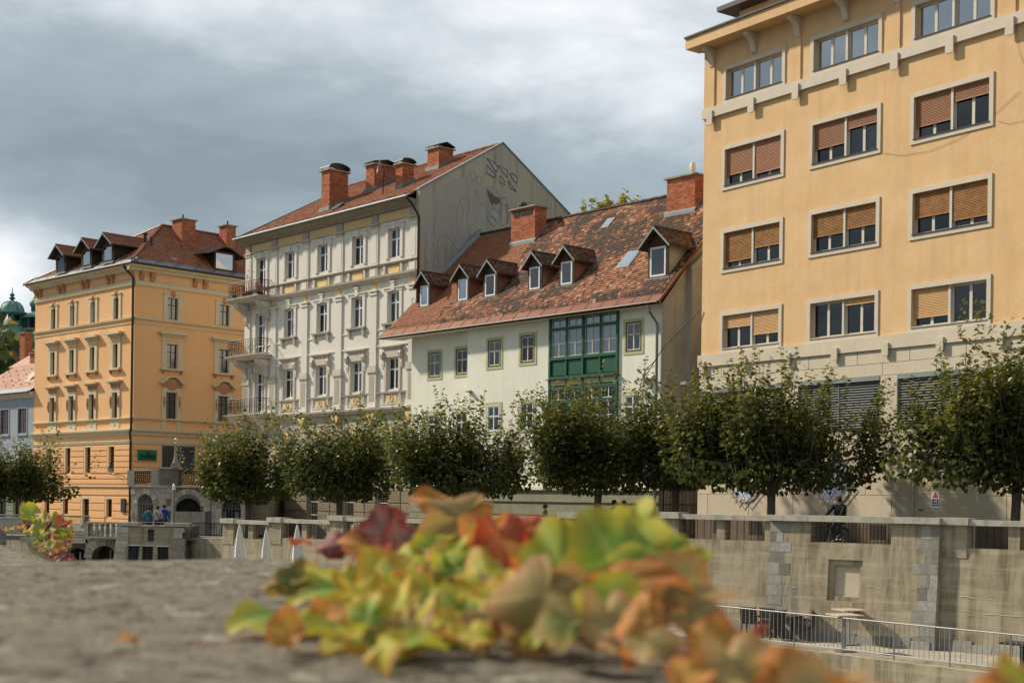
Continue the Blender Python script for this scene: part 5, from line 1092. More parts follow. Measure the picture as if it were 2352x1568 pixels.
def church_tower():
    t = thing('domed_tower', 'green copper domed tower with open lantern at far left', 'tower', (-83.7, 230, 0))
    part('shaft', MB().box(-3.9, 3.9, -3.9, 3.9, -2, 26.2), brickwall, t)
    part('skirt_roof', MB().lathe([(5.4, 26.0), (5.2, 26.3), (3.3, 27.6), (2.45, 28.6), (2.3, 29.2)], 8, a0=R(22.5)), verdigris, t)
    lan = part('lantern', MB().lathe([(2.3, 29.2), (2.55, 29.3), (2.55, 29.5), (2.1, 29.6)], 8, a0=R(22.5)), verdi_dark, t)
    for k in range(8):
        a = R(22.5 + 45 * k); part('lantern_post', MB().box(-.28, .28, -.2, .2, 29.5, 31.1), verdi_dark, lan, (2.05 * math.cos(a), 2.05 * math.sin(a), 0), (0, 0, a + R(90)))
        a += R(22.5); part('lantern_sill', MB().box(-.8, .8, -.1, .1, 29.5, 29.95).box(-.8, .8, -.1, .1, 30.95, 31.15), verdigris, lan, (1.85 * math.cos(a), 1.85 * math.sin(a), 0), (0, 0, a + R(90)))
    part('lantern_core', MB().lathe([(1.3, 29.5), (1.3, 31.1)], 8), room, lan)
    part('lantern_cornice', MB().lathe([(2.1, 31.1), (2.6, 31.2), (2.75, 31.45), (2.3, 31.55)], 8, a0=R(22.5)), verdigris, t)
    part('dome', MB().lathe([(2.0, 31.5), (1.98, 31.9), (1.75, 32.5), (1.3, 33.0), (.6, 33.3), (.3, 33.45), (.25, 33.6)], 16), verdigris, t, smooth=True)
    for k in range(8): a = math.pi * k / 4; part('dome_rib', MB().tube([(r * math.cos(a), r * math.sin(a), z) for r, z in ((2.02, 31.5), (2.0, 31.9), (1.77, 32.5), (1.32, 33.02), (.62, 33.33))], .07, 4), verdi_dark, t)
    part('finial', MB().lathe([(.25, 33.6), (.55, 33.8), (.5, 33.95), (.18, 34.1), (.42, 34.35), (.4, 34.5), (.1, 34.7), (.05, 35.6), (0, 35.7)], 8), verdi_dark, t)
    s = thing('slender_turret', 'slim green copper turret with onion cap just left of the orange house', 'tower', (-79.8, 230, 0))
    part('shaft', MB().box(-1.5, 1.5, -1.5, 1.5, -2, 28.4), brickwall, s)
    part('balcony', MB().lathe([(1.6, 28.3), (2.2, 28.5), (2.2, 28.7), (1.8, 28.8)], 8, a0=R(22.5)), verdigris, s)
    for k in range(8): a = R(22.5 + 45 * k); part('post', MB().box(-.17, .17, -.15, .15, 28.7, 30.6), verdi_dark, s, (1.6 * math.cos(a), 1.6 * math.sin(a), 0), (0, 0, a + R(90)))
    part('core', MB().lathe([(.9, 28.7), (.9, 30.6)], 8), room, s)
    part('roof', MB().lathe([(2.1, 30.5), (2.15, 30.75), (1.1, 31.3), (.85, 31.6)], 8, a0=R(22.5)), verdigris, s)
    part('drum', MB().lathe([(.75, 31.6), (.75, 32.4), (.85, 32.5)], 8), verdi_dark, s)
    part('onion_cap', MB().lathe([(.8, 32.5), (1.0, 32.8), (.95, 33.2), (.6, 33.7), (.25, 34.2), (.15, 34.8)], 12), verdigris, s, smooth=True)
    part('spire', MB().lathe([(.15, 34.8), (.3, 35.0), (.1, 35.2), (.05, 36.6), (0, 36.7)], 6), verdi_dark, s)
church_tower()
stack(-45.1, 126, .85, 10, 16.0, 'tall square red brick chimney stack rising left of the orange house'); stack(-41.9, 119.5, .75, 9, 13.5, 'short red brick chimney stack right behind the pink roof ridge')
# ------------------------------------------------------------------ leaf shapes and trees
def maple(n=5):
    """outline of a lobed leaf, stalk at the origin, pointing +y, size about 1"""
    return [(0, 0), (.30, -.08), (.46, .10), (.34, .26), (.52, .50), (.24, .56), (.0, 1.0), (-.24, .56), (-.52, .50), (-.34, .26), (-.46, .10), (-.30, -.08)]
MAP = maple()
def leaf_into(mb, c, d, n, size, fold=.25):
    d = d.normalized(); s = d.cross(n); s.normalize(); n = s.cross(d)
    pts = [c + s * (x * size) + d * (y * size) + n * (abs(x) * fold * size - .12 * y * y * size) for x, y in MAP]
    o = len(mb.v); mb.v += [tuple(p) for p in pts]
    fs = [(0, 1, 2, 3), (0, 3, 4, 5), (0, 5, 6), (0, 6, 7), (0, 7, 8, 9), (0, 9, 10, 11)]
    mb.f += [tuple(i + o for i in f) for f in fs]; mb.t += [mb.cur] * 6
def tree(x, y, rx, ry, zb, zt, seed, lab, lean=0.0, shoots=230, size=.2, group='pollarded plane trees along the embankment', dens=1.0, cxo=0.0, lm=None):
    lm = lm or leafm
    r = random.Random(seed); z0 = gz(x, y); shoots = int(shoots * 1.55)
    t = thing('plane_tree', lab, 'tree', (x, y, z0), 0, group); zb -= z0; zt -= z0; zt = zb + (zt - zb) * r.uniform(1.02, 1.14)
    tr = MB(); top = Vector((lean, 0, zb + .35)); tr.tube([(0, 0, -.1), (lean * .3, 0, zb * .4), (lean * .7, .02, zb * .8), tuple(top)], [.2, .16, .15, .17], 9)
    part('trunk', tr, bark, t, smooth=True)
    limbs = MB(); crown = MB(); H = zt - zb
    nb = 9; tips = []
    for k in range(nb):
        a = 2 * math.pi * (k + r.random() * .6) / nb; L_ = r.uniform(.55, .95)
        e = Vector((cxo + lean + rx * L_ * math.cos(a), ry * L_ * math.sin(a), zb + H * r.uniform(.25, .5))); m = top.lerp(e, .5) + Vector((0, 0, .2))
        limbs.tube([top, m, e], [.1, .065, .035], 6); tips += [top.lerp(m, .6), m, m.lerp(e, .5), e]
    lobes = []
    nl = r.randint(9, 15)
    for k in range(nl):
        a = r.uniform(0, 6.283); q = math.sqrt(r.random()) * .9; lobes.append((q * math.cos(a), q * math.sin(a), r.uniform(.66, 1.1) * (1 - .14 * q * q)))
    for k in range(shoots):
        # shoots rise from the knuckles; the crown is a flattened box with an uneven top
        lb = lobes[k % nl] if r.random() < .88 else (r.uniform(-.8, .8), r.uniform(-.8, .8), .7)
        ux, uy = lb[0] + r.gauss(0, .15), lb[1] + r.gauss(0, .15); edge = min(1.05, math.hypot(ux, uy)); a = math.atan2(uy, ux); off = math.hypot(ux - lb[0], uy - lb[1])
        bx, by = cxo + lean + rx * .93 * ux, ry * .93 * uy
        zs = zb + H * (.02 + .30 * r.random()) + .16 * edge * H * r.random()
        hmax = zb + H * lb[2] * max(.4, 1 - .95 * off) * r.uniform(.8, 1.0)
        tall = r.random() < .24
        if tall: hmax = zb + H * lb[2] * r.uniform(1.0, 1.18)
        ln = max(.5, hmax - zs); tilt = Vector((math.cos(a) * .35 * edge + r.gauss(0, .12), math.sin(a) * .35 * edge + r.gauss(0, .12), 1)).normalized()
        base = Vector((bx, by, zs)); end = base + tilt * ln
        if k % 4 == 0:
            tip = min(tips, key=lambda p: (p - base).length); limbs.tube([tip, base, end], [.035, .022, .008], 4)
        elif k % 2 == 0: limbs.tube([base, end], [.016, .006], 3)
        n = int(ln / .075 * dens)
        for i in range(n):
            f = (i + r.random()) / n; p = base.lerp(end, f); th = r.uniform(0, 6.283); rad = r.uniform(.05, .34) * (1.15 - (.9 if tall else .7) * f)
            out = Vector((math.cos(th), math.sin(th), r.uniform(-.5, .5))); c = p + out * rad
            d = out + Vector((0, 0, -.35 + .4 * f)) + Vector((r.gauss(0, .25), r.gauss(0, .25), r.gauss(0, .25)))
            nn = Vector((r.gauss(0, .55), r.gauss(0, .55), 1)).normalized()
            crown.cur = min(1, max(0, r.gauss(.48, .2) + (.35 if r.random() < .08 else 0) + .45 * (f - .45)))  # tint rises toward shoot tips: sunlit tops put into the leaf colour
            leaf_into(crown, c, d, nn, size * r.uniform(.75, 1.4) * (1.08 - .35 * f))
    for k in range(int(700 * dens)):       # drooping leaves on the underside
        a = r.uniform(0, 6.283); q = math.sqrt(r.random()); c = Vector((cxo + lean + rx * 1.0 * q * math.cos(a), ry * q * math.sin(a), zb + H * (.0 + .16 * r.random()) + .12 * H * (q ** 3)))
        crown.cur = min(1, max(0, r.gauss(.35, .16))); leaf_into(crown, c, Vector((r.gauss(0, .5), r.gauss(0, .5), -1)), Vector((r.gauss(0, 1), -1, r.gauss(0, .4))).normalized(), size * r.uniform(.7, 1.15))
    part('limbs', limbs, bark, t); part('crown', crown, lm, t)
tree(16.55, 45.5, 4.4, 2.3, 1.95, 6.75, 11, 'plane tree at the right edge, nearest of the row, before the garage door', .1, 300, .2, cxo=-.1)
tree(9.49, 50.5, 4.0, 2.2, 1.85, 6.2, 12, 'plane tree before the louvred windows of the ochre block', 0, 290, .19)
tree(3.51, 57, 2.9, 2.2, 1.75, 6.25, 13, 'plane tree before the green veranda of the white house', .05, 240, .19)
tree(-2.32, 63, 3.2, 2.2, 1.5, 5.8, 14, 'plane tree before the left half of the white house', 0, 240, .19)
tree(-8.63, 69, 2.75, 2.2, 1.3, 5.4, 15, 'plane tree before the ground floor of the ornate town house', 0, 200, .19)
tree(-14.15, 74, 2.6, 2.2, 1.1, 5.25, 16, 'plane tree beside the arched stone doorway, left end of the bank', 0, 190, .19)
tree(6.6, 56.0, 1.6, 1.5, 2.0, 5.6, 17, 'narrow plane tree before the dark alley gate', .05, 90, .19)
tree(-30.9, 88, 3.3, 2.4, .9, 5.0, 18, 'plane tree before the blue-grey house, far left', 0, 230, .2, 'pollarded plane trees along the embankment')

# ------------------------------------------------------------------ river wall and balustrade of the far bank
def river_wall():
    BT = .085                                     # batter of the wall face
    w = thing('river_wall', 'stained concrete river wall with stone balustrade along the far bank', 'wall', BAL[:2] + (0,), BAL[2])
    zc = lambda a: street_z(a) + 1.08
    secs = [(-31.9, -28.4), (-28.4, -24.2), (-24.2, -17.6), (-17.6, -11.1), (-11.1, -6.6), (-6.6, -2.0), (3.9, 9.5), (9.5, 16)]
    def fy(z): return -.30 + (z - TERR) * BT - .0    # y of the wall face at height z (0 near the top)
    yt = lambda z: (z - .2) * BT
    for a, e in secs:
        zt = zc((a + e) / 2) ; zo = zt - .86; zo2 = zt - .17
        part('wall_panel', MB().prism([(yt(TERR), TERR - .1), (yt(zo), zo), (.35, zo), (.35, TERR - .1)], a, e), concrete, w)
        # cap blocks laid end to end
        n = max(2, round((e - a) / 1.5)); 
        for k in range(n): part('cap_block', MB().box(a + (e - a) * k / n + .004, a + (e - a) * (k + 1) / n - .004, -.13, .42, zt - .17, zt - .002 * (k % 2)), capstone, w)
        # pier at the left end, higher than the cap, then posts
        part('pier', MB().prism([(yt(zo) - .05, zo - .3), (-.06, zo2), (.38, zo2), (.38, zo - .3)], a - .05, a + .8), concrete, w)
        part('pier_cap', MB().box(a - .12, a + .9, -.2, .46, zt - .16, zt + .06), capstone, w)
        m = max(2, round((e - a - .8) / 1.55)); wd = (e - a - .8) / m
        for k in range(m):
            x0 = a + .8 + wd * k; part('post', MB().box(x0 + wd - .34, x0 + wd, -.0, .33, zo, zo2), concrete, w)
            for q in range(6): part('bar', MB().tube([(x0 + .1 + q * (wd - .5) / 5, .16, zo), (x0 + .1 + q * (wd - .5) / 5, .16, zo2)], .014, 4), darkmetal, w)
    # projecting bay with stone quoins, long opening and blind recess
    zt = 1.12; a, e = -2.0, 3.9; P = .22
    f = lambda z, p=P: yt(z) - p
    def sheet(x0, x1, z0, z1, p=P): return MB().add([(x0, f(z0, p), z0), (x1, f(z0, p), z0), (x1, f(z1, p), z1), (x0, f(z1, p), z1)], [(0, 1, 2, 3)])
    bay = MB()
    for x0, x1, z0, z1 in ((a, -.5, .26, .93), (2.32, e, .26, .93), (a, e, -.28, .26), (a, .2, -1.6, -.28), (1.4, e, -1.6, -.28), (a, e, TERR - .1, -1.6)): bay.v += []; bay.add([(x0, f(z0), z0), (x1, f(z0), z0), (x1, f(z1), z1), (x0, f(z1), z1)], [(0, 1, 2, 3)])
    bay.add([(a, f(TERR), TERR), (a, .3, TERR), (a, .3, .93), (a, f(.93), .93)], [(3, 2, 1, 0)]); bay.add([(e, f(TERR), TERR), (e, .3, TERR), (e, .3, .93), (e, f(.93), .93)], [(0, 1, 2, 3)])
    bay.add([(-.5, f(.26), .26), (2.32, f(.26), .26), (2.32, .35, .26), (-.5, .35, .26)], [(0, 1, 2, 3)])
    for x in (-.5, 2.32): bay.add([(x, f(.26), .26), (x, .35, .26), (x, .35, .93), (x, f(.93), .93)], [(0, 1, 2, 3)])
    part('bay_wall', bay, concrete, w)
    rc = MB(); 
    for (x0, x1, z0, z1, d0, d1) in ((.2, 1.4, -1.6, -.28, 0, .1), (.36, 1.27, -1.46, -.46, .1, .2)):
        rc.add([(x0, f(z0) + d0, z0), (x1, f(z0) + d0, z0), (x1, f(z1) + d0, z1), (x0, f(z1) + d0, z1), (x0, f(z0) + d1, z0), (x1, f(z0) + d1, z0), (x1, f(z1) + d1, z1), (x0, f(z1) + d1, z1)], [(0, 4, 5, 1), (1, 5, 6, 2), (2, 6, 7, 3), (3, 7, 4, 0)])
    x0, x1, z0, z1 = .36, 1.27, -1.46, -.46; part('recess_panel', MB().add([(x0, f(z0) + .2, z0), (x1, f(z0) + .2, z0), (x1, f(z1) + .2, z1), (x0, f(z1) + .2, z1)], [(0, 1, 2, 3)]), mat('pale_render', (.52, .45, .33), (.45, .385, .28), 2, .95, .5, 40), w)
    for (x0, x1, z0, z1) in ((.2, .36, -1.6, -.28), (1.27, 1.4, -1.6, -.28), (.36, 1.27, -.46, -.28), (.36, 1.27, -1.6, -1.46)): rc.add([(x0, f(z0) + .1, z0), (x1, f(z0) + .1, z0), (x1, f(z1) + .1, z1), (x0, f(z1) + .1, z1)], [(0, 1, 2, 3)])
    part('blind_recess', rc, concrete, w)
    n = 4
    for k in range(n): part('cap_block', MB().box(a - .06 + (e - a + .12) * k / n + .004, a - .06 + (e - a + .12) * (k + 1) / n - .004, -.36, .42, .93, zt + .002 * (k % 2)), capstone, w)
    for q in range(22): x = -.4 + q * 2.65 / 21; part('bar', MB().tube([(x, .05, .26), (x, .05, .93)], .013, 4), darkmetal, w)
    r = random.Random(3)
    for side in (0, 1):
        z = TERR; k = 0
        while z < .85:
            h = min(r.uniform(.3, .42), .92 - z)
            if h < .1: break
            wd = .52 if k % 2 else .72; nn = 2 if r.random() < .85 else 1; wd *= r.uniform(.85, 1.15)
            for q in range(nn):
                if side == 0: x0, x1 = a - .01 + wd * q / nn, a + wd * (q + 1) / nn - .012
                else: x0, x1 = e - wd * (q + 1) / nn + .012, e + .01 - wd * q / nn
                g = .006 + r.uniform(-.004, .006); o = z + .008; u = z + h - .008
                part('quoin_stone', MB().add([(x0, f(o, P + g), o), (x1, f(o, P + g), o), (x1, f(u, P + g), u), (x0, f(u, P + g), u), (x0, f(o, P - .05), o), (x1, f(o, P - .05), o), (x1, f(u, P - .05), u), (x0, f(u, P - .05), u)], [(0, 1, 2, 3), (0, 4, 5, 1), (1, 5, 6, 2), (2, 6, 7, 3), (3, 7, 4, 0)]), quoin, w)
            z += h; k += 1
    z = TERR
    for k in range(26):                            # rough plinth stones at the foot of the wall
        x = -8 + k * .62; p_ = P if a < x + .3 < e else 0; hh = r.uniform(.25, .42)
        part('plinth_stone', MB().add([(x, f(z, p_ + .05), z), (x + .6, f(z, p_ + .05), z), (x + .6, f(z + hh, p_ + .03), z + hh), (x, f(z + hh, p_ + .03), z + hh), (x, .1, z + hh), (x + .6, .1, z + hh)], [(0, 1, 2, 3), (3, 2, 5, 4)]), quoin, w)
    crack = mat('lime_bloom', (.40, .36, .28), (.33, .29, .21), 12, .95)
    for pts in ([(-1.35, -.92), (-.8, -.88), (-.5, -1.02), (-.1, -.98), (.2, -1.0)], [(-1.4, -1.02), (-1.1, -1.28), (-.6, -1.12), (-.3, -1.4), (.15, -1.55)], [(1.4, -1.06), (1.9, -1.12), (2.4, -1.2), (3.1, -1.16)], [(1.45, -1.5), (2.0, -1.6), (2.5, -1.72)], [(-1.3, -1.6), (-.95, -1.55), (-.7, -1.8)], [(4.2, -1.2), (5.0, -1.3), (6.5, -1.28)], [(4.3, -1.65), (5.5, -1.75), (7, -1.7)], [(-6, -1.5), (-4.5, -1.62), (-2.3, -1.7)]):
        qq = []; rr = []
        for i in range(len(pts) - 1):
            for k in range(6):
                t = k / 6; x = pts[i][0] * (1 - t) + pts[i + 1][0] * t; z = pts[i][1] * (1 - t) + pts[i + 1][1] * t + r.gauss(0, .018); p_ = P if a < x < e else 0
                qq.append((x, f(z, p_) + .014, z)); rr.append(r.uniform(.004, .03))
        part('lime_seam', MB().tube(qq, rr, 5), crack, w)
river_wall()
def quay_rail():
    A = Vector((6.5, 45.5, TERR)); B = Vector((14.35, 35.0, TERR)); n = 77
    t = thing('quay_railing', 'galvanised steel railing along the edge of the lower quay terrace', 'railing', tuple(A)); d = B - A
    part('top_rail', MB().tube([(0, 0, 1.05), (d.x, d.y, 1.05)], .022, 8), steel, t); part('bottom_rail', MB().tube([(0, 0, .13), (d.x, d.y, .13)], .016, 8), steel, t)
    for k in range(n + 1):
        p = d * (k / n)
        if k % 11 == 0: part('post', MB().tube([(p.x, p.y, -.02), (p.x, p.y, 1.05)], .024, 6), steel, t)
        else: cpart('rbar', lambda: MB().tube([(0, 0, .13), (0, 0, 1.05)], .010, 5), 'bar', steel, t, (p.x, p.y, 0))
quay_rail()
def quay_furniture():
    top = mat('pale_table_top', (.52, .43, .33), (.46, .38, .29), 4, .6)
    for (x, y, lab) in ((*bal_pt(1.27, -.85, 0)[:2], 'tall square bistro table nearest the quoins on the lower terrace'), (10.05, 41.5, 'tall square bistro table close behind the steel railing')):
        t = thing('bistro_table', lab, 'table', (x, y, TERR + .03), R(15), 'bistro tables on the terrace')
        part('table_top', MB().box(-.42, .42, -.42, .42, 1.06, 1.09), top, t); part('column', MB().tube([(0, 0, .02), (0, 0, 1.06)], .04, 8), steel, t); part('foot_plate', MB().box(-.28, .28, -.28, .28, 0, .02), steel, t)
    rat = mat('dark_rattan', (.045, .035, .028), (.07, .055, .045), 30, .7, .6, 90)
    def chair(x, y, rz, lab):
        c = thing('rattan_chair', lab, 'chair', (x, y, TERR + .03), rz, 'stacked rattan chairs by the wall')
        part('seat', MB().box(-.27, .27, -.27, .27, .38, .46), rat, c); part('backrest', MB().prism([(.22, .46), (.28, .46), (.36, .95), (.31, .95)], -.28, .28), rat, c)
        for sg in (-1, 1):
            part('arm', MB().box(sg * .27 - .03, sg * .27 + .03, -.26, .26, .62, .67).box(sg * .27 - .025, sg * .27 + .025, -.26, -.2, .46, .62), rat, c)
            for yy in (-.24, .24): part('leg', MB().box(sg * .25 - .025, sg * .25 + .025, yy - .025, yy + .025, 0, .38), rat, c)
    chair(*bal_pt(-1.65, -.62, 0)[:2], R(140), 'dark rattan chair at the back of the group by the wall'); chair(*bal_pt(-1.2, -1.3, 0)[:2], R(200), 'dark rattan chair with its back to the railing'); chair(*bal_pt(-.45, -.8, 0)[:2], R(-95), 'dark rattan chair facing away, rightmost of the group'); chair(*bal_pt(-2.35, -.75, 0)[:2], R(150), 'dark rattan chair half hidden at the far end of the group')
    t = thing('dark_table', 'dark low table among the rattan chairs', 'table', bal_pt(-1.1, -.7, TERR + .03), R(-41))
    part('table_top', MB().box(-.45, .45, -.4, .4, .7, .74), rat, t)
    for sx in (-1, 1):
        for sy in (-1, 1): part('leg', MB().box(sx * .4 - .03, sx * .4 + .03, sy * .35 - .03, sy * .35 + .03, 0, .7), rat, t)
    t = thing('dark_bench_table', 'dark table at the right end of the lower terrace', 'table', (13.9, 37.2, TERR + .03), R(-40)); part('table_top', MB().box(-.6, .6, -.4, .4, .68, .73), rat, t); part('pedestal', MB().box(-.12, .12, -.12, .12, 0, .68), rat, t)
    # closed parasols further left
    for k, (x, y, zt, lab) in enumerate(((-11.42, 58, .34, 'closed white parasol, leftmost of the four by the river wall'), (-10.3, 58, .13, 'closed white parasol, second from left by the river wall'), (-9.0, 58, .33, 'closed white parasol, third from left by the river wall'), (-6.19, 58, .28, 'closed white parasol, rightmost, partly behind the red leaves'))):
        u = thing('closed_parasol', lab, 'parasol', (x, y, TERR), 0, 'closed parasols on the terrace'); h = zt - TERR
        part('pole', MB().tube([(0, 0, 0), (0, 0, h - .05)], .03, 8), steel, u); part('base', MB().box(-.3, .3, -.3, .3, 0, .08), concrete, u)
        nn = 24; prof = [(.02, h), (.05, h - .1), (.1, h - .4), (.19, h - .9), (.27, h - 1.4), (.30, h - 1.8), (.27, h - 1.9)]
        mb = MB(); vs = []
        for i, (r_, z) in enumerate(prof):
            for q in range(nn): f = 1 + (.22 if q % 3 == 0 else -.08 if q % 3 == 1 else .05) * min(1, i / 2); a = 2 * math.pi * q / nn + .12 * i; vs.append((r_ * f * math.cos(a), r_ * f * math.sin(a), z))
        mb.add(vs, [(i * nn + q, i * nn + (q + 1) % nn, (i + 1) * nn + (q + 1) % nn, (i + 1) * nn + q) for i in range(len(prof) - 1) for q in range(nn)]); part('canopy', mb, white_cloth, u); part('finial', MB().lathe([(.02, 0), (.035, .04), (0, .09)], 8, (0, 0, h)), steel, u)
quay_furniture()

# ------------------------------------------------------------------ left: stone terrace, bridge end, arcade
def arch_wall(mb, x0, x1, z0, z1, cx, r, zs, y, d, n=14):
    """wall sheet in the x-z plane with a round-headed opening (springing at zs, foot at z0) and its soffit"""
    pts = [(cx - r, z0), (cx - r, zs)] + [(cx - r * math.cos(math.pi * k / n), zs + r * math.sin(math.pi * k / n)) for k in range(1, n)] + [(cx + r, zs), (cx + r, z0)]
    mb.add([(x0, y, z0), (cx - r, y, z0), (cx - r, y, zs), (x0, y, zs)], [(0, 1, 2, 3)]); mb.add([(cx + r, y, z0), (x1, y, z0), (x1, y, zs), (cx + r, y, zs)], [(0, 1, 2, 3)])
    arc = pts[1:-1]; n2 = len(arc)
    for k in range(n2 - 1):
        a, b_ = arc[k], arc[k + 1]; mb.add([(a[0], y, a[1]), (b_[0], y, b_[1]), (b_[0], y, z1), (a[0], y, z1)], [(0, 1, 2, 3)])
    mb.add([(x0, y, zs), (cx - r, y, zs), (cx - r, y, z1), (x0, y, z1)], [(0, 1, 2, 3)]); mb.add([(cx + r, y, zs), (x1, y, zs), (x1, y, z1), (cx + r, y, z1)], [(0, 1, 2, 3)])
    for k in range(len(pts) - 1):
        a, b_ = pts[k], pts[k + 1]; mb.add([(a[0], y, a[1]), (a[0], y + d, a[1]), (b_[0], y + d, b_[1]), (b_[0], y, b_[1])], [(0, 1, 2, 3)])
    return pts
def voussoirs(par, cx, r, zs, y, m, n=9, t=.32, pr=.05):
    for k in range(n):
        a0, a1 = math.pi * k / n + .015, math.pi * (k + 1) / n - .015
        part('voussoir', MB().prism([(cx - r * math.cos(a0), zs + r * math.sin(a0)), (cx - (r + t) * math.cos(a0), zs + (r + t) * math.sin(a0)), (cx - (r + t) * math.cos(a1), zs + (r + t) * math.sin(a1)), (cx - r * math.cos(a1), zs + r * math.sin(a1))], y - pr, y + .02, 'y'), m, par)
def stones(par, x0, x1, z0, z1, y, m, h=.36, w=.62, avoid=None, seed=1):
    r = random.Random(seed); z = z0; k = 0
    while z < z1 - .05:
        hh = min(h * r.uniform(.85, 1.15), z1 - z); x = x0 - (w * .5 if k % 2 else 0)
        while x < x1 - .03:
            ww = w * r.uniform(.8, 1.25); a, e = max(x, x0) + .006, min(x + ww, x1) - .006
            if e - a > .08 and not (avoid and avoid((a + e) / 2, z + hh / 2)): part('stone', MB().bbox(a, e, y - .035 - r.uniform(0, .02), y, z + .006, z + hh - .006, .012), m, par)
            x += ww
        z += hh; k += 1
def arcade():
    zf = -.85
    t = thing('stone_arcade', 'pale stone arcade with arched iron grilles and terrace on top', 'arcade', (-20.85, 82, 0), 0)
    # left flank (faces left-front) and right flank meet at the corner x = 0
    rl = R(-38); 
    L = part('left_flank', MB(), palestone, t, (0, 0, 0), (0, 0, 0))
    mb = MB(); pts = arch_wall(mb, -2.35, 0, zf, 1.95, -1.2, .62, .92, 0, .45); part('flank_wall', mb, palestone, t, (0, 0, 0), (0, 0, R(-28)))
    fw = [o for o in t.children if o.name.startswith('flank_wall')][0]; bpy.data.objects.remove(L)
    voussoirs(fw, -1.2, .62, .92, 0, palestone)
    stones(fw, -2.35, 0, zf, 1.95, 0, palestone, avoid=lambda x, z: (abs(x + 1.2) < 1.15 and z > .8 and math.hypot(x + 1.2, z - .92) < 1.2) or abs(x + 1.2) < .95 and z <= .92)
    def grille(par, cx, r, zs, z0, y, m):
        for k in range(1, 6): rr = r * k / 6 + .03; part('grille_hoop', MB().tube([(cx - rr * math.cos(a), y, zs + rr * math.sin(a)) for a in [math.pi * q / 12 for q in range(13)]], .02, 4), m, par)
        part('grille_bar', MB().tube([(cx - r, y, zs), (cx + r, y, zs)], .025, 4), m, par); part('grille_bar', MB().tube([(cx, y, z0), (cx, y, zs + r)], .02, 4), m, par)
        for k in range(-2, 3):
            if z0 < zs - .3: part('grille_bar', MB().tube([(cx + k * r / 3, y, z0), (cx + k * r / 3, y, zs)], .018, 4), m, par)
        part('dark_inside', MB().box(cx - r - .1, cx + r + .1, y + .3, y + .35, z0, zs + r + .1), room, par)
    grille(fw, -1.2, .62, .92, zf, .2, steel)
    mb = MB(); arch_wall(mb, 0, 2.9, zf, 1.95, 1.6, .72, .6, 0, .45)
    rw = part('right_wall', mb, darkstone, t, (0, 0, 0), (0, 0, R(10))); voussoirs(rw, 1.6, .72, .85, 0, palestone); grille(rw, 1.6, .72, .85, .5, .2, darkmetal)
    part('arch_sill', MB().box(.6, 2.6, -.1, .5, zf, .52), palestone, rw)
    stones(rw, 0, 2.9, zf, 1.95, 0, palestone, avoid=lambda x, z: (z > .5 and math.hypot(x - 1.6, max(0, z - .85)) < 1.06) or z < .55, seed=4)
    part('core', MB().prism([(-1.6, 2.4), (.2, 1.5), (2.85, 2.0), (6.0, 2.0), (6.0, 9), (-1.6, 9)], zf, 1.9, 'z'), palestone, t)
    part('terrace_slab', MB().prism([(-2.2, 1.0), (-.0, -.12), (2.95, .4), (6.3, .9), (6.3, 9), (-2.2, 9)], 1.95, 2.05, 'z'), palestone, t)
    # corner pier with lamp, iron lattice parapets
    part('corner_pier', MB().box(-.1, 1.0, -.05, .95, 2.05, 3.05), darkstone, t); part('pier_cap', MB().box(-.16, 1.06, -.11, 1.01, 3.05, 3.14), palestone, t)
    part('end_pier', MB().box(-2.25, -1.85, .85, 1.3, 2.05, 2.95), palestone, t); part('inner_pier', MB().box(-.62, -.11, .1, .55, 2.05, 3.0), palestone, t)
    def lattice(p0, p1, z0, z1, n):
        p0, p1 = Vector(p0), Vector(p1); d = p1 - p0
        g = part('lattice_parapet', MB().tube([p0 + Vector((0, 0, z1)), p1 + Vector((0, 0, z1))], .03, 5).tube([p0 + Vector((0, 0, z0)), p1 + Vector((0, 0, z0))], .025, 5), darkmetal, t)
        for k in range(n):
            a, e = p0 + d * (k / n), p0 + d * ((k + 1) / n)
            for s_ in (0, 1): part('lattice_bar', MB().tube([(a if s_ else e) + Vector((0, 0, z0)), (a + e) / 2 + (d / n) * (.5 if s_ else -.5) * 1.0 + Vector((0, 0, (z0 + z1) / 2)), (e if not s_ else a) + (d / n) * 0 + Vector((0, 0, z1))], .016, 4), darkmetal, g)
            for s_ in (0, 1): part('lattice_bar', MB().tube([(a if s_ else e) + Vector((0, 0, z0)), (e if s_ else a) + Vector((0, 0, z1))], .014, 4), darkmetal, g)
    lattice((-1.85, 1.0, 0), (-.62, .35, 0), 2.15, 2.95, 9); lattice((1.0, .2, 0), (2.9, .55, 0), 2.15, 2.95, 12)
    # right-hand part with the arched doorway
    mb = MB(); arch_wall(mb, 2.9, 5.2, zf, 2.0, 4.1, .58, .72, 0, .4); dw = part('door_wall', mb, palestone, t, (0, .5, 0)); voussoirs(dw, 4.1, .58, .72, 0, palestone, 9, .34, .09); grille(dw, 4.1, .58, .72, zf, .18, steel)
    for sg in (-1, 1): part('door_jamb', MB().box(4.1 + sg * .75 - .17, 4.1 + sg * .75 + .17, -.09, .02, zf, .72), palestone, dw)
    stones(dw, 2.9, 5.2, zf, 2.0, 0, palestone, avoid=lambda x, z: abs(x - 4.1) < .98 and z < .8 or (math.hypot(x - 4.1, z - .72) < 1.02), seed=9)
    part('round_boss', MB().lathe([(0.001, .2), (.28, .16), (.34, 0)], 14), darkstone, dw, (3.45, -.02, 1.75), (R(90), 0, 0))
    for k in range(2): part('poster', MB().box(3.56 + k * .75, 3.78 + k * .75, .1, .12, -.6, .55), mat('dim_poster', (.10, .11, .15), (.25, .2, .16), 9, .6), dw)
arcade()
lampstone = mat('grey_lamp_stone', (.33, .30, .25), (.24, .22, .18), 6, .9, .4, 40, .4, (.14, .12, .1))
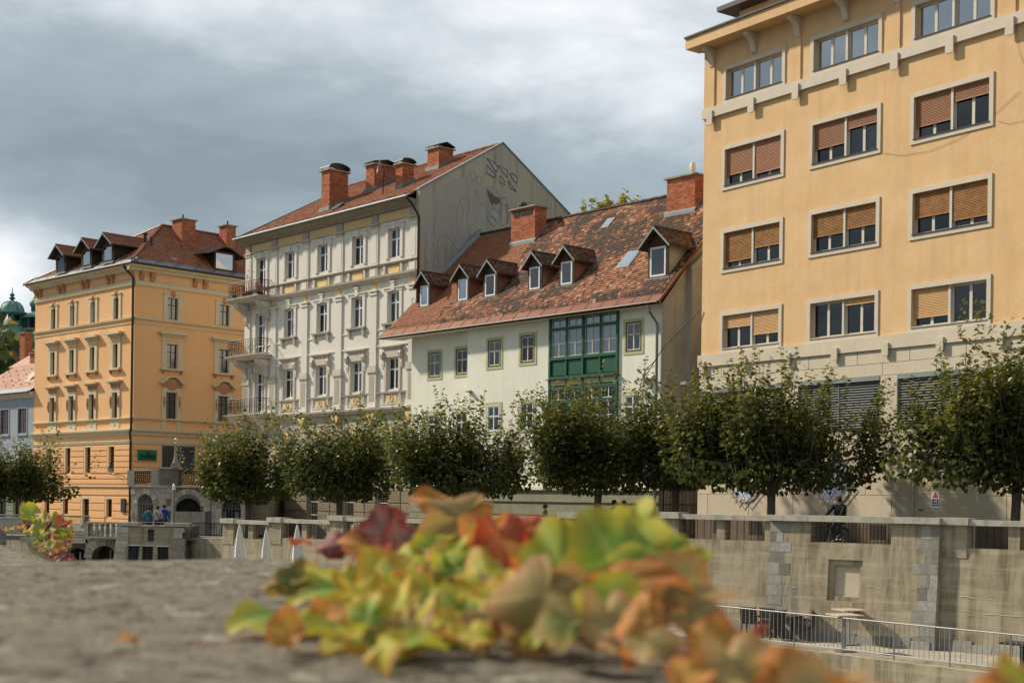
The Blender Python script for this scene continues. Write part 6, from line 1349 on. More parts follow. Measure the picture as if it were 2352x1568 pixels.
def stone_lamp(x, y, z0, h, lab):
    t = thing('stone_lamp', lab, 'lamp post', (x, y, z0), 0, 'stone column lamps')
    part('pedestal', MB().box(-.26, .26, -.26, .26, 0, .16).box(-.21, .21, -.21, .21, .16, .24), lampstone, t)
    part('column', MB().lathe([(.2, .24), (.2, .3), (.16, .34), (.16, .4), (.1, .62), (.088, h * .55), (.08, h - .42), (.12, h - .38), (.12, h - .33)], 12), lampstone, t)
    part('lamp_globe', MB().lathe([(.07, h - .33), (.085, h - .2), (.085, h - .08), (.05, h), (0.001, h + .02)], 10), mat('milk_glass', (.85, .86, .84), (.8, .81, .8), 4, .3), t, smooth=True)
stone_lamp(-19.9, 81.6, 3.14, 1.72, 'stone column lamp on the dark corner pier of the arcade'); stone_lamp(-18.3, 84.6, 2.05, 2.95, 'stone column lamp half behind the tree, right of the shop front'); stone_lamp(-19.35, 79, -.5, 2.62, 'stone column lamp standing beside the three people')
def bastion():
    t = thing('stone_bastion', 'tapered stone bastion with three small windows below the viewing terrace', 'bastion', (-19.1, 74, 0), 0)
    zt, zb = -.06, -4.5; bt_ = .085
    def X(x, z): return x * (1 + .045 * (zt - z))
    y = lambda z: -(zt - z) * .09
    ops = [(-1.32, -.76, -3.2, -1.24), (-.60, -.06, -3.2, -1.26), (.16, .72, -3.2, -1.28)]
    mb = wall(-1.5, 1.05, zb, -.22, ops + [(-.36, -.03, -1.0, -.36)], 0, .35); mb.v = [(X(a, c), y(c) + b_, c) for a, b_, c in mb.v]; part('rendered_face', mb, concrete, t)
    part('window_heads', MB().box(-1.36, -.7, -.16, .0, -1.24, -1.19).box(-.63, -.02, -.16, .0, -1.25, -1.21).box(.13, .76, -.16, .0, -1.27, -1.22), white_frame, t)
    for o in ops:
        w_ = part('window', MB().box(o[0], o[1], .12, .17, -3.2, o[3]), mat('black_pane', (.012, .012, .012), (.02, .018, .016), 3, .25), t); part('glazing_bar', MB().box((o[0] + o[1]) / 2 - .015, (o[0] + o[1]) / 2 + .015, .02, .05, -3.2, o[3]), darkmetal, w_)
    part('dark_inside', MB().box(-1.6, 1.2, .36, .4, -4, -.3), room, t)
    r = random.Random(5)
    for x0, x1 in ((-1.98, -1.42), (1.0, 1.5)):
        z = zt - .18
        while z > zb:
            h = r.uniform(.28, .4); e = r.uniform(-.08, .08); p = [(x0, z), (x1 + e, z), (x1 + e, z - h + .012), (x0, z - h + .012)]
            part('quoin_stone', MB().add([(X(a, c), y(c) - .05 - .03 * ((int(z * 31) % 5) / 5), c) for i, (a, c) in enumerate(p)] + [(X(a, c), .3, c) for a, c in p], [(3, 2, 1, 0), (0, 1, 5, 4), (1, 2, 6, 5), (2, 3, 7, 6), (3, 0, 4, 7)]), palestone, t); z -= h
    z = zt - .18
    while z > zb:                                     # right flank stones
        h = r.uniform(.28, .4)
        for k in range(3): part('flank_stone', MB().add([(X(1.5, z) + .0, y(z) + .55 * k + .01, z), (X(1.5, z) + .1, y(z) + .55 * (k + 1), z), (X(1.5, z - h), y(z - h) + .55 * (k + 1), z - h + .012), (X(1.5, z - h), y(z - h) + .55 * k + .01, z - h + .012), (1.2, 1.8, z), (1.2, 1.8, z - h)], [(0, 3, 2, 1), (0, 1, 4), (3, 5, 2)]), quoin, t)
        z -= h
    part('core', MB().box(-1.9, 1.45, .32, 4.0, zb, -.2), darkstone, t)
    part('terrace_floor', MB().box(-3.6, 3.8, .4, 6.5, -.95, -.85), asphalt, t)
    part('cap_left', MB().box(-2.02, -.85, -.12, .6, -.19, .0), capstone, t); part('cap_right', MB().box(.5, 1.85, -.12, .6, -.19, .0), capstone, t); part('low_cap', MB().box(-.85, .5, -.06, .5, -.21, -.14), capstone, t)
    part('hand_rail', MB().tube([(-.95, .1, .02), (.65, .1, .02)], .028, 6).tube([(-.15, .1, -.15), (-.15, .1, .02)], .02, 5), steel, t)
    # bars to the right of the bastion
    for k in range(12): part('side_bar', MB().tube([(1.75 + k * .125, .9 + k * .05, -.85), (1.75 + k * .125, .9 + k * .05, -.0)], .014, 4), darkmetal, t)
    part('side_rail', MB().tube([(1.7, .9, -.02), (3.2, 1.5, -.02)], .02, 5), darkmetal, t)
    part('side_slab', MB().box(1.7, 3.5, .8, 2.0, -1.0, -.82), capstone, t)
    mb = MB(); arch_wall(mb, 1.5, 3.6, zb, -1.0, 2.35, .6, -2.2, 1.0, .4); part('side_wall', mb, darkstone, t); voussoirs(t, 2.35, .6, -2.2, 1.0, concrete, 10, .12, .1); part('dark_niche', MB().box(1.6, 3.4, 1.4, 1.45, zb, -1.1), room, t)
bastion()
bx = tag(part('meter_box', MB().box(0, .34, 0, .2, 0, .5).box(.37, .52, .02, .18, .05, .42).tube([(.2, .1, 0), (.2, .1, -.9)], .015, 5), steel), 'pale grey electrical box on the dark wall right of the bastion', 'electrical box'); bx.location = (-15.95, 74.4, -1.55)
tag(bx, bx['label'], 'electrical box')
def bridge_end():
    t = thing('bridge_end', 'stone bridge end with baluster parapet and arches left of the bastion', 'bridge', (-22.3, 75.6, 0), 0)
    zd = -.85
    mb = MB(); arch_wall(mb, -1.0, 1.35, -4.8, -1.0, .02, .68, -2.0, 0, 1.2); part('arch_wall', mb, palestone, t); voussoirs(t, .02, .68, -2.0, 0, palestone, 11, .42, .07)
    part('dark_passage', MB().box(-1, 1.3, 1.2, 1.3, -4.8, -1.0), room, t); part('mooring_pole', MB().tube([(.28, .3, -5), (.28, .3, -1.55)], .04, 6), greywall, t); part('mooring_pole', MB().tube([(-1.35, .2, -5), (-1.35, .2, -1.7)], .04, 6), greywall, t)
    mb = MB(); arch_wall(mb, -2.6, -1.0, -4.8, -1.2, -1.6, .52, -2.0, .45, 1.2); part('arch_wall', mb, darkstone, t); part('dark_passage', MB().box(-2.6, -1, 1.7, 1.75, -4.8, -1.2), room, t)
    part('deck_edge', MB().box(-4.6, -.9, .0, 3, -1.22, -.92), capstone, t); part('deck', MB().box(-14, 1.4, .6, 6, -1.1, -.86), asphalt, t)
    part('parapet_base', MB().box(-.95, .95, -.12, .5, -.98, -.82), capstone, t); part('parapet_cap', MB().box(-.98, .95, -.12, .5, -.14, -.02), capstone, t)
    for k in range(6): part('baluster', MB().lathe([(.1, 0), (.1, .06), (.07, .1), (.12, .3), (.1, .42), (.07, .5), (.11, .58), (.11, .68)], 8, (-.75 + k * .3, .15, -.82)), palestone, t)
    part('end_pier', MB().box(-1.05, -.86, -.1, .48, -.82, -.14), palestone, t)
    step = part('steps', MB().box(-3.0, -1.0, 1.4, 2.6, -.86, -.7).box(-2.9, -1.0, 1.8, 2.6, -.7, -.55), palestone, t)
    g = thing('glass_railing', 'glass railing with steel hand rail along the footbridge, far left', 'railing', (-28.5, 76.2, -.86), 0)
    part('hand_rail', MB().tube([(-9, 0, 1.12), (5.2, 0, 1.12)], .04, 8), steel, g)
    for k in range(10): box('glass_panel', g, glass_clear, -9 + k * 1.42 + .02, -9 + (k + 1) * 1.42 - .02, -.01, .01, .06, 1.06)
    for k in range(11): box('post', g, steel, -9 + k * 1.42 - .015, -9 + k * 1.42 + .015, -.02, .02, 0, 1.1)
    w = tag(part('low_wall', MB().box(-10, .0, 0, .4, -.86, .0).box(-10.05, .05, -.06, .46, .0, .08), palestone), 'low pale parapet wall behind the glass railing', 'wall'); w.location = (-28.3, 79.5, 0)
bridge_end()
# ------------------------------------------------------------------ people
def skinned(name, joints, edges, m, parent, root=0, sub=2):
    me = bpy.data.meshes.new(name); me.from_pydata([j[0] for j in joints], edges, []); me.materials.append(m)
    o = link(name, me, parent); sk = o.modifiers.new('skin', 'SKIN'); sk.use_smooth_shade = True
    me.skin_vertices.new() if not me.skin_vertices else None
    for i, j in enumerate(joints):
        r_ = j[1]; v = me.skin_vertices[0].data[i]; v.radius = (r_, r_) if isinstance(r_, (int, float)) else r_; v.use_root = (i == root)
    s = o.modifiers.new('sub', 'SUBSURF'); s.levels = 1; s.render_levels = sub
    return o
def person(x, y, z, rz, lab, top, legs, hair, h=1.75, pose='stand', group=None, women=False, lean=0.0, bulk=0.0):
    """figure facing +y in its own frame; one continuous body, clothes and hair as children"""
    t = thing('person', lab, 'person', (x, y, z), rz, group); k = h / 1.75
    S = lambda a, b, c: (a * k, b * k, c * k)
    sit = pose == 'ride'; L = lean
    hipz = .93
    hd = S(0, .03 + L * .55, 1.63 - abs(L) * .12)
    J = [(S(0, 0, hipz), (.11 * k, .085 * k)), (S(0, L * .15, 1.12), (.10 * k, .075 * k)), (S(0, L * .35, 1.33), (.12 * k, .08 * k)), (S(0, L * .47, 1.47), .06 * k), (S(0, .01 + L * .5, 1.535 - abs(L) * .1), .055 * k), (hd, (.085 * k, .10 * k)), (S(0, .01 + L * .56, 1.73 - abs(L) * .13), (.06 * k, .07 * k))]
    E = [(0, 1), (1, 2), (2, 3), (3, 4), (4, 5), (5, 6)]
    arms = []
    for sg in (-1, 1):
        sh = S(sg * .19, L * .4, 1.41)
        if pose == 'ride': el, wr, ha = S(sg * .25, .28 + L * .3, 1.2), S(sg * .26, .55, 1.05), S(sg * .26, .62, 1.04)
        elif pose == 'rail': el, wr, ha = S(sg * .27, .06, 1.13), S(sg * .18, .26, 1.02), S(sg * .15, .33, 1.02)
        elif pose == 'chest': el, wr, ha = S(sg * .24, .05, 1.12), S(sg * .1, .22, 1.2), S(sg * .05, .25, 1.22)
        else: el, wr, ha = S(sg * .25, -.02, 1.13), S(sg * .25, .06, .9), S(sg * .24, .09, .82)
        arms.append((sh, el, wr, ha))
        b0 = len(J); J += [(sh, .062 * k), (el, .045 * k), (wr, .034 * k), (ha, (.04 * k, .022 * k))]; E += [(2, b0), (b0, b0 + 1), (b0 + 1, b0 + 2), (b0 + 2, b0 + 3)]
        for q in range(4):
            b1 = len(J); off = Vector(ha) + Vector(((q - 1.5) * .018, .05 + .008 * (1.5 - abs(q - 1.5)), -.035)) * k; J += [(tuple(off), .009 * k)]; E += [(b0 + 3, b1)]
        b1 = len(J); J += [(tuple(Vector(ha) + Vector((-sg * .045, .02, -.005)) * k), .010 * k)]; E += [(b0 + 3, b1)]
    lgs = []
    for i, sg in enumerate((-1, 1)):
        if sit:
            kn = S(sg * .12, .38 if i else .3, .66 if i else .82); an = S(sg * .11, .2 if i else .25, .24 if i else .42); to = S(sg * .11, .36 if i else .4, .2 if i else .36); hp = S(sg * .1, 0, .9)
        else: hp = S(sg * .09, 0, .88); kn = S(sg * .1, .02, .49); an = S(sg * .1, -.02, .09); to = S(sg * .11, .13, .035)
        lgs.append((hp, kn, an, to)); b0 = len(J); J += [(hp, .085 * k), (kn, .058 * k), (an, .04 * k), (to, (.04 * k, .03 * k))]; E += [(0, b0), (b0, b0 + 1), (b0 + 1, b0 + 2), (b0 + 2, b0 + 3)]
    skinned('body', J, E, skin, t)
    # jacket
    J2 = [(S(0, 0, .9), (.16 * k, .125 * k)), (S(0, L * .15, 1.12), (.15 * k + bulk, .12 * k + bulk)), (S(0, L * .35, 1.33), (.18 * k + bulk, .125 * k + bulk)), (S(0, L * .47, 1.475), .075 * k)]; E2 = [(0, 1), (1, 2), (2, 3)]
    for sh, el, wr, ha in arms:
        b0 = len(J2); J2 += [(sh, .078 * k), (el, .06 * k), (tuple(Vector(wr)), .048 * k)]; E2 += [(2, b0), (b0, b0 + 1), (b0 + 1, b0 + 2)]
    skinned('jacket', J2, E2, top, t, 1)
    J3 = [(S(0, 0, .95), (.148 * k, .115 * k))]; E3 = []
    for hp, kn, an, to in lgs:
        b0 = len(J3); J3 += [(hp, .1 * k), (kn, .075 * k), (tuple(Vector(an) + Vector((0, 0, .02))), .062 * k)]; E3 += [(0, b0), (b0, b0 + 1), (b0 + 1, b0 + 2)]
    skinned('trousers', J3, E3, legs, t)
    for hp, kn, an, to in lgs: skinned('shoe', [(tuple(Vector(an) + Vector((0, -.02, -.03)) * k), .05 * k), (tuple(Vector(to)), (.05 * k, .035 * k))], [(0, 1)], darkmetal, t)
    c = Vector(hd)
    part('hair', MB().lathe([(.001, .125 * k), (.06 * k, .115 * k), (.095 * k, .07 * k), (.105 * k, .02 * k), (.1 * k, -.04 * k), (.085 * k, -.07 * k)], 12, (c.x, c.y - .018 * k, c.z + .01)), hair, t, smooth=True)
    if women: part('hair_bun', MB().lathe([(.001, .05), (.04, .035), (.05, 0), (.04, -.035), (.001, -.05)], 8, (c.x, c.y - .11, c.z + .03)), hair, t, smooth=True)
    part('nose', MB().lathe([(.001, .03), (.016, -.015), (.001, -.025)], 6, (c.x, c.y + .1 * k, c.z - .01)), skin, t)
    for sg in (-1, 1): part('ear', MB().lathe([(.001, .03), (.014, .01), (.012, -.02), (.001, -.03)], 6, (c.x + sg * .092 * k, c.y, c.z)), skin, t); part('eye', MB().lathe([(.001, .008), (.011, 0), (.001, -.008)], 6, (c.x + sg * .033 * k, c.y + .093 * k, c.z + .015)), darkmetal, t)
    part('mouth', MB().box(c.x - .022, c.x + .022, c.y + .088 * k, c.y + .096 * k, c.z - .052, c.z - .044), mat('lip', (.32, .12, .1), (.3, .11, .09), 5, .6), t)
    return t
cl = lambda n, c, c2=None: mat(n, c, c2, 6, .9, .15, 60)
hairb = cl('brown_hair', (.06, .03, .02)); hairg = cl('dark_hair', (.02, .015, .012)); navy = cl('navy_trousers', (.02, .025, .05)); jeans = cl('dark_jeans', (.03, .035, .05))
def strap(t, m):
    part('bag_strap', MB().tube([(-.13, -.02, 1.47), (-.02, -.15, 1.32), (.1, -.16, 1.12), (.17, -.1, .95)], .02, 5), m, t); part('shoulder_bag', MB().bbox(.12, .2, -.14, .1, .78, 1.0, .02), m, t)
p1 = person(-20.3, 77.2, -.85, R(8), 'person in a teal jacket with a dark strap, leftmost of the three seen from behind', cl('teal_jacket', (.05, .19, .22), (.04, .16, .19)), navy, hairb, 1.68, 'rail'); strap(p1, darkmetal)
p2 = person(-19.78, 77.1, -.85, R(-5), 'person in a pale grey jacket with a dark strap, middle of the three', cl('stone_jacket', (.42, .40, .33), (.36, .34, .28)), navy, hairb, 1.74, 'rail'); strap(p2, darkmetal)
p3_ = person(-19.62, 77.9, -.85, R(-15), 'person in a bright blue hooded jacket, rightmost of the three seen from behind', cl('blue_jacket', (.015, .09, .42), (.012, .07, .35)), navy, hairb, 1.8, 'rail')
part('hood', MB().lathe([(.06, .05), (.12, .03), (.14, -.04), (.1, -.1), (.001, -.12)], 10, (0, -.09, 1.5)), MATS['blue_jacket'], p3_, smooth=True)
w_ = person(1.45, 60, gz(1.45, 60), R(75), 'woman in a brown patterned top walking before the white house', cl('brown_top', (.16, .10, .06), (.28, .2, .13)), jeans, hairb, 1.64, 'chest', women=True)
m1 = person(4.13, 56, gz(4.13, 56) - .06, R(-70), 'man with sunglasses in a dark printed shirt beside the tree trunk', cl('black_shirt', (.025, .022, .02)), jeans, hairg, 1.78, 'stand')
part('sunglasses', MB().box(-.075, .075, .115, .135, 1.64, 1.675), darkmetal, m1); part('shirt_print', MB().lathe([(.001, .0), (.06, .0)], 8), MATS['stone_jacket'], m1, (0, .155, 1.28), (R(-90), 0, 0))
m2 = person(4.55, 56.2, gz(4.55, 56.2) - .02, R(-75), 'dark-haired person in a brown shirt walking behind the man with sunglasses', cl('rust_shirt', (.09, .035, .02)), jeans, hairg, 1.72, 'stand')
def cyclist():
    x, y = 11.05, 46.9; z = gz(x, y); rz = R(90 - 41 + 90)
    b = thing('bicycle', 'dark city bicycle ridden along the balustrade', 'bicycle', (x, y, z), rz)
    for yy in (-.52, .55):
        w = part('wheel', MB().tube([(0, yy + .33 * math.cos(a), .35 + .33 * math.sin(a)) for a in [2 * math.pi * k / 28 for k in range(28)]], .018, 6, True), darkmetal, b)
        for k in range(12): a = math.pi * 2 * k / 12; part('spoke', MB().tube([(0, yy, .35), (0, yy + .32 * math.cos(a), .35 + .32 * math.sin(a))], .003, 3), steel, w)
        part('mudguard', MB().tube([(0, yy + .37 * math.cos(a), .35 + .37 * math.sin(a)) for a in [math.pi * (.1 + .75 * k / 10) for k in range(11)]], .02, 4), darkmetal, b)
    part('frame', MB().tube([(0, -.52, .35), (0, -.12, .3), (0, .4, .75), (0, .55, .35)], .018, 6).tube([(0, -.12, .3), (0, -.22, .85)], .018, 6).tube([(0, -.2, .75), (0, .42, .68)], .016, 6).tube([(0, -.2, .75), (0, -.52, .35)], .012, 6).tube([(0, .4, .75), (0, .36, 1.02)], .016, 6), darkmetal, b)
    part('handlebar', MB().tube([(-.28, .25, 1.05), (-.24, .36, 1.05), (0, .38, 1.03), (.24, .36, 1.05), (.28, .25, 1.05)], .014, 6), steel, b)
    part('saddle', MB().prism([(-.36, .86), (-.34, .93), (-.1, .91), (-.08, .87)], -.08, .08), darkmetal, b); part('crank', MB().tube([(-.1, -.12, .3), (.1, -.12, .3)], .03, 6).tube([(.1, -.12, .3), (.1, .0, .2)], .012, 5).tube([(-.1, -.12, .3), (-.1, -.24, .4)], .012, 5), steel, b)
    person(x, y, z + .02, rz, 'person in a black hooded jacket riding a bicycle behind the balustrade', cl('black_jacket', (.012, .012, .014)), jeans, hairb, 1.76, 'ride', lean=.12, bulk=.05).location = b.matrix_basis @ Vector((0, -.2, .02))
cyclist()
# trees seen over the roofs
tree(5.6, 86, 1.05, 1.2, 17.6, 20.3, 31, 'yellow-green tree top showing above the mottled roof ridge', 0, 130, .36, 'tree tops behind the houses', lm=leafy)
def hillside():
    m = MB(); r = random.Random(8)
    for k in range(2600):
        x, y = r.uniform(-92, -52), r.uniform(165, 185); top = 20 + 3 * math.sin(x * .35) + 2 * math.sin(x * .9 + 1)
        c = Vector((x, y, r.uniform(0, 1) ** .6 * top)); m.cur = min(1, max(0, r.gauss(.45, .3)))
        leaf_into(m, c, Vector((r.gauss(0, 1), r.gauss(0, 1), r.gauss(0, .6))), Vector((r.gauss(0, 1), -.6, r.uniform(.2, 1))).normalized(), r.uniform(1.2, 2.4))
    o = stuff(part('wooded_hillside', m, leafm)); tag(o, 'dark wooded slope below the domed tower, far left', 'hillside')
    struct(part('hill', MB().lathe([(60, -6), (45, 8), (20, 16), (0.001, 19)], 20, (-80, 215, 0)), mat('hill_soil', (.05, .06, .03), (.04, .05, .025), .3, .95)))
hillside()
h_ = thing('hill_cottage', 'small dark tiled house among the trees at far left edge', 'house', (-66.5, 160, 8), R(-30))
part('wall', MB().box(-3, 3, -2, 2, 0, 4.4), brickwall, h_); part('roof', MB().prism([(-2.4, 4.2), (0, 6.2), (2.4, 4.2)], -3.3, 3.3), mat('mossy_tile', (.11, .12, .06), (.08, .09, .045), 1, .95), h_)

# ------------------------------------------------------------------ near parapet: rough coping stones under the camera
stone = mat('rough_coping', (.31, .265, .195), (.21, .178, .13), 40, .95, 1.0, 190, 0, bdist=.012, speck=((.075, .062, .042), 90, (.56, .50, .39)))
def coping(name, outline, ztop, seed, lab, rad=.03, rings=46, dome=.0, segs=150, amp=.0015):
    P = [Vector(p) for p in outline]; n = len(P); L = [(P[(i + 1) % n] - P[i]).length for i in range(n)]; T = sum(L); pts = []
    for k in range(segs):
        s = T * k / segs; i = 0
        while s > L[i]: s -= L[i]; i += 1
        pts.append(P[i].lerp(P[(i + 1) % n], s / L[i]))
    for _ in range(2): pts = [(pts[k - 1] + pts[k] * 2 + pts[(k + 1) % segs]) / 4 for k in range(segs)]
    c = Vector((sum(p.x for p in P) / n, sum(p.y for p in P) / n)); vs = [(c.x, c.y, ztop + dome)]; prof = [(k / rings, 0) for k in range(1, rings + 1)]
    def bump(x, y): return amp * (mnoise.noise(Vector((x * 70, y * 70, seed))) + .7 * mnoise.noise(Vector((x * 160, y * 160, seed)))) + .004 * mnoise.noise(Vector((x * 9, y * 9, seed)))
    for f, _ in prof:
        for p in pts:
            q = c.lerp(p, f); dE = (1 - f) * (p - c).length; e = max(0, 1 - dE / rad) if dE < rad else 0
            vs.append((q.x, q.y, ztop + dome * (1 - f * f) - rad * (1 - math.sqrt(max(0, 1 - e * e))) + bump(q.x, q.y)))
    for p in pts: vs.append((p.x, p.y, -6.0))
    fs = [(0, 1 + k, 1 + (k + 1) % segs) for k in range(segs)]
    for j in range(rings): fs += [(1 + j * segs + k, 1 + (j + 1) * segs + k, 1 + (j + 1) * segs + (k + 1) % segs, 1 + j * segs + (k + 1) % segs) for k in range(segs)]
    m = MB(); m.add(vs, fs); return tag(part(name, m, stone, smooth=True), lab, 'parapet')
SZ = CZ - .05
coping('near_parapet', [(-1.5, -.5), (.35, -.5), (.22, .10), (.115, .36), (.085, .50), (.03, .75), (-.10, 1.08), (-.20, 1.17), (-.36, 1.02), (-.6, .86), (-1.5, .4)], SZ, 3.0, 'rough grey stone coping in the foreground, wide and out of focus', .035, 60, .0, 220)
coping('parapet_stone', [(-3.36, 1.05), (-.55, 1.75), (-.704, 2.2), (-1.22, 3.28), (-1.3, 3.4), (-3.36, 2.63)], CZ - .110, 9.0, 'rough stone coping at the left edge, behind the nearest block', .03, 36)
coping('parapet_stone', [(-4.0, 2.73), (-1.26, 3.49), (-2.1, 5.36), (-3.57, 8.8), (-5.5, 8.4)], CZ - .082, 15.0, 'mossy stone coping under the creeper clump, furthest of the near blocks', .02, 24)

# ------------------------------------------------------------------ creeper leaves on the coping
def ivy_mesh(name, m, seed, curl, fold, tintv):
    r = random.Random(seed); segs, rings = 64, 9; keys = [(0, 1.0), (18, .90), (36, .77), (54, .86), (72, .95), (92, .82), (112, .73), (130, .76), (150, .66), (168, .42), (180, .2)]
    def rad(th):
        a = abs(math.degrees(th)); 
        for i in range(len(keys) - 1):
            if keys[i][0] <= a <= keys[i + 1][0]:
                t = (a - keys[i][0]) / (keys[i + 1][0] - keys[i][0]); t = t * t * (3 - 2 * t); return keys[i][1] * (1 - t) + keys[i + 1][1] * t
        return .16
    vs, rr, ve = [(0, 0, 0)], [0.0], [1.0]; tips = [math.radians(v) for v in (0, 70, -70, 135, -135)]
    ph = r.uniform(0, 6)
    for j in range(1, rings + 1):
        f = j / rings
        for k in range(segs):
            th = -math.pi + 2 * math.pi * (k + .5) / segs; R_ = rad(th) * (1 + .03 * math.sin(th * 17 + ph)) * (1 + .05 * math.sin(3 * th + ph))
            x, y = f * R_ * math.sin(th), f * R_ * math.cos(th)
            z = curl * (x * x * .9 + .5 * (y - .1) ** 2) + fold * abs(x) + .16 * f * math.sin(3 * th + ph) * f + .07 * f * f * math.sin(5 * th + 2 * ph)
            vs.append((x, y, z)); rr.append(f); ve.append(max(0, 1 - min(abs(((th - t + math.pi) % (2 * math.pi)) - math.pi) for t in tips) * f * 7.0 - .15 * f))
    fs = [(0, 1 + (k + 1) % segs, 1 + k) for k in range(segs)]
    for j in range(rings - 1): fs += [(1 + j * segs + k, 1 + j * segs + (k + 1) % segs, 1 + (j + 1) * segs + (k + 1) % segs, 1 + (j + 1) * segs + k) for k in range(segs)]
    mb = MB(); mb.cur = tintv; mb.add(vs, fs); return mb.mesh(name, m, True, {'rr': rr, 'vein': ve})
GRN = [(0, (.13, .26, .035)), (1, (.36, .46, .06))]; YEL = [(0, (.46, .42, .04)), (1, (.66, .54, .06))]
LM = {'g': leaf_mat('creeper_green', GRN, .42, .62, [((.45, .42, .06), .60, .72)], 26, (.50, .40, .04), (.42, .50, .12)),
      'y': leaf_mat('creeper_yellow', YEL, .42, .62, [((.16, .27, .03), .56, .66), ((.45, .12, .03), .74, .8)], 24, (.60, .30, .04), (.55, .55, .12)),
      'o': leaf_mat('creeper_orange', [(0, (.42, .17, .04)), (1, (.55, .29, .05))], .42, .62, [((.26, .22, .04), .55, .68), ((.16, .03, .015), .72, .78)], 22, (.60, .19, .05), (.62, .36, .1)),
      'r': leaf_mat('creeper_red', [(0, (.45, .10, .035)), (1, (.55, .17, .05))], .42, .62, [((.06, .015, .015), .66, .72)], 20, (.50, .06, .03), (.62, .24, .08)),
      'p': leaf_mat('creeper_purple', [(0, (.16, .05, .04)), (1, (.30, .15, .12))], .35, .62, [((.04, .01, .012), .62, .7)], 22, (.24, .03, .025), (.34, .2, .17)),
      'd': leaf_mat('creeper_dark', [(0, (.06, .09, .02)), (1, (.12, .15, .03))], .25, .6, [((.2, .12, .04), .6, .7)], 22, (.25, .17, .04), (.2, .2, .06), .15),  # dark green leaves; shade within the pile is put into this colour too
      't': leaf_mat('creeper_tan', [(0, (.30, .22, .07)), (1, (.50, .36, .14))], .42, .62, [((.20, .22, .04), .52, .64), ((.28, .10, .04), .66, .74)], 20, (.45, .20, .08), (.55, .42, .2))}
def at_px(x, y, d):
    """point at distance d on the sight line of a full-frame position (2352 wide)"""
    du, dv = (x - 1176) / 3172, (1147 - y) / 3172; r = R(.8)
    return Vector(((du * math.cos(r) - dv * math.sin(r)) * d, d, CZ + (du * math.sin(r) + dv * math.cos(r)) * d))
IVY = {}
def ivy_leaf(parent, x, y, d, wpx, kind, el, inpl, yaw=0.0, sx=1.0, seed=None):
    seed = seed if seed is not None else rnd.randrange(4); k = (kind, seed)
    if k not in IVY: IVY[k] = ivy_mesh('leaf', LM[kind], seed * 7 + ord(kind), (-.35, .3, -.6, .45)[seed % 4], (.18, -.1, .3, -.22)[seed % 4], (.2, .8, .5, 1.0)[seed % 4])
    size = wpx * d / 3172 / 1.75; p = at_px(x, y, d); p.z = max(p.z, SZ + .006) if p.y < 1.1 and wpx > 60 and x < 1650 else p.z
    o = link('leaf', IVY[k], parent)
    o.matrix_world = Matrix.Translation(p) @ Matrix.Rotation(R(yaw), 4, 'Z') @ Matrix.Rotation(R(el), 4, 'X') @ Matrix.Rotation(R(inpl), 4, 'Z') @ Matrix.Diagonal((size * sx, size, size, 1))
    return o
cr = thing('creeper', 'trailing creeper with green, yellow and orange leaves across the foreground coping', 'plant')
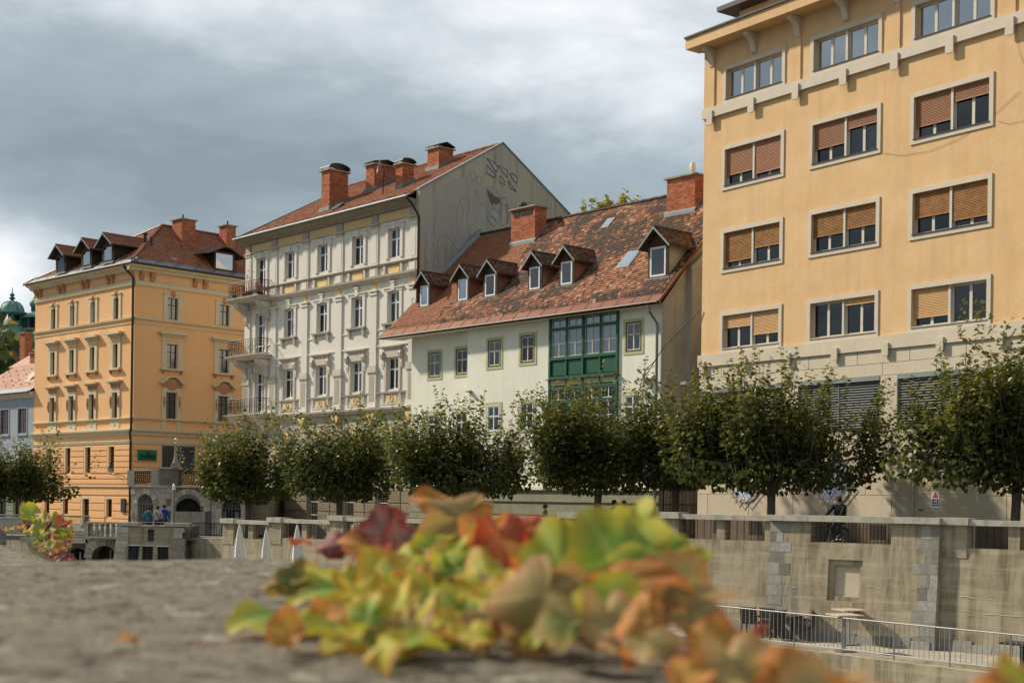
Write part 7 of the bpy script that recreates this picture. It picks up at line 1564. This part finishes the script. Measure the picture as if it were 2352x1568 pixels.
for a in [(1065, 1180, .62, 280, 't', 58, 118, 25, .5, 0), (1010, 1150, .64, 150, 'o', 50, 70, 0, .5, 2), (1120, 1215, .6, 170, 'o', 70, 150, 10, .8, 1), (885, 1222, .68, 140, 'p', 70, 20, 0, .85, 1), (915, 1240, .66, 120, 'p', 60, -60, 20, .8, 1), (775, 1245, .72, 150, 'p', 40, 110, -20, .5, 2), (840, 1255, .70, 150, 'o', 45, 60, 10, .6, 0), (905, 1262, .66, 130, 'r', 35, 150, 0, .6, 1),
          (1150, 1238, .58, 190, 'r', 78, 185, 0, .75, 0), (1215, 1212, .62, 130, 'r', 50, -70, 0, .6, 2), (700, 1245, .85, 70, 'r', 30, 90, 0, .5, 1), (1010, 1225, .6, 150, 'g', 55, 100, 0, .6, 1), (1050, 1245, .57, 170, 'g', 60, 130, 10, .5, 3), (960, 1262, .58, 150, 'y', 40, 80, 0, .6, 0),
          (1410, 1290, .47, 340, 'g', 66, -42, 10, .8, 0), (1285, 1285, .48, 230, 'g', 65, 28, -15, .7, 1), (1235, 1290, .5, 170, 'o', 60, 60, 0, .6, 3), (1490, 1300, .46, 300, 'g', 48, -75, 10, .6, 2), (1440, 1330, .44, 330, 'o', 30, -80, 0, .45, 0), (1255, 1365, .44, 330, 't', 62, 165, -10, .8, 0), (1395, 1385, .42, 270, 'g', 40, -100, 15, .6, 1), (1400, 1420, .41, 230, 't', 55, 195, 0, .65, 3), (1310, 1430, .42, 240, 'd', 18, 170, 0, .8, 2),
          (1545, 1345, .45, 300, 't', 45, -105, 10, .6, 1), (1600, 1390, .43, 270, 't', 50, -120, 20, .6, 0), (1480, 1420, .40, 230, 'o', 60, 160, 0, .5, 2), (1490, 1470, .38, 190, 't', 35, -130, 0, .7, 0), (1620, 1440, .39, 260, 'o', 45, -95, 10, .6, 1), (1700, 1440, .42, 180, 'r', 40, -60, 0, .5, 0), (1580, 1515, .35, 240, 'o', 30, 170, 0, .7, 1), (1690, 1500, .35, 330, 't', 50, 200, 0, .8, 3), (1800, 1520, .34, 320, 'o', 45, -100, 15, .7, 0), (1870, 1560, .31, 320, 't', 40, -70, 0, .7, 1), (1960, 1572, .29, 260, 'o', 35, -100, 0, .6, 3),
          (2345, 1572, .30, 170, 'y', 50, 15, 0, .8, 3), (2310, 1590, .29, 160, 'o', 45, 60, 0, .7, 0),
          (690, 1330, .66, 170, 'y', 45, 95, 0, .6, 1), (800, 1335, .60, 320, 'g', 28, 80, 0, .5, 0), (760, 1300, .66, 210, 'y', 35, 60, 0, .6, 0), (880, 1295, .62, 240, 'y', 48, -30, 0, .7, 1), (930, 1290, .6, 200, 'g', 65, 10, 0, .7, 0), (1000, 1300, .57, 240, 'y', 55, 60, 0, .7, 3), (1050, 1285, .56, 240, 'g', 60, -120, 0, .6, 2), (1120, 1310, .54, 230, 'y', 55, 20, 0, .7, 0), (1160, 1340, .5, 230, 'y', 60, 140, 0, .7, 1), (860, 1370, .54, 260, 'g', 30, 100, 0, .5, 1), (950, 1360, .53, 280, 'g', 42, -60, 0, .6, 3), (1050, 1390, .47, 290, 'g', 74, 178, 5, .75, 0), (990, 1420, .46, 260, 'y', 40, 150, 0, .6, 0), (930, 1420, .48, 260, 'g', 20, 90, 0, .5, 2), (860, 1430, .49, 220, 'y', 45, 30, 0, .6, 1),
          (650, 1440, .50, 290, 'g', 24, 82, 0, .6, 0), (780, 1430, .5, 190, 'o', 30, 120, 0, .6, 1), (870, 1485, .43, 330, 'y', 16, -80, 0, .5, 0), (930, 1500, .42, 220, 'g', 12, -100, 0, .5, 1), (780, 1475, .45, 230, 'g', 18, 70, 0, .5, 3), (1120, 1420, .45, 200, 't', 40, 170, 0, .6, 2), (1170, 1400, .45, 190, 'p', 20, 160, 0, .5, 1), (1330, 1330, .47, 210, 'o', 30, -20, 0, .6, 2), (1530, 1270, .5, 190, 'g', 55, -90, 0, .6, 0), (1450, 1225, .5, 200, 'g', 60, -20, 0, .6, 3), (1090, 1345, .5, 210, 'y', 45, -150, 0, .7, 1), (820, 1395, .53, 190, 'y', 30, 30, 0, .6, 3)]:
    low = a[4] in 'gy' and a[0] < 1190; dr = 1560 < a[0] < 2100
    ivy_leaf(cr, a[0], a[1] + (22 if low and a[1] < 1420 else 24 if dr else 0), a[2], a[3] * (.72 if dr else .86 if low else .94), a[4], a[5] * (.7 if low else 1.0), a[6], a[7], a[8], a[9])
r1 = random.Random(5)
for k in range(46):                      # smaller leaves tucked between the large ones
    x = r1.uniform(640, 1560); t_ = (x - 640) / 920; y = r1.uniform(1312 - 40 * math.sin(t_ * 3.1), 1490 - 20 * t_); d = .62 - .22 * (y - 1250) / 240
    ivy_leaf(cr, x, y, d, r1.uniform(80, 165), r1.choice('gyydot' if x < 1120 else 'otdgtp'), r1.uniform(5, 75), r1.uniform(0, 360), r1.uniform(-40, 40), r1.uniform(.5, .9), r1.randrange(4))
stem_m = mat('red_brown_stem', (.20, .06, .035), (.14, .045, .03), 30, .7)
for pts in ([(455, 1492, .455), (560, 1478, .47), (650, 1466, .49), (760, 1440, .52)], [(760, 1440, .52), (900, 1400, .55), (1080, 1330, .58), (1160, 1260, .6)], [(900, 1440, .5), (1100, 1440, .46), (1300, 1450, .42), (1500, 1480, .39), (1700, 1530, .35)], [(1150, 1420, .47), (1250, 1330, .5), (1290, 1270, .52)], [(1010, 1260, .6), (1080, 1300, .56), (1170, 1370, .5)]):
    part('stem', MB().tube([at_px(*p) + Vector((0, 0, .0)) for p in pts], .0021 if pts[0][0] < 500 else .0009, 6), stem_m, cr, smooth=True)
cl2 = thing('creeper_clump', 'small sharp clump of green and red creeper leaves over the left coping edge', 'plant')
r2 = random.Random(21)
for (x, y, w, k, el, ip) in [(72, 1178, 66, 'g', 60, 60), (95, 1190, 50, 'y', 50, 20), (122, 1192, 40, 'g', 70, -10), (104, 1196, 38, 't', 65, 0), (138, 1196, 34, 'r', 80, 20), (145, 1202, 36, 'r', 60, -80), (140, 1206, 30, 'o', 50, -30), (58, 1208, 34, 'y', 45, 80), (72, 1208, 36, 'o', 70, 30), (44, 1210, 22, 'r', 40, 90), (88, 1206, 46, 'g', 55, 160), (102, 1210, 44, 'g', 60, 100), (118, 1214, 42, 't', 45, -60), (132, 1216, 44, 'g', 60, -120), (158, 1220, 40, 't', 75, 170), (150, 1226, 38, 'g', 55, -90), (70, 1218, 40, 'y', 30, 70), (14, 1216, 24, 'o', 25, 80), (26, 1214, 22, 'y', 25, 40), (84, 1224, 36, 'g', 40, 120), (98, 1228, 34, 'g', 50, -40), (112, 1230, 38, 'g', 60, 60), (128, 1232, 40, 'o', 60, 190), (144, 1236, 36, 'g', 60, -150), (160, 1236, 30, 'r', 60, 180), (88, 1242, 34, 'g', 60, 170), (102, 1246, 36, 't', 70, 150), (118, 1248, 38, 'g', 65, -170), (134, 1250, 38, 'o', 70, 170), (150, 1252, 36, 'y', 60, 200), (100, 1260, 26, 'y', 50, 110), (118, 1262, 34, 't', 65, 200), (132, 1266, 40, 'r', 60, 180), (146, 1270, 40, 'p', 60, -160), (158, 1278, 40, 'r', 65, 175), (140, 1280, 34, 'p', 50, 140), (164, 1288, 34, 'p', 70, 190), (120, 1272, 28, 'r', 50, 100), (66, 1200, 26, 'p', 50, 60), (54, 1216, 22, 'p', 40, 20), (110, 1204, 30, 'y', 45, 70), (126, 1206, 34, 'g', 75, 40)]:
    ivy_leaf(cl2, x, y, 2.75 + .25 * r2.random() - .33 * (y > 1245), w * .9, k, el, ip, r2.uniform(-25, 25), r2.uniform(.6, .95))
for k in range(46):
    t_ = r2.random(); x = 62 + 100 * t_ + r2.gauss(0, 10); y = 1200 + 72 * t_ * r2.random() ** .5 + r2.gauss(0, 9)
    ivy_leaf(cl2, x, y, 2.9 + .2 * r2.random() - .33 * (y > 1245), r2.uniform(18, 34), r2.choice('dgdtopdyr'), r2.uniform(30, 80), r2.uniform(0, 360), r2.uniform(-40, 40), r2.uniform(.6, .95))
for pts in ([(90, 1232), (105, 1215), (118, 1198)], [(66, 1232), (65, 1190)], [(95, 1225), (125, 1215), (140, 1204)], [(88, 1225), (75, 1190)], [(100, 1235), (120, 1255), (150, 1275)], [(84, 1258), (110, 1240)]):
    part('stem', MB().tube([at_px(p[0], p[1], 2.85) for p in pts], .0045, 5), stem_m, cl2)
lf = thing('fallen_leaf', 'small curled orange leaf lying alone on the coping, lower left', 'leaf'); ivy_leaf(lf, 300, 1515, .425, 78, 'o', 20, 70, 0, .5, 2)
